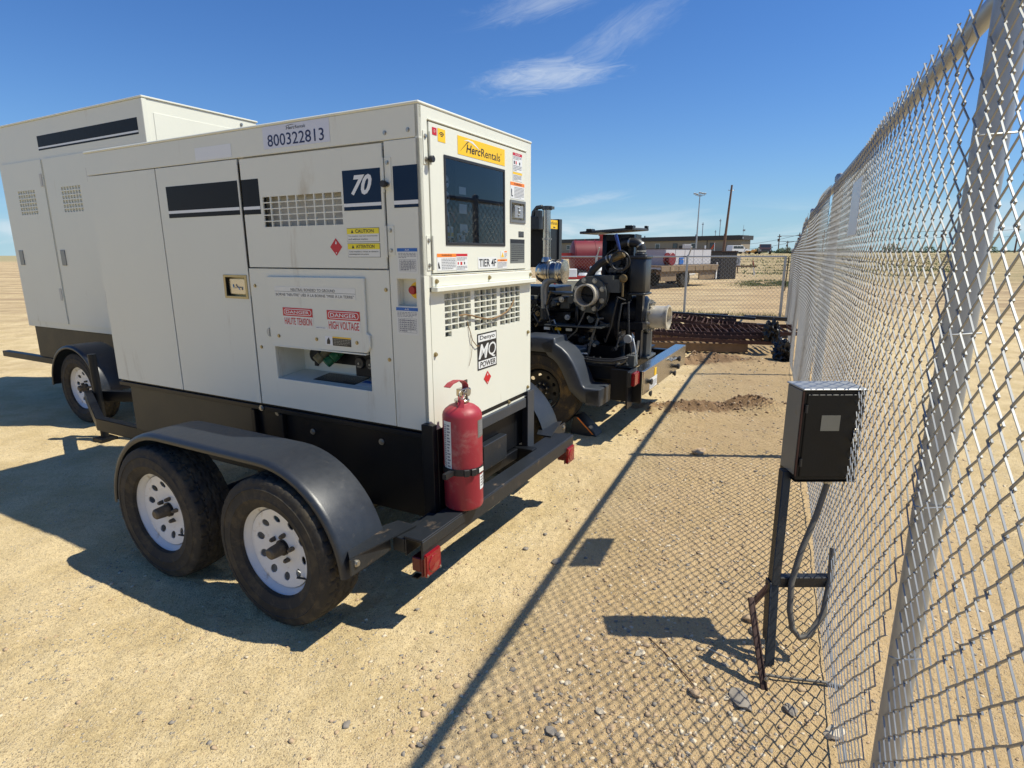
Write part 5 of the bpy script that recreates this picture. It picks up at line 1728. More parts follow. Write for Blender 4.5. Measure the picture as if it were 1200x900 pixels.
MB().box((0.93, -0.01, 1.765), (0.97, 0.02, 1.795)).build('plate_knob', 'engine', tpo, bevel=0.003)
# priming valve, handle with blue tape, hose loop
vb = MB()
vb.cyl((0.50, 0.170, 1.500), (0.50, 0.065, 1.545), 0.030, 18)
vb.cyl((0.50, 0.120, 1.520), (0.50, 0.108, 1.585), 0.017, 14)
vb.build('prime_valve', 'brass', pump, bevel=0.003)
MB().tube([(0.49, 0.100, 1.575), (0.485, 0.118, 1.640), (0.48, 0.140, 1.712)], 0.014, 10, radii=[.010, .014, .016]).build('valve_handle', 'tape', pump)
lo_ = MB()
lo_.tube([(0.46 + .01 * math.sin(R(t * 2)), 0.085 + 0.085 * math.cos(R(t)), 1.487 + 0.080 * math.sin(R(t))) for t in range(0, 361, 12)], 0.0085, 8)
lo_.tube([(0.44, 0.085 + 0.070 * math.cos(R(t)), 1.477 + 0.070 * math.sin(R(t))) for t in range(150, 400, 12)], 0.008, 8)
lo_.build('hose_loop', 'rubber', pump)
hs_ = MB()
hs_.tube([(0.50, 0.385, 1.27), (0.49, 0.375, 1.34), (0.49, 0.340, 1.405), (0.50, 0.280, 1.465), (0.50, 0.215, 1.498), (0.50, 0.170, 1.508)], 0.034, 14)
hso = hs_.build('vacuum_hose', 'rubber', pump)
MB().cyl((0.50, 0.185, 1.505), (0.50, 0.165, 1.511), 0.0365, 16).build('hose_clamp', 'zinc', hso)
MB().cyl((0.50, 0.215, 1.495), (0.50, 0.205, 1.500), 0.0365, 16).build('hose_clamp', 'zinc', hso)
for v0, v1 in ((0.150, 0.205), (0.085, 0.135)):
    MB().box((0.52, v0, 1.385), (0.60, v1, 1.425)).build('relay_box', 'fender2', pump, bevel=0.004)
MB().lathe([(0.0001, 0.025), (0.022, 0.025), (0.034, 0.02), (0.036, 0.0)], (0.50, 0.062, 1.336), (-1, 0, 0), 24).cyl((0.49, 0.062, 1.30), (0.49, 0.062, 1.18), 0.010, 8).build('oil_gauge', 'brass', pump)
MB().lathe([(0.0001, 0.02), (0.034, 0.02), (0.038, 0.0)], (0.44, -0.020, 0.820), (-1, 0, 0), 24).build('drain_cap', 'galv', pump)

# exhaust
mf = MB()
mf.lathe([(0.0001, 0.0), (0.040, 0.006), (0.075, 0.026), (0.097, 0.060), (0.104, 0.10), (0.104, 0.135)], (0.50, 0.905, 1.385), (0, -1, 0), 36)
mf.lathe([(0.108, 0.135), (0.110, 0.140), (0.108, 0.150), (0.104, 0.152)], (0.50, 0.905, 1.385), (0, -1, 0), 36)
mfo = mf.build('muffler', 'stainless', pump, angle=50)
m2 = MB()
m2.lathe([(0.104, 0.153), (0.102, 0.235), (0.104, 0.24)], (0.50, 0.905, 1.388), (0, -1, 0), 36)
m2.build('blued_band', 'bluemetal', mfo)
m3 = MB()
m3.lathe([(0.110, 0.240), (0.112, 0.245), (0.112, 0.262), (0.106, 0.266), (0.106, 0.29), (0.0001, 0.295)], (0.50, 0.905, 1.388), (0, -1, 0), 36)
m3.build('end_cap', 'stainless', mfo)
for k, dd in enumerate((0.16, 0.23)):
    MB().lathe([(0.105, 0), (0.111, 0), (0.111, 0.014), (0.105, 0.014)], (0.50, 0.905 - dd, 1.388), (0, -1, 0), 36, closed=True).build('band_clamp', 'zinc', mfo)
st_ = MB()
st_.tube([(0.50, 0.800, 1.46), (0.50, 0.800, 1.965)], 0.035, 22)
st_.lathe([(0.050, 0), (0.044, 0.03), (0.036, 0.05)], (0.50, 0.80, 1.470), (0, 0, 1), 22)
sto = st_.build('exhaust_stack', 'stainless', pump)
MB().lathe([(0.036, 0), (0.041, 0), (0.041, 0.02), (0.036, 0.02)], (0.50, 0.80, 1.67), (0, 0, 1), 22, closed=True).box((0.49, 0.755, 1.674), (0.51, 0.762, 1.688)).build('pipe_clamp', 'zinc', sto)
MB().lathe([(0.036, 0), (0.045, 0), (0.045, 0.035), (0.036, 0.035)], (0.50, 0.80, 1.935), (0, 0, 1), 22, closed=True).box((0.47, 0.740, 1.940), (0.53, 0.765, 1.965)).build('rain_cap_clamp', 'castiron', sto)
hd_ = MB()
hd_.tube([(0.50, 0.845, 1.965), (0.50, 0.90, 1.960), (0.50, 0.935, 1.92), (0.50, 0.945, 1.86)], 0.020, 12)
hd_.box((0.46, 0.86, 1.86), (0.54, 0.90, 1.935))
hd_.build('hinge_arm', 'castiron', pump, bevel=0.003)
MB().box((0.46, 0.862, 1.765), (0.62, 1.25, 1.885)).build('canopy_beam', 'canister', pump, bevel=0.006)
el_ = MB()
el_.tube([(0.46, 0.665, 1.318), (0.45, 0.70, 1.320), (0.44, 0.745, 1.312), (0.44, 0.775, 1.285), (0.44, 0.790, 1.240), (0.44, 0.790, 1.16), (0.44, 0.785, 1.05)], 0.036, 20)
elo = el_.build('exhaust_elbow', 'steelgrey', pump)
MB().cyl((0.44, 0.785, 1.055), (0.44, 0.783, 0.955), 0.043, 20).build('rubber_boot', 'rubber', elo)
# control panel with the yellow sign (faces the rear)
cp_ = MB()
cp_.box((0.68, 0.90, 1.42), (0.975, 1.20, 1.875))
cp_.build('control_box', 'engine', pump, bevel=0.004)
MB().box((0.976, 0.885, 1.42), (1.045, 1.21, 1.882)).build('control_box_door', 'canister', pump, bevel=0.004)
PF = lambda a, b, d: (a, 0.8995 - d, b)
mb_ = MB()
quad(mb_, 0.730, 0.962, 1.785, 1.868, PF, 0.001)
so = mb_.build('maker_sign', 'yellow', pump)
mb_ = MB()
put_text(mb_, 'Herc', 0.745, 0.835, 1.825, 1.855, PF, 0.0016, 0.012, 0.2)
put_text(mb_, 'Rentals', 0.840, 0.950, 1.825, 1.855, PF, 0.0016)
put_text(mb_, 'RENTALS', 0.850, 0.945, 1.793, 1.808, PF, 0.0016, 0.02) if False else None
fine_print(mb_, 0.86, 0.95, 1.79, 1.81, 1, PF, 0.0016, seed=4, frac=.6)
mb_.build('lettering', 'ink', so)
# engine block and its clutter
en = MB()
en.box((0.62, 0.46, 0.70), (1.12, 1.55, 1.10))
en.box((0.66, 0.78, 1.101), (1.08, 1.50, 1.24))
en.box((0.55, 0.60, 0.86), (0.62, 1.45, 1.02))
en.build('engine_block', 'engine', pump, bevel=0.012)
for k in range(5):
    MB().box((0.50 + .02 * (k % 2), 0.56 + .19 * k, 1.05), (0.615, 0.66 + .19 * k, 1.16)).build('exhaust_port', 'castiron', pump, bevel=0.008)
MB().box((0.45, 0.50, 1.185), (0.62, 0.80, 1.205)).build('manifold_shelf', 'castiron', pump, bevel=0.006)
MB().cyl((0.56, 0.46, 0.80), (0.56, 0.62, 0.80), 0.075, 24).cyl((0.56, 0.62, 0.80), (0.56, 0.80, 0.80), 0.06, 20).build('starter_motor', 'engine', pump, bevel=0.004)
MB().cyl((0.52, 1.0, 0.92), (0.52, 1.0, 0.74), 0.055, 22).build('oil_filter', 'canister', pump, bevel=0.004)
MB().cyl((0.60, 0.44, 1.02), (0.60, 0.40, 1.02), 0.16, 30).cyl((0.60, 0.44, 1.0), (0.60, 0.47, 1.0), 0.20, 30).build('bell_housing', 'engine', pump, bevel=0.005)
MB().box((0.42, 0.92, 0.62), (0.72, 1.22, 0.86)).build('battery_box', 'canister', pump, bevel=0.008)
MB().box((0.35, 0.20, 0.905), (0.60, 0.75, 0.917)).build('tool_shelf', 'castiron', pump, bevel=0.002)
rr5 = random.Random(41)
for k in range(26):
    v_ = rr5.uniform(0.10, 0.95)
    z_ = rr5.uniform(0.66, 1.18)
    u_ = 0.42 + rr5.uniform(0, .12)
    typ = rr5.random()
    if typ < .45:
        MB().bolt((u_, v_, z_), (-1, 0, 0), rr5.uniform(.007, .013), 0.02).build('block_bolt', rr5.choice(['zinc', 'galv', 'brasszinc']), pump, smooth=False)
    elif typ < .75:
        MB().box((u_, v_, z_), (u_ + .1, v_ + rr5.uniform(.03, .08), z_ + rr5.uniform(.02, .06))).build('bracket', rr5.choice(['castiron', 'engine', 'engine']), pump, bevel=0.003)
    else:
        MB().cyl((u_, v_, z_), (u_ + .12, v_, z_), rr5.uniform(.015, .035), 16).build('fitting', rr5.choice(['castiron', 'engine', 'canister']), pump, bevel=0.002)
for k in range(11):
    v0, z0 = rr5.uniform(.0, .9), rr5.uniform(.65, 1.25)
    v1, z1 = v0 + rr5.uniform(-.25, .35), rr5.uniform(.63, 1.2)
    u0 = .40 + rr5.uniform(0, .12)
    MB().tube([(u0 + .12, v0, z0), (u0, v0 * .8 + v1 * .2, z0 - .02), (u0 - .03, (v0 + v1) / 2, (z0 + z1) / 2 - rr5.uniform(.02, .1)), (u0, v0 * .2 + v1 * .8, z1), (u0 + .12, v1, z1)], rr5.uniform(.007, .014), 8).build('hose', rr5.choice(['rubber', 'rubber', 'rubber', 'hose']), pump)
for k, (v_, z_) in enumerate(((0.62, 1.14), (0.70, 1.10), (0.86, 1.00), (0.56, 0.98), (0.95, 1.12))):
    pu = MB()
    pu.cyl((0.44, v_, z_), (0.50, v_, z_), 0.026, 18)
    pu.cyl((0.425, v_, z_), (0.44, v_, z_), 0.012, 10)
    pu.build('plug_cap', ('zinc', 'castiron', 'brass', 'galv', 'castiron')[k], pump, bevel=0.002)
for k, (v0, z0, v1, z1) in enumerate(((0.30, 1.02, 0.62, 0.80), (0.50, 1.16, 0.16, 1.30), (0.78, 0.92, 0.40, 0.70), (0.04, 1.15, 0.22, 0.80), (0.66, 1.18, 0.92, 0.90))):
    MB().tube([(0.50, v0, z0), (0.43, v0 + (v1 - v0) * .25, z0 + .03), (0.41, (v0 + v1) / 2, (z0 + z1) / 2 - .05), (0.43, v0 + (v1 - v0) * .8, z1 - .02), (0.50, v1, z1)], 0.008, 8).build('fuel_line', ('hose', 'rubber', 'galv', 'rubber', 'brass')[k], pump)
for k in range(3):
    MB().box((0.415, 0.50 + .11 * k, 0.86), (0.42, 0.56 + .11 * k, 0.885)).build('small_label', ('offwhite', 'yellow', 'white')[k], pump)
# hoses along the deck edge and mounting studs
for k, (u_, dz) in enumerate(((0.255, .0), (0.275, .022), (0.24, .012))):
    MB().tube([(u_ + .02, 0.34, 0.632 + dz), (u_, 0.20, 0.628 + dz), (u_ - .01, 0.05, 0.636 + dz), (u_ + .05, -0.06, 0.665 + dz), (u_ + .16, -0.11, 0.70 + dz), (u_ + .22, -0.10, 0.80)], 0.010, 8).build('cable', 'rubber' if k else 'hose', pump)
for v_ in (0.245, 0.185, 0.02, -0.06):
    s_ = MB()
    s_.cyl((0.31, v_, 0.613), (0.31, v_, 0.622), 0.020, 14)
    s_.cyl((0.31, v_, 0.622), (0.31, v_, 0.640), 0.013, 6)
    s_.cyl((0.31, v_, 0.640), (0.31, v_, 0.665), 0.006, 8)
    s_.build('mounting_stud', 'zinc', pump, smooth=False)
MB().box((0.30, 0.30, 0.680), (0.302, 0.38, 0.692)).build('small_label', 'white', pump)
MB().tube([(0.36, -0.13, 0.62), (0.35, -0.12, 0.70), (0.37, -0.10, 0.78), (0.42, -0.07, 0.83)], 0.006, 6).build('air_line', 'galv', pump)
MB().box((0.30, -0.125, 0.602), (0.40, -0.05, 0.70)).build('hose_guide', 'castiron', pump, bevel=0.004)
# tongue
MB().add([(0.30, 2.9, .47), (.38, 2.9, .47), (.38, 2.9, .57), (.30, 2.9, .57), (.86, 4.2, .47), (.94, 4.2, .47), (.94, 4.2, .57), (.86, 4.2, .57)], [(0, 1, 5, 4), (1, 2, 6, 5), (2, 3, 7, 6), (3, 0, 4, 7), (4, 5, 6, 7)]).add([(1.42, 2.9, .47), (1.50, 2.9, .47), (1.50, 2.9, .57), (1.42, 2.9, .57), (.86, 4.2, .47), (.94, 4.2, .47), (.94, 4.2, .57), (.86, 4.2, .57)], [(0, 1, 5, 4), (1, 2, 6, 5), (2, 3, 7, 6), (3, 0, 4, 7), (4, 5, 6, 7)]).cyl((0.9, 4.15, 0.03), (0.9, 4.15, 0.75), .03, 12).box((.84, 4.09, 0), (.96, 4.21, .03)).build('tongue', 'engine', pump)
# wheel chock
chk = MB()
chk.prism([(0, 0), (0.24, 0), (0.22, 0.04), (0.06, 0.17), (0.02, 0.16)], lambda a, b, d: (d, -a, b), 0, 0.16)
wx, wy = loc2w(2.54, 0.36)
co = tag(chk.build('wheel_chock', 'rubber', loc=(wx, wy, H(wx, wy)), rot=(0, 0, TH), bevel=0.006), 'black rubber wheel chock with an orange stripe wedged behind the pump tyre', 'wheel chock')
MB().add([(-0.0015, -0.215, 0.02), (-0.0015, -0.20, 0.02), (-0.0015, -0.055, 0.155), (-0.0015, -0.070, 0.155)], [(0, 1, 2, 3)]).build('reflective_stripe', 'orange', co)

# ------------------------------------------------------------------ chain link fence on the right
def fx(Y):
    return 3.671 + .4485 * (Y - 7.306)


FY = [-1.90, 1.20, 4.27, 7.31, 10.37, 12.45, 14.13]
FHt = [2.04, 2.04, 2.04, 2.02, 1.78, 1.66, 1.60]
def ftop(Y):
    return float(np.interp(Y, FY, FHt))


def chain_link(mb, P0, P1, z0, ztop, step, r_, n=4, wob=0.009):
    """woven zig-zag wires between two ground points; ztop(t) gives the height"""
    P0, P1 = Vector(P0), Vector(P1)
    L = (P1 - P0).length
    d = (P1 - P0) / L
    nrm = Vector((-d.y, d.x, 0))
    rr = random.Random(3)
    N = int(L / step)
    for i in range(N):
        zt = ztop((i * step) / L)
        pts = []
        K = int((zt - z0) / step)
        for k in range(K + 1):
            s_ = i * step + (step if (k + i) % 2 else 0)
            z_ = z0 + k * step
            b = math.sin(s_ * 2.1) * 0.010 + math.sin(z_ * 3.7 + s_) * 0.012
            off = (r_ if (k + i) % 2 else -r_)
            q = P0 + d * (s_ + rr.uniform(-wob, wob) * .5) + nrm * (off + b)
            pts.append((q.x, q.y, z_ + H0(q.x, q.y)))
        if len(pts) > 1:
            # bare-bones tube: quads between rings, no caps
            vs = []
            for j, p in enumerate(pts):
                p = Vector(p)
                for m_ in range(n):
                    a = 2 * math.pi * m_ / n + .785
                    vs.append(p + nrm * (math.cos(a) * r_) + d * (math.sin(a) * r_ * 1.35))
            fs = []
            for j in range(len(pts) - 1):
                for m_ in range(n):
                    a, b_ = j * n + m_, j * n + (m_ + 1) % n
                    fs.append((a, b_, b_ + n, a + n))
            mb.add(vs, fs)


def H0(x, y):
    return 0.0


fence = thing('chain_link_fence', 'tall galvanised chain link fence running along the right side of the yard', 'fence', (fx(4.27), 4.27, 0))
FO = Vector((fx(4.27), 4.27, 0))
def rel(p):
    return Vector(p) - FO
cm = MB()
for i in range(len(FY) - 1):
    a, b = FY[i], FY[i + 1]
    if i == 0:
        a = -1.2
    chain_link(cm, rel((fx(a) - .045, a, 0)), rel((fx(b) - .045, b, 0)), 0.03, lambda t, a=a, b=b: ftop(a + (b - a) * t), 0.0355, 0.0022)
cm.build('chain_mesh', 'wire', fence, smooth=False, kind='stuff')
for i, Y_ in enumerate(FY):
    x_ = fx(Y_)
    r_ = 0.030 if i not in (6,) else 0.045
    pm = MB()
    b0, b1 = rel((x_, Y_, -0.1)), rel((x_, Y_, FHt[i] + (0.03 if i < 6 else 0.0)))
    pm.tube([b0, b1], r_, 14)
    po = pm.build('fence_post', 'galv', fence)
    MB().lathe([(r_ + .004, 0), (r_ + .004, .03), (r_ * .8, .05), (0.0001, .058)], rel((x_, Y_, FHt[i] + (.0 if i < 6 else -.01))), (0, 0, 1), 16).build('post_cap', 'galv', po)
    for k in range(5):
        z_ = 0.25 + .38 * k
        if z_ < FHt[i] - .1:
            MB().tube([rel((x_ - .05, Y_ - .02, z_)), rel((x_ - .034, Y_ - .034, z_)), rel((x_ + .02, Y_ - .036, z_ + .004))], 0.0022, 5).build('tie_wire', 'wire', po)
for i in range(len(FY) - 1):
    a, b = FY[i], FY[i + 1]
    MB().tube([rel((fx(a), a, FHt[i])), rel((fx(b), b, FHt[i + 1]))], 0.0215, 12).build('top_rail', 'galv', fence)
    MB().tube([rel((fx(a) - .04, a, .06)), rel((fx((a + b) / 2) - .04, (a + b) / 2, .045)), rel((fx(b) - .04, b, .06))], 0.0025, 6).build('tension_wire', 'wire', fence)
sgn_ = MB()
def fpl(Y, z, off):
    return rel((fx(Y) - off * .912, Y + off * .409, z))
sgn_.add([fpl(2.57, 1.63, .052), fpl(2.885, 1.63, .052), fpl(2.885, 1.875, .052), fpl(2.57, 1.875, .052), fpl(2.57, 1.63, .055), fpl(2.885, 1.63, .055), fpl(2.885, 1.875, .055), fpl(2.57, 1.875, .055)],
         [(0, 1, 2, 3), (7, 6, 5, 4), (0, 4, 5, 1), (1, 5, 6, 2), (2, 6, 7, 3), (3, 7, 4, 0)])
so_ = sgn_.build('notice_plate', 'white', smooth=False, loc=FO)
tag(so_, 'small blank metal plate wired high on the chain link fence', 'plate')

# rear fence, lower, turning left from the corner
rear = thing('chain_link_fence', 'lower chain link fence crossing behind the pump with slanted post arms', 'fence', (6.707, 14.17, 0))
RO = Vector((6.707, 14.17, 0))
RD = Vector((-.911, .41, 0)).normalized()
def rp_(t, z=0.0, off=0.0):
    q = RO + RD * t
    return Vector((q.x + RD.y * off, q.y - RD.x * off, z)) - RO
cm = MB()
chain_link(cm, rp_(0.03, 0, .0), rp_(13.2, 0, .0), 0.03, lambda t: 1.45, 0.048, 0.0024, 3)
cm.build('chain_mesh', 'wire', rear, smooth=False, kind='stuff')
for k in range(0, 6):
    t = 2.4 * k + (0.0 if k else 0.12)
    r_ = 0.030
    pm = MB()
    pm.tube([rp_(t, -.1, -.05), rp_(t, 1.47, -.05)], r_, 12)
    po = pm.build('fence_post', 'galv', rear)
    if k:
        MB().tube([rp_(t, 1.47, -.05), rp_(t - .03, 1.50, -.05), rp_(t - .10, 1.70, -.12)], 0.018, 8).build('post_arm', 'galv', po)
    if k < 5:
        MB().tube([rp_(t, 1.455, -.0), rp_(t + 2.4, 1.455, -.0)], 0.020, 10).build('top_rail', 'galv', rear)
MB().tube([rp_(0.10, 0.05, .03), rp_(0.10, 0.62, .03), rp_(0.07, 0.66, .03), rp_(0.05, 1.45, .03)], 0.014, 8).build('tension_bar', 'rustdk', rear)

# ------------------------------------------------------------------ black stand by the fence
stx, sty = 0.97, 1.93
stand = thing('equipment_stand', 'black steel post with a box head and rusty foot leaning beside the fence', 'stand', (stx, sty, H(stx, sty)))
z0_ = -H(stx, sty)
def rs(x, y, z):
    return (x - stx, y - sty, z)
pm = MB()
def bar(mb, p0, p1, wx, wy):
    p0, p1 = Vector(p0), Vector(p1)
    vs = [p + Vector((a * wx, b * wy, 0)) for p in (p0, p1) for a, b in ((-1, -1), (1, -1), (1, 1), (-1, 1))]
    mb.add(vs, [(3, 2, 1, 0), (4, 5, 6, 7), (0, 1, 5, 4), (1, 2, 6, 5), (2, 3, 7, 6), (3, 0, 4, 7)])
bar(pm, rs(1.022, 2.03, 0.29), rs(1.072, 2.135, 0.72), 0.017, 0.020)
pm.build('post', 'scuffed', stand, bevel=0.003)
pm = MB()
bar(pm, rs(0.985, 1.925, 0.005), rs(1.022, 2.028, 0.288), 0.018, 0.006)
bar(pm, rs(0.970, 1.945, 0.10), rs(1.003, 2.035, 0.30), 0.0035, 0.022)
pm.build('foot_angle', 'scuffed', stand, bevel=0.002)
pm = MB()
pm.box(rs(1.080, 2.070, 0.70), rs(1.310, 2.200, 1.052))
pm.build('box_head', 'black', stand, bevel=0.004)
MB().box(rs(1.092, 2.064, 0.715), rs(1.300, 2.0695, 1.040)).build('box_door', 'black', stand, bevel=0.003)
MB().box(rs(1.275, 2.056, 0.86), rs(1.290, 2.0635, 0.91)).build('box_latch', 'zinc', stand, bevel=0.002)
for z_ in (0.76, 0.97):
    MB().cyl(rs(1.090, 2.062, z_), rs(1.090, 2.062, z_ + .03), 0.005, 8).build('box_hinge', 'scuffed', stand)
MB().box(rs(1.15, 2.0625, 0.90), rs(1.22, 2.0635, 0.96)).build('box_label', 'grey', stand)
MB().cyl(rs(1.235, 2.12, 0.67), rs(1.235, 2.12, 0.695), 0.018, 14).build('hose_fitting', 'zinc', stand)
MB().box(rs(1.0785, 2.067, 0.695), rs(1.312, 2.202, 0.6985)).build('box_base', 'black', stand)
MB().box(rs(1.075, 2.065, 1.053), rs(1.313, 2.203, 1.060)).build('box_lid', 'galv', stand, bevel=0.002)
MB().box(rs(1.0755, 2.080, 0.72), rs(1.0795, 2.190, 1.050)).build('side_panel', 'greyplate', stand, bevel=0.002)
MB().box(rs(1.0745, 2.0645, 0.72), rs(1.0795, 2.0695, 1.050)).build('worn_edge', 'rust', stand)
pm = MB()
pm.box(rs(1.030, 2.030, 0.268), rs(1.255, 2.065, 0.312))
pm.build('cross_arm', 'scuffed', stand, bevel=0.003)
pm = MB()
bar(pm, rs(0.912, 1.800, 0.0), rs(0.905, 1.960, 0.270), 0.011, 0.005)
bar(pm, rs(0.921, 1.803, 0.0), rs(0.914, 1.963, 0.262), 0.003, 0.014)
pm.build('angle_brace', 'rustdk', stand, bevel=0.001)
pm = MB()
pm.add([rs(0.905, 1.955, 0.215), rs(0.905, 1.957, 0.250), rs(0.990, 2.010, 0.300), rs(0.990, 2.008, 0.262), rs(0.905, 1.963, 0.215), rs(0.905, 1.965, 0.250), rs(0.990, 2.018, 0.300), rs(0.990, 2.016, 0.262)],
       [(0, 1, 2, 3), (7, 6, 5, 4), (0, 4, 5, 1), (1, 5, 6, 2), (2, 6, 7, 3), (3, 7, 4, 0)])
pm.build('brace_strap', 'rustdk', stand)
for q in ((0.911, 1.957, 0.236), (0.922, 1.813, 0.035)):
    MB().bolt(rs(*q), (0, -1, 0), 0.006, 0.008).build('brace_bolt', 'zinc', stand, smooth=False)
hz_ = MB()
hz_.tube([(1.24, 2.12, 0.70), (1.19, 2.09, 0.55), (1.125, 2.05, 0.42), (1.085, 2.02, 0.30), (1.075, 1.99, 0.20), (1.082, 1.97, 0.135), (1.105, 1.955, 0.105), (1.14, 1.955, 0.115), (1.20, 1.98, 0.19), (1.24, 2.03, 0.30), (1.26, 2.07, 0.42)], 0.0115, 12)
tag(hz_.build('hose', 'hose'), 'grey hose hanging in a loop from the black stand', 'hose')
rb = MB()
rb.tube([(0.905, 1.868, 0.02), (1.0, 1.845, 0.018), (1.14, 1.815, 0.022), (1.20, 1.80, 0.015)], 0.0055, 8)
tag(rb.build('steel_rod', 'hose'), 'thin pale rod lying on the stones at the foot of the black stand', 'rod')
rb = MB()
rb.tube([(0.775, 2.02, 0.012), (0.81, 1.985, 0.014), (0.845, 1.955, 0.010)], 0.0042, 7)
tag(rb.build('stick', 'stone_w'), 'short pale stick in the shadow left of the rusty brace', 'stick')
rb = MB()
rb.tube([(0.560, 2.085, 0.010), (0.61, 1.96, 0.016), (0.645, 1.87, 0.012), (0.67, 1.79, 0.008)], 0.0022, 6)
tag(rb.build('rusty_wire', 'rust'), 'thin rusty wire lying across the edge of the box shadow', 'wire')

# ------------------------------------------------------------------ pile of gratings, timber, strips
def grating(P, ang, L, W_, z, nbar, label, warp=0.03, tilt=0.0, roll=0.0, hb=0.055, phase=0.0, m='rust'):
    """two long side bars and many cross bars; warped along its length"""
    g = thing('steel_grating', label, 'steel grating', (P[0], P[1], z), ang, 'rusty gratings in the pile')
    def wz(s_, w_):
        return warp * math.sin(s_ / L * 5.0 + phase) + tilt * s_ + roll * w_
    for w_ in (0.0, W_):
        mb = MB()
        n = 16
        vs = []
        for k in range(n + 1):
            s_ = L * k / n
            zz = wz(s_, w_)
            for a, b in ((0, 0), (0.008, 0), (0.008, hb), (0, hb)):
                vs.append((s_, w_ + a, zz + b))
        fs = [(4 * k + j, 4 * k + (j + 1) % 4, 4 * k + 4 + (j + 1) % 4, 4 * k + 4 + j) for k in range(n) for j in range(4)]
        fs += [(0, 1, 2, 3), (4 * n + 3, 4 * n + 2, 4 * n + 1, 4 * n)]
        mb.add(vs, fs)
        mb.build('side_bar', m, g)
    cbm = None
    for k in range(nbar):
        s_ = L * (k + .5) / nbar
        if cbm is None:
            q = MB().box((-0.004, 0.009, 0.004), (0.004, W_ - .001, 0.046)).build('cross_bar', m, g)
            cbm = q.data
        else:
            q = bpy.data.objects.new('cross_bar', cbm)
            COL.objects.link(q)
            q.parent = g
        q.location = (s_, 0, wz(s_, 0.0))
        q.rotation_euler = (math.atan(roll), 0, R(2.5) * math.sin(k * 2.1))
    return g


tm = MB()
tm.box((0, 0, 0), (1.75, 0.14, 0.135))
tag(tm.build('timber_beam', 'timber', loc=(1.95, 9.17, 0.03), rot=(0, 0, -0.155), bevel=0.004), 'long weathered timber laid on the dirt under the front gratings', 'timber')
tm = MB()
tm.box((0, 0, 0), (1.9, 0.12, 0.12))
tag(tm.build('timber_beam', 'timber', loc=(2.2, 10.25, 0.02), rot=(0, 0, -0.12), bevel=0.004), 'second timber under the back of the grating pile', 'timber')
grating((1.85, 9.10), -0.150, 2.25, 0.75, 0.185, 24, 'lowest front rusty grating resting on the timber', 0.020, 0.0, 0.02)
grating((1.75, 9.22), -0.155, 2.45, 0.62, 0.262, 25, 'wavy rusty grating second from the bottom at the front of the pile', 0.030, 0.0, 0.05, phase=1.4)
grating((1.80, 9.42), -0.180, 2.85, 0.80, 0.300, 28, 'long rusty grating on top, its right end reaching towards the fence', 0.020, -0.012, 0.035, phase=2.6)
grating((2.35, 10.55), -0.10, 2.0, 0.85, 0.20, 26, 'dark rusty grating lying flat in the back of the pile', 0.02, 0.0, 0.02, m='rustdk')
grating((2.45, 10.80), -0.36, 2.0, 0.70, 0.33, 22, 'rusty grating slanting down to the right at the back of the pile', 0.03, -0.06, 0.03, phase=.5)
grating((2.30, 11.45), -0.08, 2.1, 0.6, 0.25, 22, 'rearmost rusty grating under the long black beam', 0.01, 0.0, 0.06, m='rustdk')
for (x_, y_, z_, L_, w_, h_, a_, m_, lb_, ct) in (
        (2.85, 12.15, 0.33, 2.10, 0.09, 0.055, -0.42, 'scuffed', 'long black steel beam lying across the back of the grating pile', 'steel beam'),
        (4.65, 11.55, 0.26, 0.80, 0.14, 0.07, -0.30, 'rubber', 'short black strip at the right end of the long black beam', 'steel strip'),
        (4.05, 11.15, 0.20, 1.25, 0.16, 0.05, -0.33, 'rubber', 'black strip under the right end of the long beam', 'steel strip'),
        (4.00, 10.72, 0.12, 0.62, 0.32, 0.045, -0.25, 'concrete', 'pale slab lying between the black strips', 'slab'),
        (4.30, 10.30, 0.08, 0.62, 0.12, 0.11, -0.15, 'rubber', 'short black block at the right of the pale slab', 'block')):
    b_ = MB()
    b_.box((0, 0, 0), (L_, w_, h_))
    tag(b_.build(ct.replace(' ', '_'), m_, loc=(x_, y_, z_), rot=(0, R(2), a_), bevel=0.004), lb_, ct)
MB_sup = MB()
for i_, (x_, y_, h_) in enumerate(((4.5, 10.95, .19), (4.2, 11.3, .19), (2.9, 12.1, .32), (4.0, 11.5, .24))):
    q = MB().box((-0.08, -0.06, 0), (0.08, 0.06, h_)).build('wood_block', 'timber', loc=(x_, y_, 0), bevel=0.003)
    tag(q, ('wooden block under the middle of the short right hand strip', 'wooden block under the pale slab end of the black strip', 'wooden block under the left end of the long black beam', 'wooden block under the right end of the long black beam')[i_], 'block', 'wooden blocks under the back beams')

# crumpled black plastic at the fence
def crumple(name, label, cat, pos, size, seed, m):
    bm = bmesh.new()
    bmesh.ops.create_icosphere(bm, subdivisions=5, radius=1.0)
    off = Vector((seed, seed * 2.3, 0))
    for v in bm.verts:
        p = v.co.copy()
        r1 = abs(noise.noise(p * 1.7 + off)) * 0.8
        r2 = abs(noise.noise(p * 4.5 + off * 2)) * 0.35
        r3 = abs(noise.noise(p * 10 + off * 3)) * 0.12
        v.co = p * (1.05 - r1 - r2 + r3)
        v.co.z = max(v.co.z, -0.62)
        v.co = Vector((v.co.x * size[0], v.co.y * size[1], (v.co.z + .6) * size[2]))
    me = bpy.data.meshes.new(name)
    bm.to_mesh(me)
    bm.free()
    me.materials.append(M[m])
    me.shade_smooth()
    me.set_sharp_from_angle(angle=R(50))
    o = bpy.data.objects.new(name, me)
    COL.objects.link(o)
    o.location = pos
    return tag(o, label, cat)


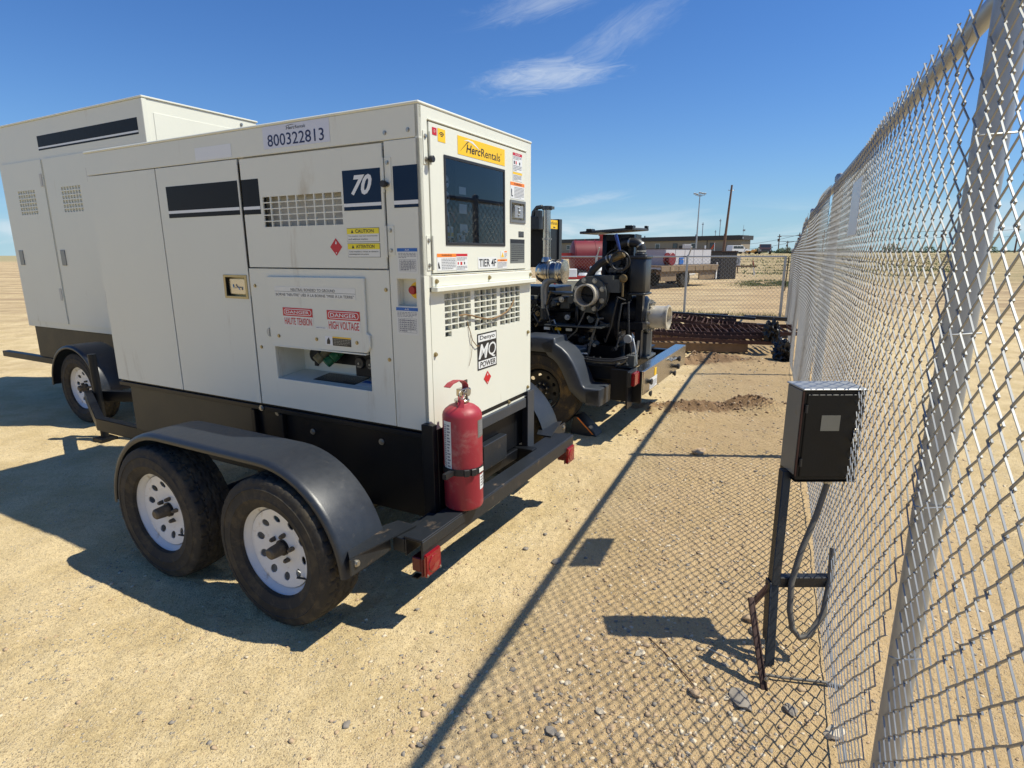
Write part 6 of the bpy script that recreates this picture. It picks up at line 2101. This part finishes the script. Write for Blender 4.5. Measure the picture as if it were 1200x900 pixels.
crumple('plastic_sheet', 'crumpled shiny black plastic lying against the fence right of the gratings', 'plastic sheet', (3.93, 8.30, 0.0), (0.13, 0.20, 0.22), 3.1, 'plasticbag')
crumple('plastic_sheet', 'loose end of black plastic caught on the fence above the heap', 'plastic sheet', (4.00, 8.85, 0.20), (0.12, 0.14, 0.24), 8.4, 'plasticbag')

# ------------------------------------------------------------------ cream tank unit inside the yard, behind the pump
ct = thing('water_tank', 'cream plastic tank in a red frame with a white lid, behind the pump', 'tank', (1.55, 12.2, 0), 0.15)
cc = MB()
cc.prism(rrect(-0.75, 0.75, -0.45, 0.45, 0.12, 4), lambda a, b, d: (a, b, d), 0.18, 1.02)
cc.build('tank_body', 'creamtank', ct, bevel=0.02)
for z_ in (0.12, 1.045):
    MB().holed(-0.80, 0.80, -0.50, 0.50, [(-.75, .75, -.45, .45)], lambda a, b, d: (a, b, z_ + d), 0, 0.045).build('frame_ring', 'signred', ct)
for x_ in (-.78, 0.02, .78):
    for y_ in (-.49, .49):
        MB().box((x_ - .018, y_ - .018, 0.165), (x_ + .018, y_ + .018, 1.045)).build('frame_upright', 'signred', ct)
MB().lathe([(0.0001, 0.19), (0.11, 0.185), (0.125, 0.16), (0.125, 0.10), (0.11, 0.095), (0.11, 0.0)], (0.20, 0, 1.10), (0, 0, 1), 24).build('tank_lid', 'paintwhite', ct)
MB().lathe([(0.0001, 0.05), (0.10, 0.05), (0.12, 0.0)], (-0.05, 0, 1.10), (0, 0, 1), 20).build('small_lid', 'paintwhite', ct)
MB().box((-0.45, -0.2, 1.021), (-0.25, 0.0, 1.24)).build('filler_box', 'paintwhite', ct, bevel=0.01)
MB().box((-0.7, -0.4, 0), (-0.6, 0.4, 0.119)).box((0.6, -0.4, 0), (0.7, 0.4, 0.119)).build('skid', 'rustdk', ct)

# ------------------------------------------------------------------ beyond the rear fence
def HH(x, y):
    return H(x, y)


# red tank
tk = thing('red_tank', 'large faded red horizontal tank beyond the rear fence', 'tank', (4.0, 25.6, HH(4, 25.6)), 0.06)
tb_ = MB()
tb_.lathe([(0.0001, -1.50), (0.45, -1.46), (0.66, -1.38), (0.70, -1.36), (0.70, 1.36), (0.66, 1.38), (0.45, 1.46), (0.0001, 1.50)], (0, 0, 1.36), (1, 0, 0), 44)
tb_.build('tank_shell', 'tankred', tk)
for x_ in (-1.3, -0.45, 0.4, 1.3):
    MB().lathe([(0.701, -.02), (0.712, -.02), (0.712, .02), (0.701, .02)], (x_, 0, 1.36), (1, 0, 0), 44, closed=True).build('hoop', 'tankred', tk)
for x_ in (-1.25, -0.85, -0.4, -.1):
    MB().box((x_ - .03, -.04, 2.05), (x_ + .03, .04, 2.13)).build('lifting_lug', 'tankred', tk)
MB().cyl((-0.12, 0, 2.06), (-0.12, 0, 2.26), 0.10, 14).cyl((0.10, 0, 2.06), (0.10, 0, 2.22), 0.08, 14).box((-.25, -.08, 2.26), (.22, .08, 2.32)).build('valve_stack', 'signred', tk)
MB().tube([(0.2, 0, 2.28), (0.42, 0, 2.20), (0.62, 0, 2.06)], 0.02, 6).build('vent_pipe', 'rustdk', tk)
MB().box((-1.0, -.5, 0.0), (-.8, .5, .8)).box((.8, -.5, 0), (1.0, .5, .8)).build('saddle', 'tankred', tk)
MB().box((-2.0, -.3, 1.30), (-1.47, -.1, 1.55)).box((-1.95, -.2, 1.56), (-1.91, -.16, 1.75)).build('draw_arm', 'signred', tk)
for x_ in (-1.1, .9):
    MB().cyl((x_, -.75, .42), (x_, -.55, .42), .42, 24).build('wheel', 'rubber', tk)

# flatbed service trailer
svx, svy = 7.95, 26.9
sv = thing('service_trailer', 'tan flatbed service trailer carrying a white box and red hose reel beyond the fence', 'trailer', (svx, svy, HH(svx, svy)), math.atan2(.66, .75))
MB().box((-2.05, -0.1, 0.93), (2.75, 1.9, 1.0)).build('deck', 'bed', sv, bevel=0.01)
for k in range(7):
    MB().box((-2.03 + .68 * k, -0.104, 0.75), (-1.37 + .68 * k - .02, -0.06, 0.929)).build('side_panel', 'bed', sv, bevel=0.006)
MB().box((-2.0, 0.1, 0.62), (2.7, 0.2, 0.749)).box((-2.0, 1.6, 0.62), (2.7, 1.7, 0.749)).box((-2.0, -0.02, .68), (2.74, 0.03, .74)).box((1.2, 0.0, .32), (2.6, 0.06, .679)).box((-1.9, 0.0, .32), (-.7, .06, .679)).build('chassis', 'bed', sv, bevel=0.01)
bx_ = MB()
bx_.box((-1.15, 0.35, 1.001), (2.70, 1.7, 1.72))
bxo = bx_.build('service_box', 'boxwhite', sv, bevel=0.012)
for k in range(5):
    MB().box((-1.12 + .77 * k, 0.335, 1.03), (-1.12 + .77 * k + .74, 0.349, 1.69)).build('box_door', 'boxwhite', bxo, bevel=0.006)
MB().box((-1.18, 0.32, 1.721), (2.73, 1.73, 1.745)).build('box_roof', 'rustdk', bxo)
MB().box((-0.05, 0.3, 1.05), (0.28, 0.334, 1.24)).box((-0.05, .3, 1.28), (.28, .334, 1.34)).build('blue_label', 'blue', bxo)
rl_ = MB()
rl_.lathe([(0.0001, -.16), (0.26, -.16), (0.28, -.14), (0.28, -.10), (.20, -.10), (.20, .10), (0.28, .10), (0.28, .14), (0.26, .16), (0.0001, .16)], (-1.10, 0.14, 1.28), (0, 1, 0), 28)
rl_.build('hose_reel', 'tankred', sv)
for (x_, m_) in ((0.0, 1), (-.78, 0)):
    pass
tyv, tyf = tyre_mesh(0.40, 0.22, 0.2, tread=False, n=40)
for x_ in (0.0,):
    for y_ in (-0.02, 1.6):
        wmb = MB().add([(y, x + y_, z + .40) for x, y, z in tyv], tyf)
        wmb.cyl((x_, y_ + .05, .40), (x_, y_ + .12, .40), 0.2, 18)
        wmb.build('wheel', 'tyre', sv)
MB().box((2.755, 0.0, 0.35), (2.80, 0.05, 1.1)).build('striped_marker', 'paintwhite', sv)
MB().box((2.76, .2, .80), (2.95, .5, .95)).build('tail_fitting', 'paintwhite', sv, bevel=0.01)
MB().box((2.5, -.12, 0.30), (2.56, -.11, .66)).build('mud_flap', 'paintwhite', sv)

# white pickup box behind it on the left
def vehicle(name, label, cat, pos, rz, L, W_, Hh, body_m, kind='suv'):
    v = thing(name, label, cat, pos, rz)
    wr = 0.36
    if kind == 'suv':
        side = [(-L / 2, .45), (-L / 2 + .02, .95), (-L / 2 + .12, Hh - .08), (-L / 2 + .3, Hh), (L * .10, Hh), (L * .26, 1.08), (L / 2 - .15, 0.98), (L / 2, .80), (L / 2, .42)]
    elif kind == 'pickup':
        side = [(-L / 2, .50), (-L / 2, 1.10), (-L * .06, 1.10), (-L * .05, Hh - .05), (0, Hh), (L * .14, Hh), (L * .24, 1.18), (L / 2 - .12, 1.08), (L / 2, .9), (L / 2, .45)]
    else:
        side = [(-L / 2, .40), (-L / 2, Hh - .1), (-L / 2 + .1, Hh), (L * .30, Hh), (L * .42, 1.15), (L / 2, .95), (L / 2, .40)]
    b = MB()
    b.prism(side, lambda a, z, d: (a, d, z), -W_ / 2, W_ / 2)
    b.build('body', body_m, v, bevel=0.05, seg=2)
    g = MB()
    for s_ in (-1, 1):
        y0 = s_ * (W_ / 2 + .004)
        if kind == 'suv':
            pans = ((-L / 2 + .35, -L * .22), (-L * .20, -L * .04), (-L * .02, L * .12))
        elif kind == 'pickup':
            pans = ((-L * .035, L * .04), (L * .05, L * .15))
        else:
            pans = ((L * .08, L * .27),)
        for a0, a1 in pans:
            gm_ = MB()
            gm_.add([(a0, y0, 1.10), (a1 + .15, y0, 1.10), (a1, y0, Hh - .14), (a0, y0, Hh - .14)], [(0, 1, 2, 3)])
            gm_.build('side_window', 'glassdk', v, smooth=False)
    f0 = L * .26 if kind == 'suv' else (L * .24 if kind == 'pickup' else L * .42)
    f1 = L * .10 if kind == 'suv' else (L * .14 if kind == 'pickup' else L * .30)
    zb_ = 1.08 if kind == 'suv' else (1.18 if kind == 'pickup' else 1.15)
    MB().add([(f0 + .02, -W_ * .42, zb_ + .04), (f0 + .02, W_ * .42, zb_ + .04), (f1 + .03, W_ * .38, Hh - .04), (f1 + .03, -W_ * .38, Hh - .04)], [(0, 1, 2, 3)]).build('windscreen', 'glassdk', v, smooth=False)
    MB().box((L / 2 - .005, -W_ * .3, .60), (L / 2 + .02, W_ * .3, .85)).build('grille', 'glassdk', v)
    for s_ in (-1, 1):
        MB().box((L / 2 - .01, s_ * W_ * .42 - .1, .66), (L / 2 + .025, s_ * W_ * .42 + .1, .84)).build('headlight', 'offwhite', v)
        MB().box((f0 - .1, s_ * (W_ / 2 + .02), zb_ - .02), (f0 + .05, s_ * (W_ / 2 + .22), zb_ + .16)).build('mirror', 'glassdk', v)
        for x_ in (-L * .31, L * .31):
            wv = MB()
            wv.cyl((x_, s_ * W_ * .40, wr), (x_, s_ * (W_ / 2 + .01), wr), wr, 22)
            wo_ = wv.build('wheel', 'rubber', v)
            MB().cyl((x_, s_ * (W_ / 2 + .011), wr), (x_, s_ * (W_ / 2 + .02), wr), wr * .55, 14).build('wheel_rim', 'galv', wo_)
    return v


vx, vy = 8.35, 31.0
vehicle('white_van', 'white van parked behind the service trailer, its end showing left of the red hose reel', 'van', (vx - 1.0, vy, HH(vx, vy)), 2.6, 4.2, 1.8, 1.62, 'paintwhite', 'van')
def far_pt(px, D):
    return (px - 600) / 676.5 * D * .975


# dark slatted container with flag
kx, ky = 12.55, 35.4
kon = thing('waste_container', 'dark slatted container standing right of the white service box', 'container', (kx, ky, HH(kx, ky)), 0.25)
MB().box((-0.50, -0.8, 0.0), (0.50, 0.8, 1.60)).build('shell', 'bin', kon, bevel=0.01)
for k in range(7):
    MB().box((-0.52 + .15 * k, -0.83, 0.05), (-0.52 + .15 * k + .13, -0.801, 1.58)).build('plank', 'bin', kon)
MB().box((-0.56, -0.86, 1.601), (0.56, 0.86, 1.66)).build('lid', 'rustdk', kon)
fgx, fgy = 12.5, 36.6
flg = thing('flag', 'small orange flag on a white stick above the dark container', 'flag', (fgx, fgy, HH(fgx, fgy)))
MB().cyl((0.02, 0, 0), (0.02, 0, 2.15), 0.02, 8).build('flag_pole', 'paintwhite', flg)
fm = MB()
fm.add([(0.0, 0.0, 2.10), (0.06, 0.02, 2.20), (0.02, 0.01, 1.93), (-0.14, -0.03, 1.74), (-0.20, 0.03, 1.80), (-.10, .0, 1.97)], [(0, 1, 2, 5), (5, 2, 3, 4)])
fm.build('flag_cloth', 'flag', flg)
px0, py0 = far_pt(826.5, 37), 37
ps = MB().cyl((0, 0, 0), (0, 0, 2.0), 0.05, 10).build('marker_post', 'paintwhite', loc=(px0, py0, HH(px0, py0)))
tag(ps, 'short white post showing above the service box', 'post')
# numbered board and barricade
nx0, ny0 = far_pt(860.5, 43), 43.0
nb_ = thing('number_board', 'pale board with grey number 20 standing in the yard', 'sign', (nx0, ny0, HH(nx0, ny0)), 0.05)
MB().box((-0.55, 0, 0.58), (0.55, 0.05, 1.22)).build('board', 'boxwhite', nb_, bevel=0.005)
MB().box((-0.45, 0.06, 0), (-0.38, 0.12, 1.1)).box((0.38, 0.06, 0), (0.45, 0.12, 1.1)).build('board_legs', 'timber', nb_)
tx = MB()
put_text(tx, '20', -0.20, 0.48, 0.66, 1.12, lambda a, b, d: (a, -0.004 - d, b), 0.002, 0.03)
tx.build('lettering', 'grey', nb_, smooth=False)
bx0, by0 = far_pt(852, 41), 41.0
bar_ = thing('barricade', 'low brown rail with a red topped leg in front of the number 20 board', 'barricade', (bx0, by0, HH(bx0, by0)))
MB().box((-0.2, -.04, 0.50), (2.15, .04, 0.62)).build('rail', 'timber', bar_)
MB().add([(1.86, -.03, .95), (1.92, -.03, .95), (1.92, .03, .95), (1.86, .03, .95), (1.92, -.03, .50), (1.98, -.03, .50), (1.98, .03, .50), (1.92, .03, .50)], [(0, 1, 5, 4), (1, 2, 6, 5), (2, 3, 7, 6), (3, 0, 4, 7), (0, 3, 2, 1)]).build('red_leg_top', 'signred', bar_)
MB().add([(1.92, -.03, .49), (1.98, -.03, .49), (1.98, .03, .49), (1.92, .03, .49), (2.02, -.03, -.05), (2.09, -.03, -.05), (2.09, .03, -.05), (2.02, .03, -.05)], [(0, 1, 5, 4), (1, 2, 6, 5), (2, 3, 7, 6), (3, 0, 4, 7), (4, 5, 6, 7)]).build('leg', 'paintwhite', bar_)
MB().box((0.0, -.03, -.05), (0.06, .03, .499)).build('leg', 'timber', bar_)

# white cabinet, orange beacon
cxx, cyy = far_pt(805, 60), 60.0
q = thing('storage_cabinet', 'white square cabinet seen above the service trailer', 'cabinet', (cxx, cyy, HH(cxx, cyy)))
MB().box((-.36, -.3, 0), (.36, .3, 2.30)).build('cabinet_body', 'boxwhite', q, bevel=0.02)
MB().box((-.33, -.32, .3), (.33, -.301, 2.2)).build('cabinet_door', 'boxwhite', q, bevel=0.01)
bxx, byy = far_pt(777.5, 34), 34.0
q = thing('warning_beacon', 'orange beacon on a short post left of the service box', 'beacon', (bxx, byy, HH(bxx, byy)))
MB().cyl((0, 0, 0), (0, 0, 1.60), 0.04, 8).build('beacon_post', 'galv', q)
MB().lathe([(0.09, 0), (0.09, .1), (0.05, .16), (0.0001, .17)], (0, 0, 1.60), (0, 0, 1), 14).build('beacon_lamp', 'yellow', q)

# long building
BA = Vector((far_pt(862, 150), 146.5, 0))
BB = Vector((far_pt(600, 212), 206.0, 0))
bd_d = (BB - BA)
BL = bd_d.length
ba_ = math.atan2(bd_d.y, bd_d.x)
bld = thing('long_building', 'long low tan building with dark roof edge on the horizon', 'building', (BA.x, BA.y, HH(BA.x, BA.y) - 0.6), ba_)
# local: x along facade (away), y to the left of it; facade towards the camera is y = +? camera side
MB().box((0, -5, -0.5), (BL, 0.0, 3.95)).build('wall', 'wall', bld)
MB().box((-0.5, -5.5, 3.951), (BL + .5, 0.55, 5.0)).build('roof', 'roof', bld)
MB().box((0.6, -5.3, 5.001), (BL, 0.0, 5.1)).build('roof_deck', 'rustdk', bld)
for k in range(24):
    x_ = 5.2 + k * 5.4
    if x_ > BL - 4:
        break
    if k % 3 == 2:
        d_ = MB().box((x_, 0.001, 0.3), (x_ + 1.1, 0.06, 2.7)).build('door', 'roof', bld)
    wn = MB()
    wn.box((x_ + 1.6, 0.001, 1.9), (x_ + 3.0, 0.09, 3.3))
    wo2 = wn.build('window', 'offwhite' if k % 2 else 'roof', bld)
    MB().box((x_ + 1.7, 0.091, 2.0), (x_ + 2.9, 0.10, 3.2)).build('pane', 'glassdk', wo2)
MB().box((4.0, .001, 0.2), (4.12, .12, 3.9)).box((9.0, .001, .2), (9.12, .12, 3.9)).build('downpipe', 'roof', bld)
for k, x_ in enumerate((6.0, 14.0, 30.0)):
    MB().cyl((x_, -3, 5.1), (x_, -3, 5.6), 0.2, 10).build('roof_vent', 'galv', bld)
MB().box((-.6, .2, 4.2), (-.5, .6, 4.6)).build('wall_lamp', 'galv', bld)
MB().cyl((-.3, 0, 5.0), (-.3, 0, 7.4), 0.04, 6).box((-.75, -.1, 6.0), (-.2, .1, 6.4)).build('aerial', 'galv', bld)
b2x, b2y = far_pt(612, 120), 118
b2 = thing('small_building', 'distant tan shed between the generator and the exhaust stack', 'building', (b2x, b2y, 0))
MB().box((-2.5, 0, 0), (2.5, 6, 2.6)).build('wall', 'wall', b2)
MB().box((-2.8, -.4, 2.601), (2.8, 6.4, 2.95)).build('roof', 'roof', b2)
MB().box((-1.2, -.05, 1.1), (.2, -.001, 2.0)).build('window', 'glassdk', b2)

# light mast
mx, my = far_pt(810.3, 112), 112 * .975
lm = thing('light_mast', 'tall grey mast with a ring of floodlights left of the wooden pole', 'light mast', (mx, my, HH(mx, my) - .1))
MB().cyl((0, 0, 0), (0.12, 0, 11.4), 0.16, 10, r1=0.08).build('mast', 'galv', lm)
MB().box((-.75, -.05, 11.15), (1.0, .05, 11.25)).box((-.3, -.05, 11.0), (.55, .05, 11.1)).build('crossarm', 'galv', lm)
for x_, z_ in ((-.85, 11.45), (-.40, 11.35), (.55, 11.5), (1.0, 11.45), (0.1, 11.6)):
    MB().box((x_ - .18, -.2, z_ - .12), (x_ + .2, .15, z_ + .14)).build('floodlight', 'galv', lm, bevel=0.03)
# wooden pole leaning
ppx, ppy = far_pt(841.5, 82), 80
pp = thing('power_pole', 'leaning brown wooden power pole, tallest thing on the skyline', 'power pole', (ppx, ppy, HH(ppx, ppy) - .2))
MB().cyl((0, 0, 0), (0.55, 0, 9.9), 0.19, 12, r1=0.12).build('pole', 'pole', pp)
for s_ in (-1, 1):
    MB().tube([(0.52 + .10 * s_, 0, 9.25), (0.52 + .34 * s_, 0, 9.2), (0.52 + .38 * s_, 0, 9.32)], 0.04, 6).build('insulator', 'galv', pp)
# thin masts beyond
for k, (p_, d_, h_) in enumerate(((815.5, 170, 7.3), (835, 170, 7.8), (830.3, 190, 5.5))):
    x_, y_ = far_pt(p_, d_), d_ * .97
    q = thing('radio_mast', ('thin grey mast directly right of the floodlight mast', 'thin mast left of the leaning wooden pole', 'shortest thin mast between the two other thin masts')[k], 'mast', (x_, y_, HH(x_, y_)))
    MB().cyl((0, 0, 0), (0, 0, h_ + 1.6), 0.10, 6).build('mast', 'galv', q)
    MB().box((-.3, -.1, h_ + 1.0), (.2, .1, h_ + 1.2)).build('aerial', 'galv', q)
# power line poles to the right
lp_ = []
for k, (p_, d_, h_) in enumerate(((904.5, 165, 5.1), (927.3, 150, 5.0), (914.5, 200, 4.0), (955, 140, 5.2), (1010, 135, 5.4), (1090, 132, 5.2), (1175, 130, 5.4))):
    x_, y_ = far_pt(p_, d_), d_ * .975
    z_ = HH(x_, y_)
    q = thing('utility_pole', 'small distant utility pole, %s' % ('left of the fence corner', 'just left of the near fence posts', 'short one between two taller poles', 'first one seen through the right fence', 'second one seen through the right fence', 'third one seen through the right fence', 'last one at the far right')[k], 'utility pole', (x_, y_, z_), 0, 'poles of the distant power line')
    MB().cyl((0, 0, 0), (0, 0, h_), 0.17, 8, r1=0.12).build('pole', 'pole', q)
    MB().box((-.5, -.08, h_ - .7), (.5, .08, h_ - .5)).box((-.35, -.2, h_ - 1.9), (.1, .2, h_ - 1.2)).build('crossarm', 'pole', q)
    if k != 2:
        lp_.append((x_, y_, z_ + h_ - .45))
lp_.sort()
wr_ = MB()
full = [(far_pt(872, 175), 172, 3.9)] + lp_
for a, b in zip(full[:-1], full[1:]):
    for dz in (0, -1.4):
        pts = []
        for k in range(7):
            t = k / 6
            pts.append((a[0] + (b[0] - a[0]) * t, a[1] + (b[1] - a[1]) * t, a[2] + (b[2] - a[2]) * t + dz - 0.5 * 4 * t * (1 - t) * .6))
        wr_.tube(pts, 0.035, 4, cap=False)
tag(wr_.build('power_line', 'rustdk', smooth=False), 'thin power line strung between the distant poles at right', 'power line')

# vehicles on the rise
sx, sy = far_pt(861, 128), 126
vehicle('white_suv', 'white and tan four wheel drive parked at the right end of the long building', 'suv', (sx, sy, HH(sx, sy) - .02), 0.35, 4.7, 1.85, 1.78, 'paintwhite', 'suv')
q = bpy.context.scene.objects
tx_, ty_ = far_pt(894, 112), 111
vehicle('brown_pickup', 'dark brown pickup truck facing the camera on the rise', 'pickup truck', (tx_, ty_, HH(tx_, ty_) - .02), -math.pi / 2 - .35, 5.2, 2.0, 1.85, 'brownpaint', 'pickup')
ox, oy = far_pt(878.5, 112), 111
om = thing('orange_machine', 'low orange implement between the white four wheel drive and the brown pickup', 'machine', (ox, oy, HH(ox, oy)))
MB().box((-0.9, -.6, .25), (0.9, .6, .62)).box((0.2, -.5, .621), (.8, .5, .85)).build('body', 'pumporange', om, bevel=0.04)
for x_ in (-.6, .6):
    MB().cyl((x_, -.65, .25), (x_, -.5, .25), .25, 14).build('wheel', 'rubber', om)

# bushes
def bush(px, D, w_, h_, label, seed, m='leaf', n=420):
    x_, y_ = far_pt(px, D), D * .975
    t = thing('bush', label, 'bush', (x_, y_, HH(x_, y_)), 0, 'bushes along the horizon')
    rr = random.Random(seed)
    mb = MB()
    for _ in range(n):
        while True:
            a, b, c = rr.uniform(-1, 1), rr.uniform(-1, 1), rr.uniform(-.1, 1)
            lump = 0.72 + 0.38 * noise.noise(Vector((a * 2.2 + seed, b * 2.2, c * 2.2)))
            if a * a + b * b + c * c < lump:
                break
        c_ = Vector((a * w_, b * w_ * .7, c * h_))
        s_ = rr.uniform(.10, .26) * (w_ / 1.6) ** .5
        e1 = Vector((rr.uniform(-1, 1), rr.uniform(-1, 1), rr.uniform(-1, 1))).normalized() * s_
        e2 = e1.orthogonal().normalized() * s_ * .6
        mb.add([c_ - e1, c_ - e2, c_ + e1, c_ + e2], [(0, 1, 2, 3)])
    mb.build('crown', m, t, smooth=False)
    tr_ = MB()
    for k in range(4):
        tr_.tube([(0, 0, -.1), (rr.uniform(-.3, .3) * w_, rr.uniform(-.2, .2), h_ * .6)], 0.05, 5)
    tr_.build('stems', 'timber', t)


bl = [(882, 150, 1.5, 1.7, 'pale green bush just left of the brown pickup'), (908.5, 160, 2.2, 1.6, 'spreading bush right of the brown pickup'), (915, 150, 1.2, 2.0, 'taller narrow bush right of the brown pickup'),
      (931, 120, 1.5, 2.3, 'dark green bush beside the right hand utility pole'), (925, 125, 1.6, 1.2, 'low dark bush left of the right hand utility pole'), (973, 130, 3.0, 2.2, 'bush seen through the fence, first from the left'),
      (1035, 140, 3.5, 2.6, 'bush seen through the fence, second from the left'), (1075, 150, 2.4, 2.0, 'bush seen through the fence, third from the left'), (1140, 130, 3.2, 2.6, 'bush seen through the fence, rightmost')]
for i, (p_, d_, w_, h_, lb_) in enumerate(bl):
    bush(p_, d_, w_, h_, lb_, i * 3 + 1, 'leaf2' if i in (0, 2, 6) else 'leaf')
x_, y_ = 60, 330
fw_ = MB()
rr = random.Random(77)
for _ in range(5200):
    cx_ = rr.uniform(-260, 420)
    hh = 2.2 + 1.6 * noise.noise(Vector((cx_ * .03, 0, 0))) + 1.2 * noise.noise(Vector((cx_ * .2, 3, 0)))
    c_ = Vector((cx_, 430 + rr.uniform(-6, 6), rr.uniform(0, max(.5, hh))))
    e1 = Vector((rr.uniform(-1, 1), rr.uniform(-.3, .3), rr.uniform(-.5, .5))).normalized() * rr.uniform(.5, 1.3)
    fw_.add([c_ - e1, c_ - Vector((0, 0, .5)), c_ + e1, c_ + Vector((0, 0, .5))], [(0, 1, 2, 3)])
tag(fw_.build('tree_line', 'leaf', smooth=False, kind='stuff'), 'low dark line of trees far off on the horizon', 'trees')

# grass: thin blades at the rear fence and on the rise
gr = MB()
rr = random.Random(12)
BL_ = []
def blade(x, y, h, s):
    BL_.append((x, y, h, s))
def blade_now(x, y, h, s, z):
    a = rr.uniform(0, 6.28)
    dx, dy = math.cos(a) * s, math.sin(a) * s
    lx, ly = rr.uniform(-.5, .5) * h, rr.uniform(-.5, .5) * h
    gr.add([(x - dx, y - dy, z - .01), (x + dx, y + dy, z - .01), (x + lx, y + ly, z + h)], [(0, 1, 2)])
for _ in range(2600):
    t = rr.uniform(0, 5.5) if rr.random() < .7 else rr.uniform(0, 12)
    p = RO + RD * t
    blade(p.x + rr.gauss(0, .22), p.y + rr.gauss(-.1, .30), rr.uniform(.03, .12), .006)
for _ in range(7000):
    yy = rr.gauss(29.5, 1.3)
    xx = yy * rr.gauss(.450, .030)
    if noise.noise(Vector((xx * .9, yy * .9, 0))) > -.15:
        blade(xx, yy, rr.uniform(.03, .09), .016)
for _ in range(9000):
    yy = rr.uniform(38, 100)
    xx = yy * rr.uniform(.385, .80)
    if noise.noise(Vector((xx * .1, yy * .25, 0))) > -.05:
        blade(xx, yy, rr.uniform(.05, .18), .06)
_ba = np.array(BL_)
for (x, y, h, s_b), z_b in zip(BL_, height(_ba[:, 0], _ba[:, 1])):
    blade_now(x, y, h, s_b, float(z_b))
tag(gr.build('grass', 'grassm', smooth=False, kind='stuff'), 'thin dry green grass by the rear fence and on the rise', 'grass')
print('tris', sum(len(o.data.polygons) for o in bpy.data.objects if o.type == 'MESH'))
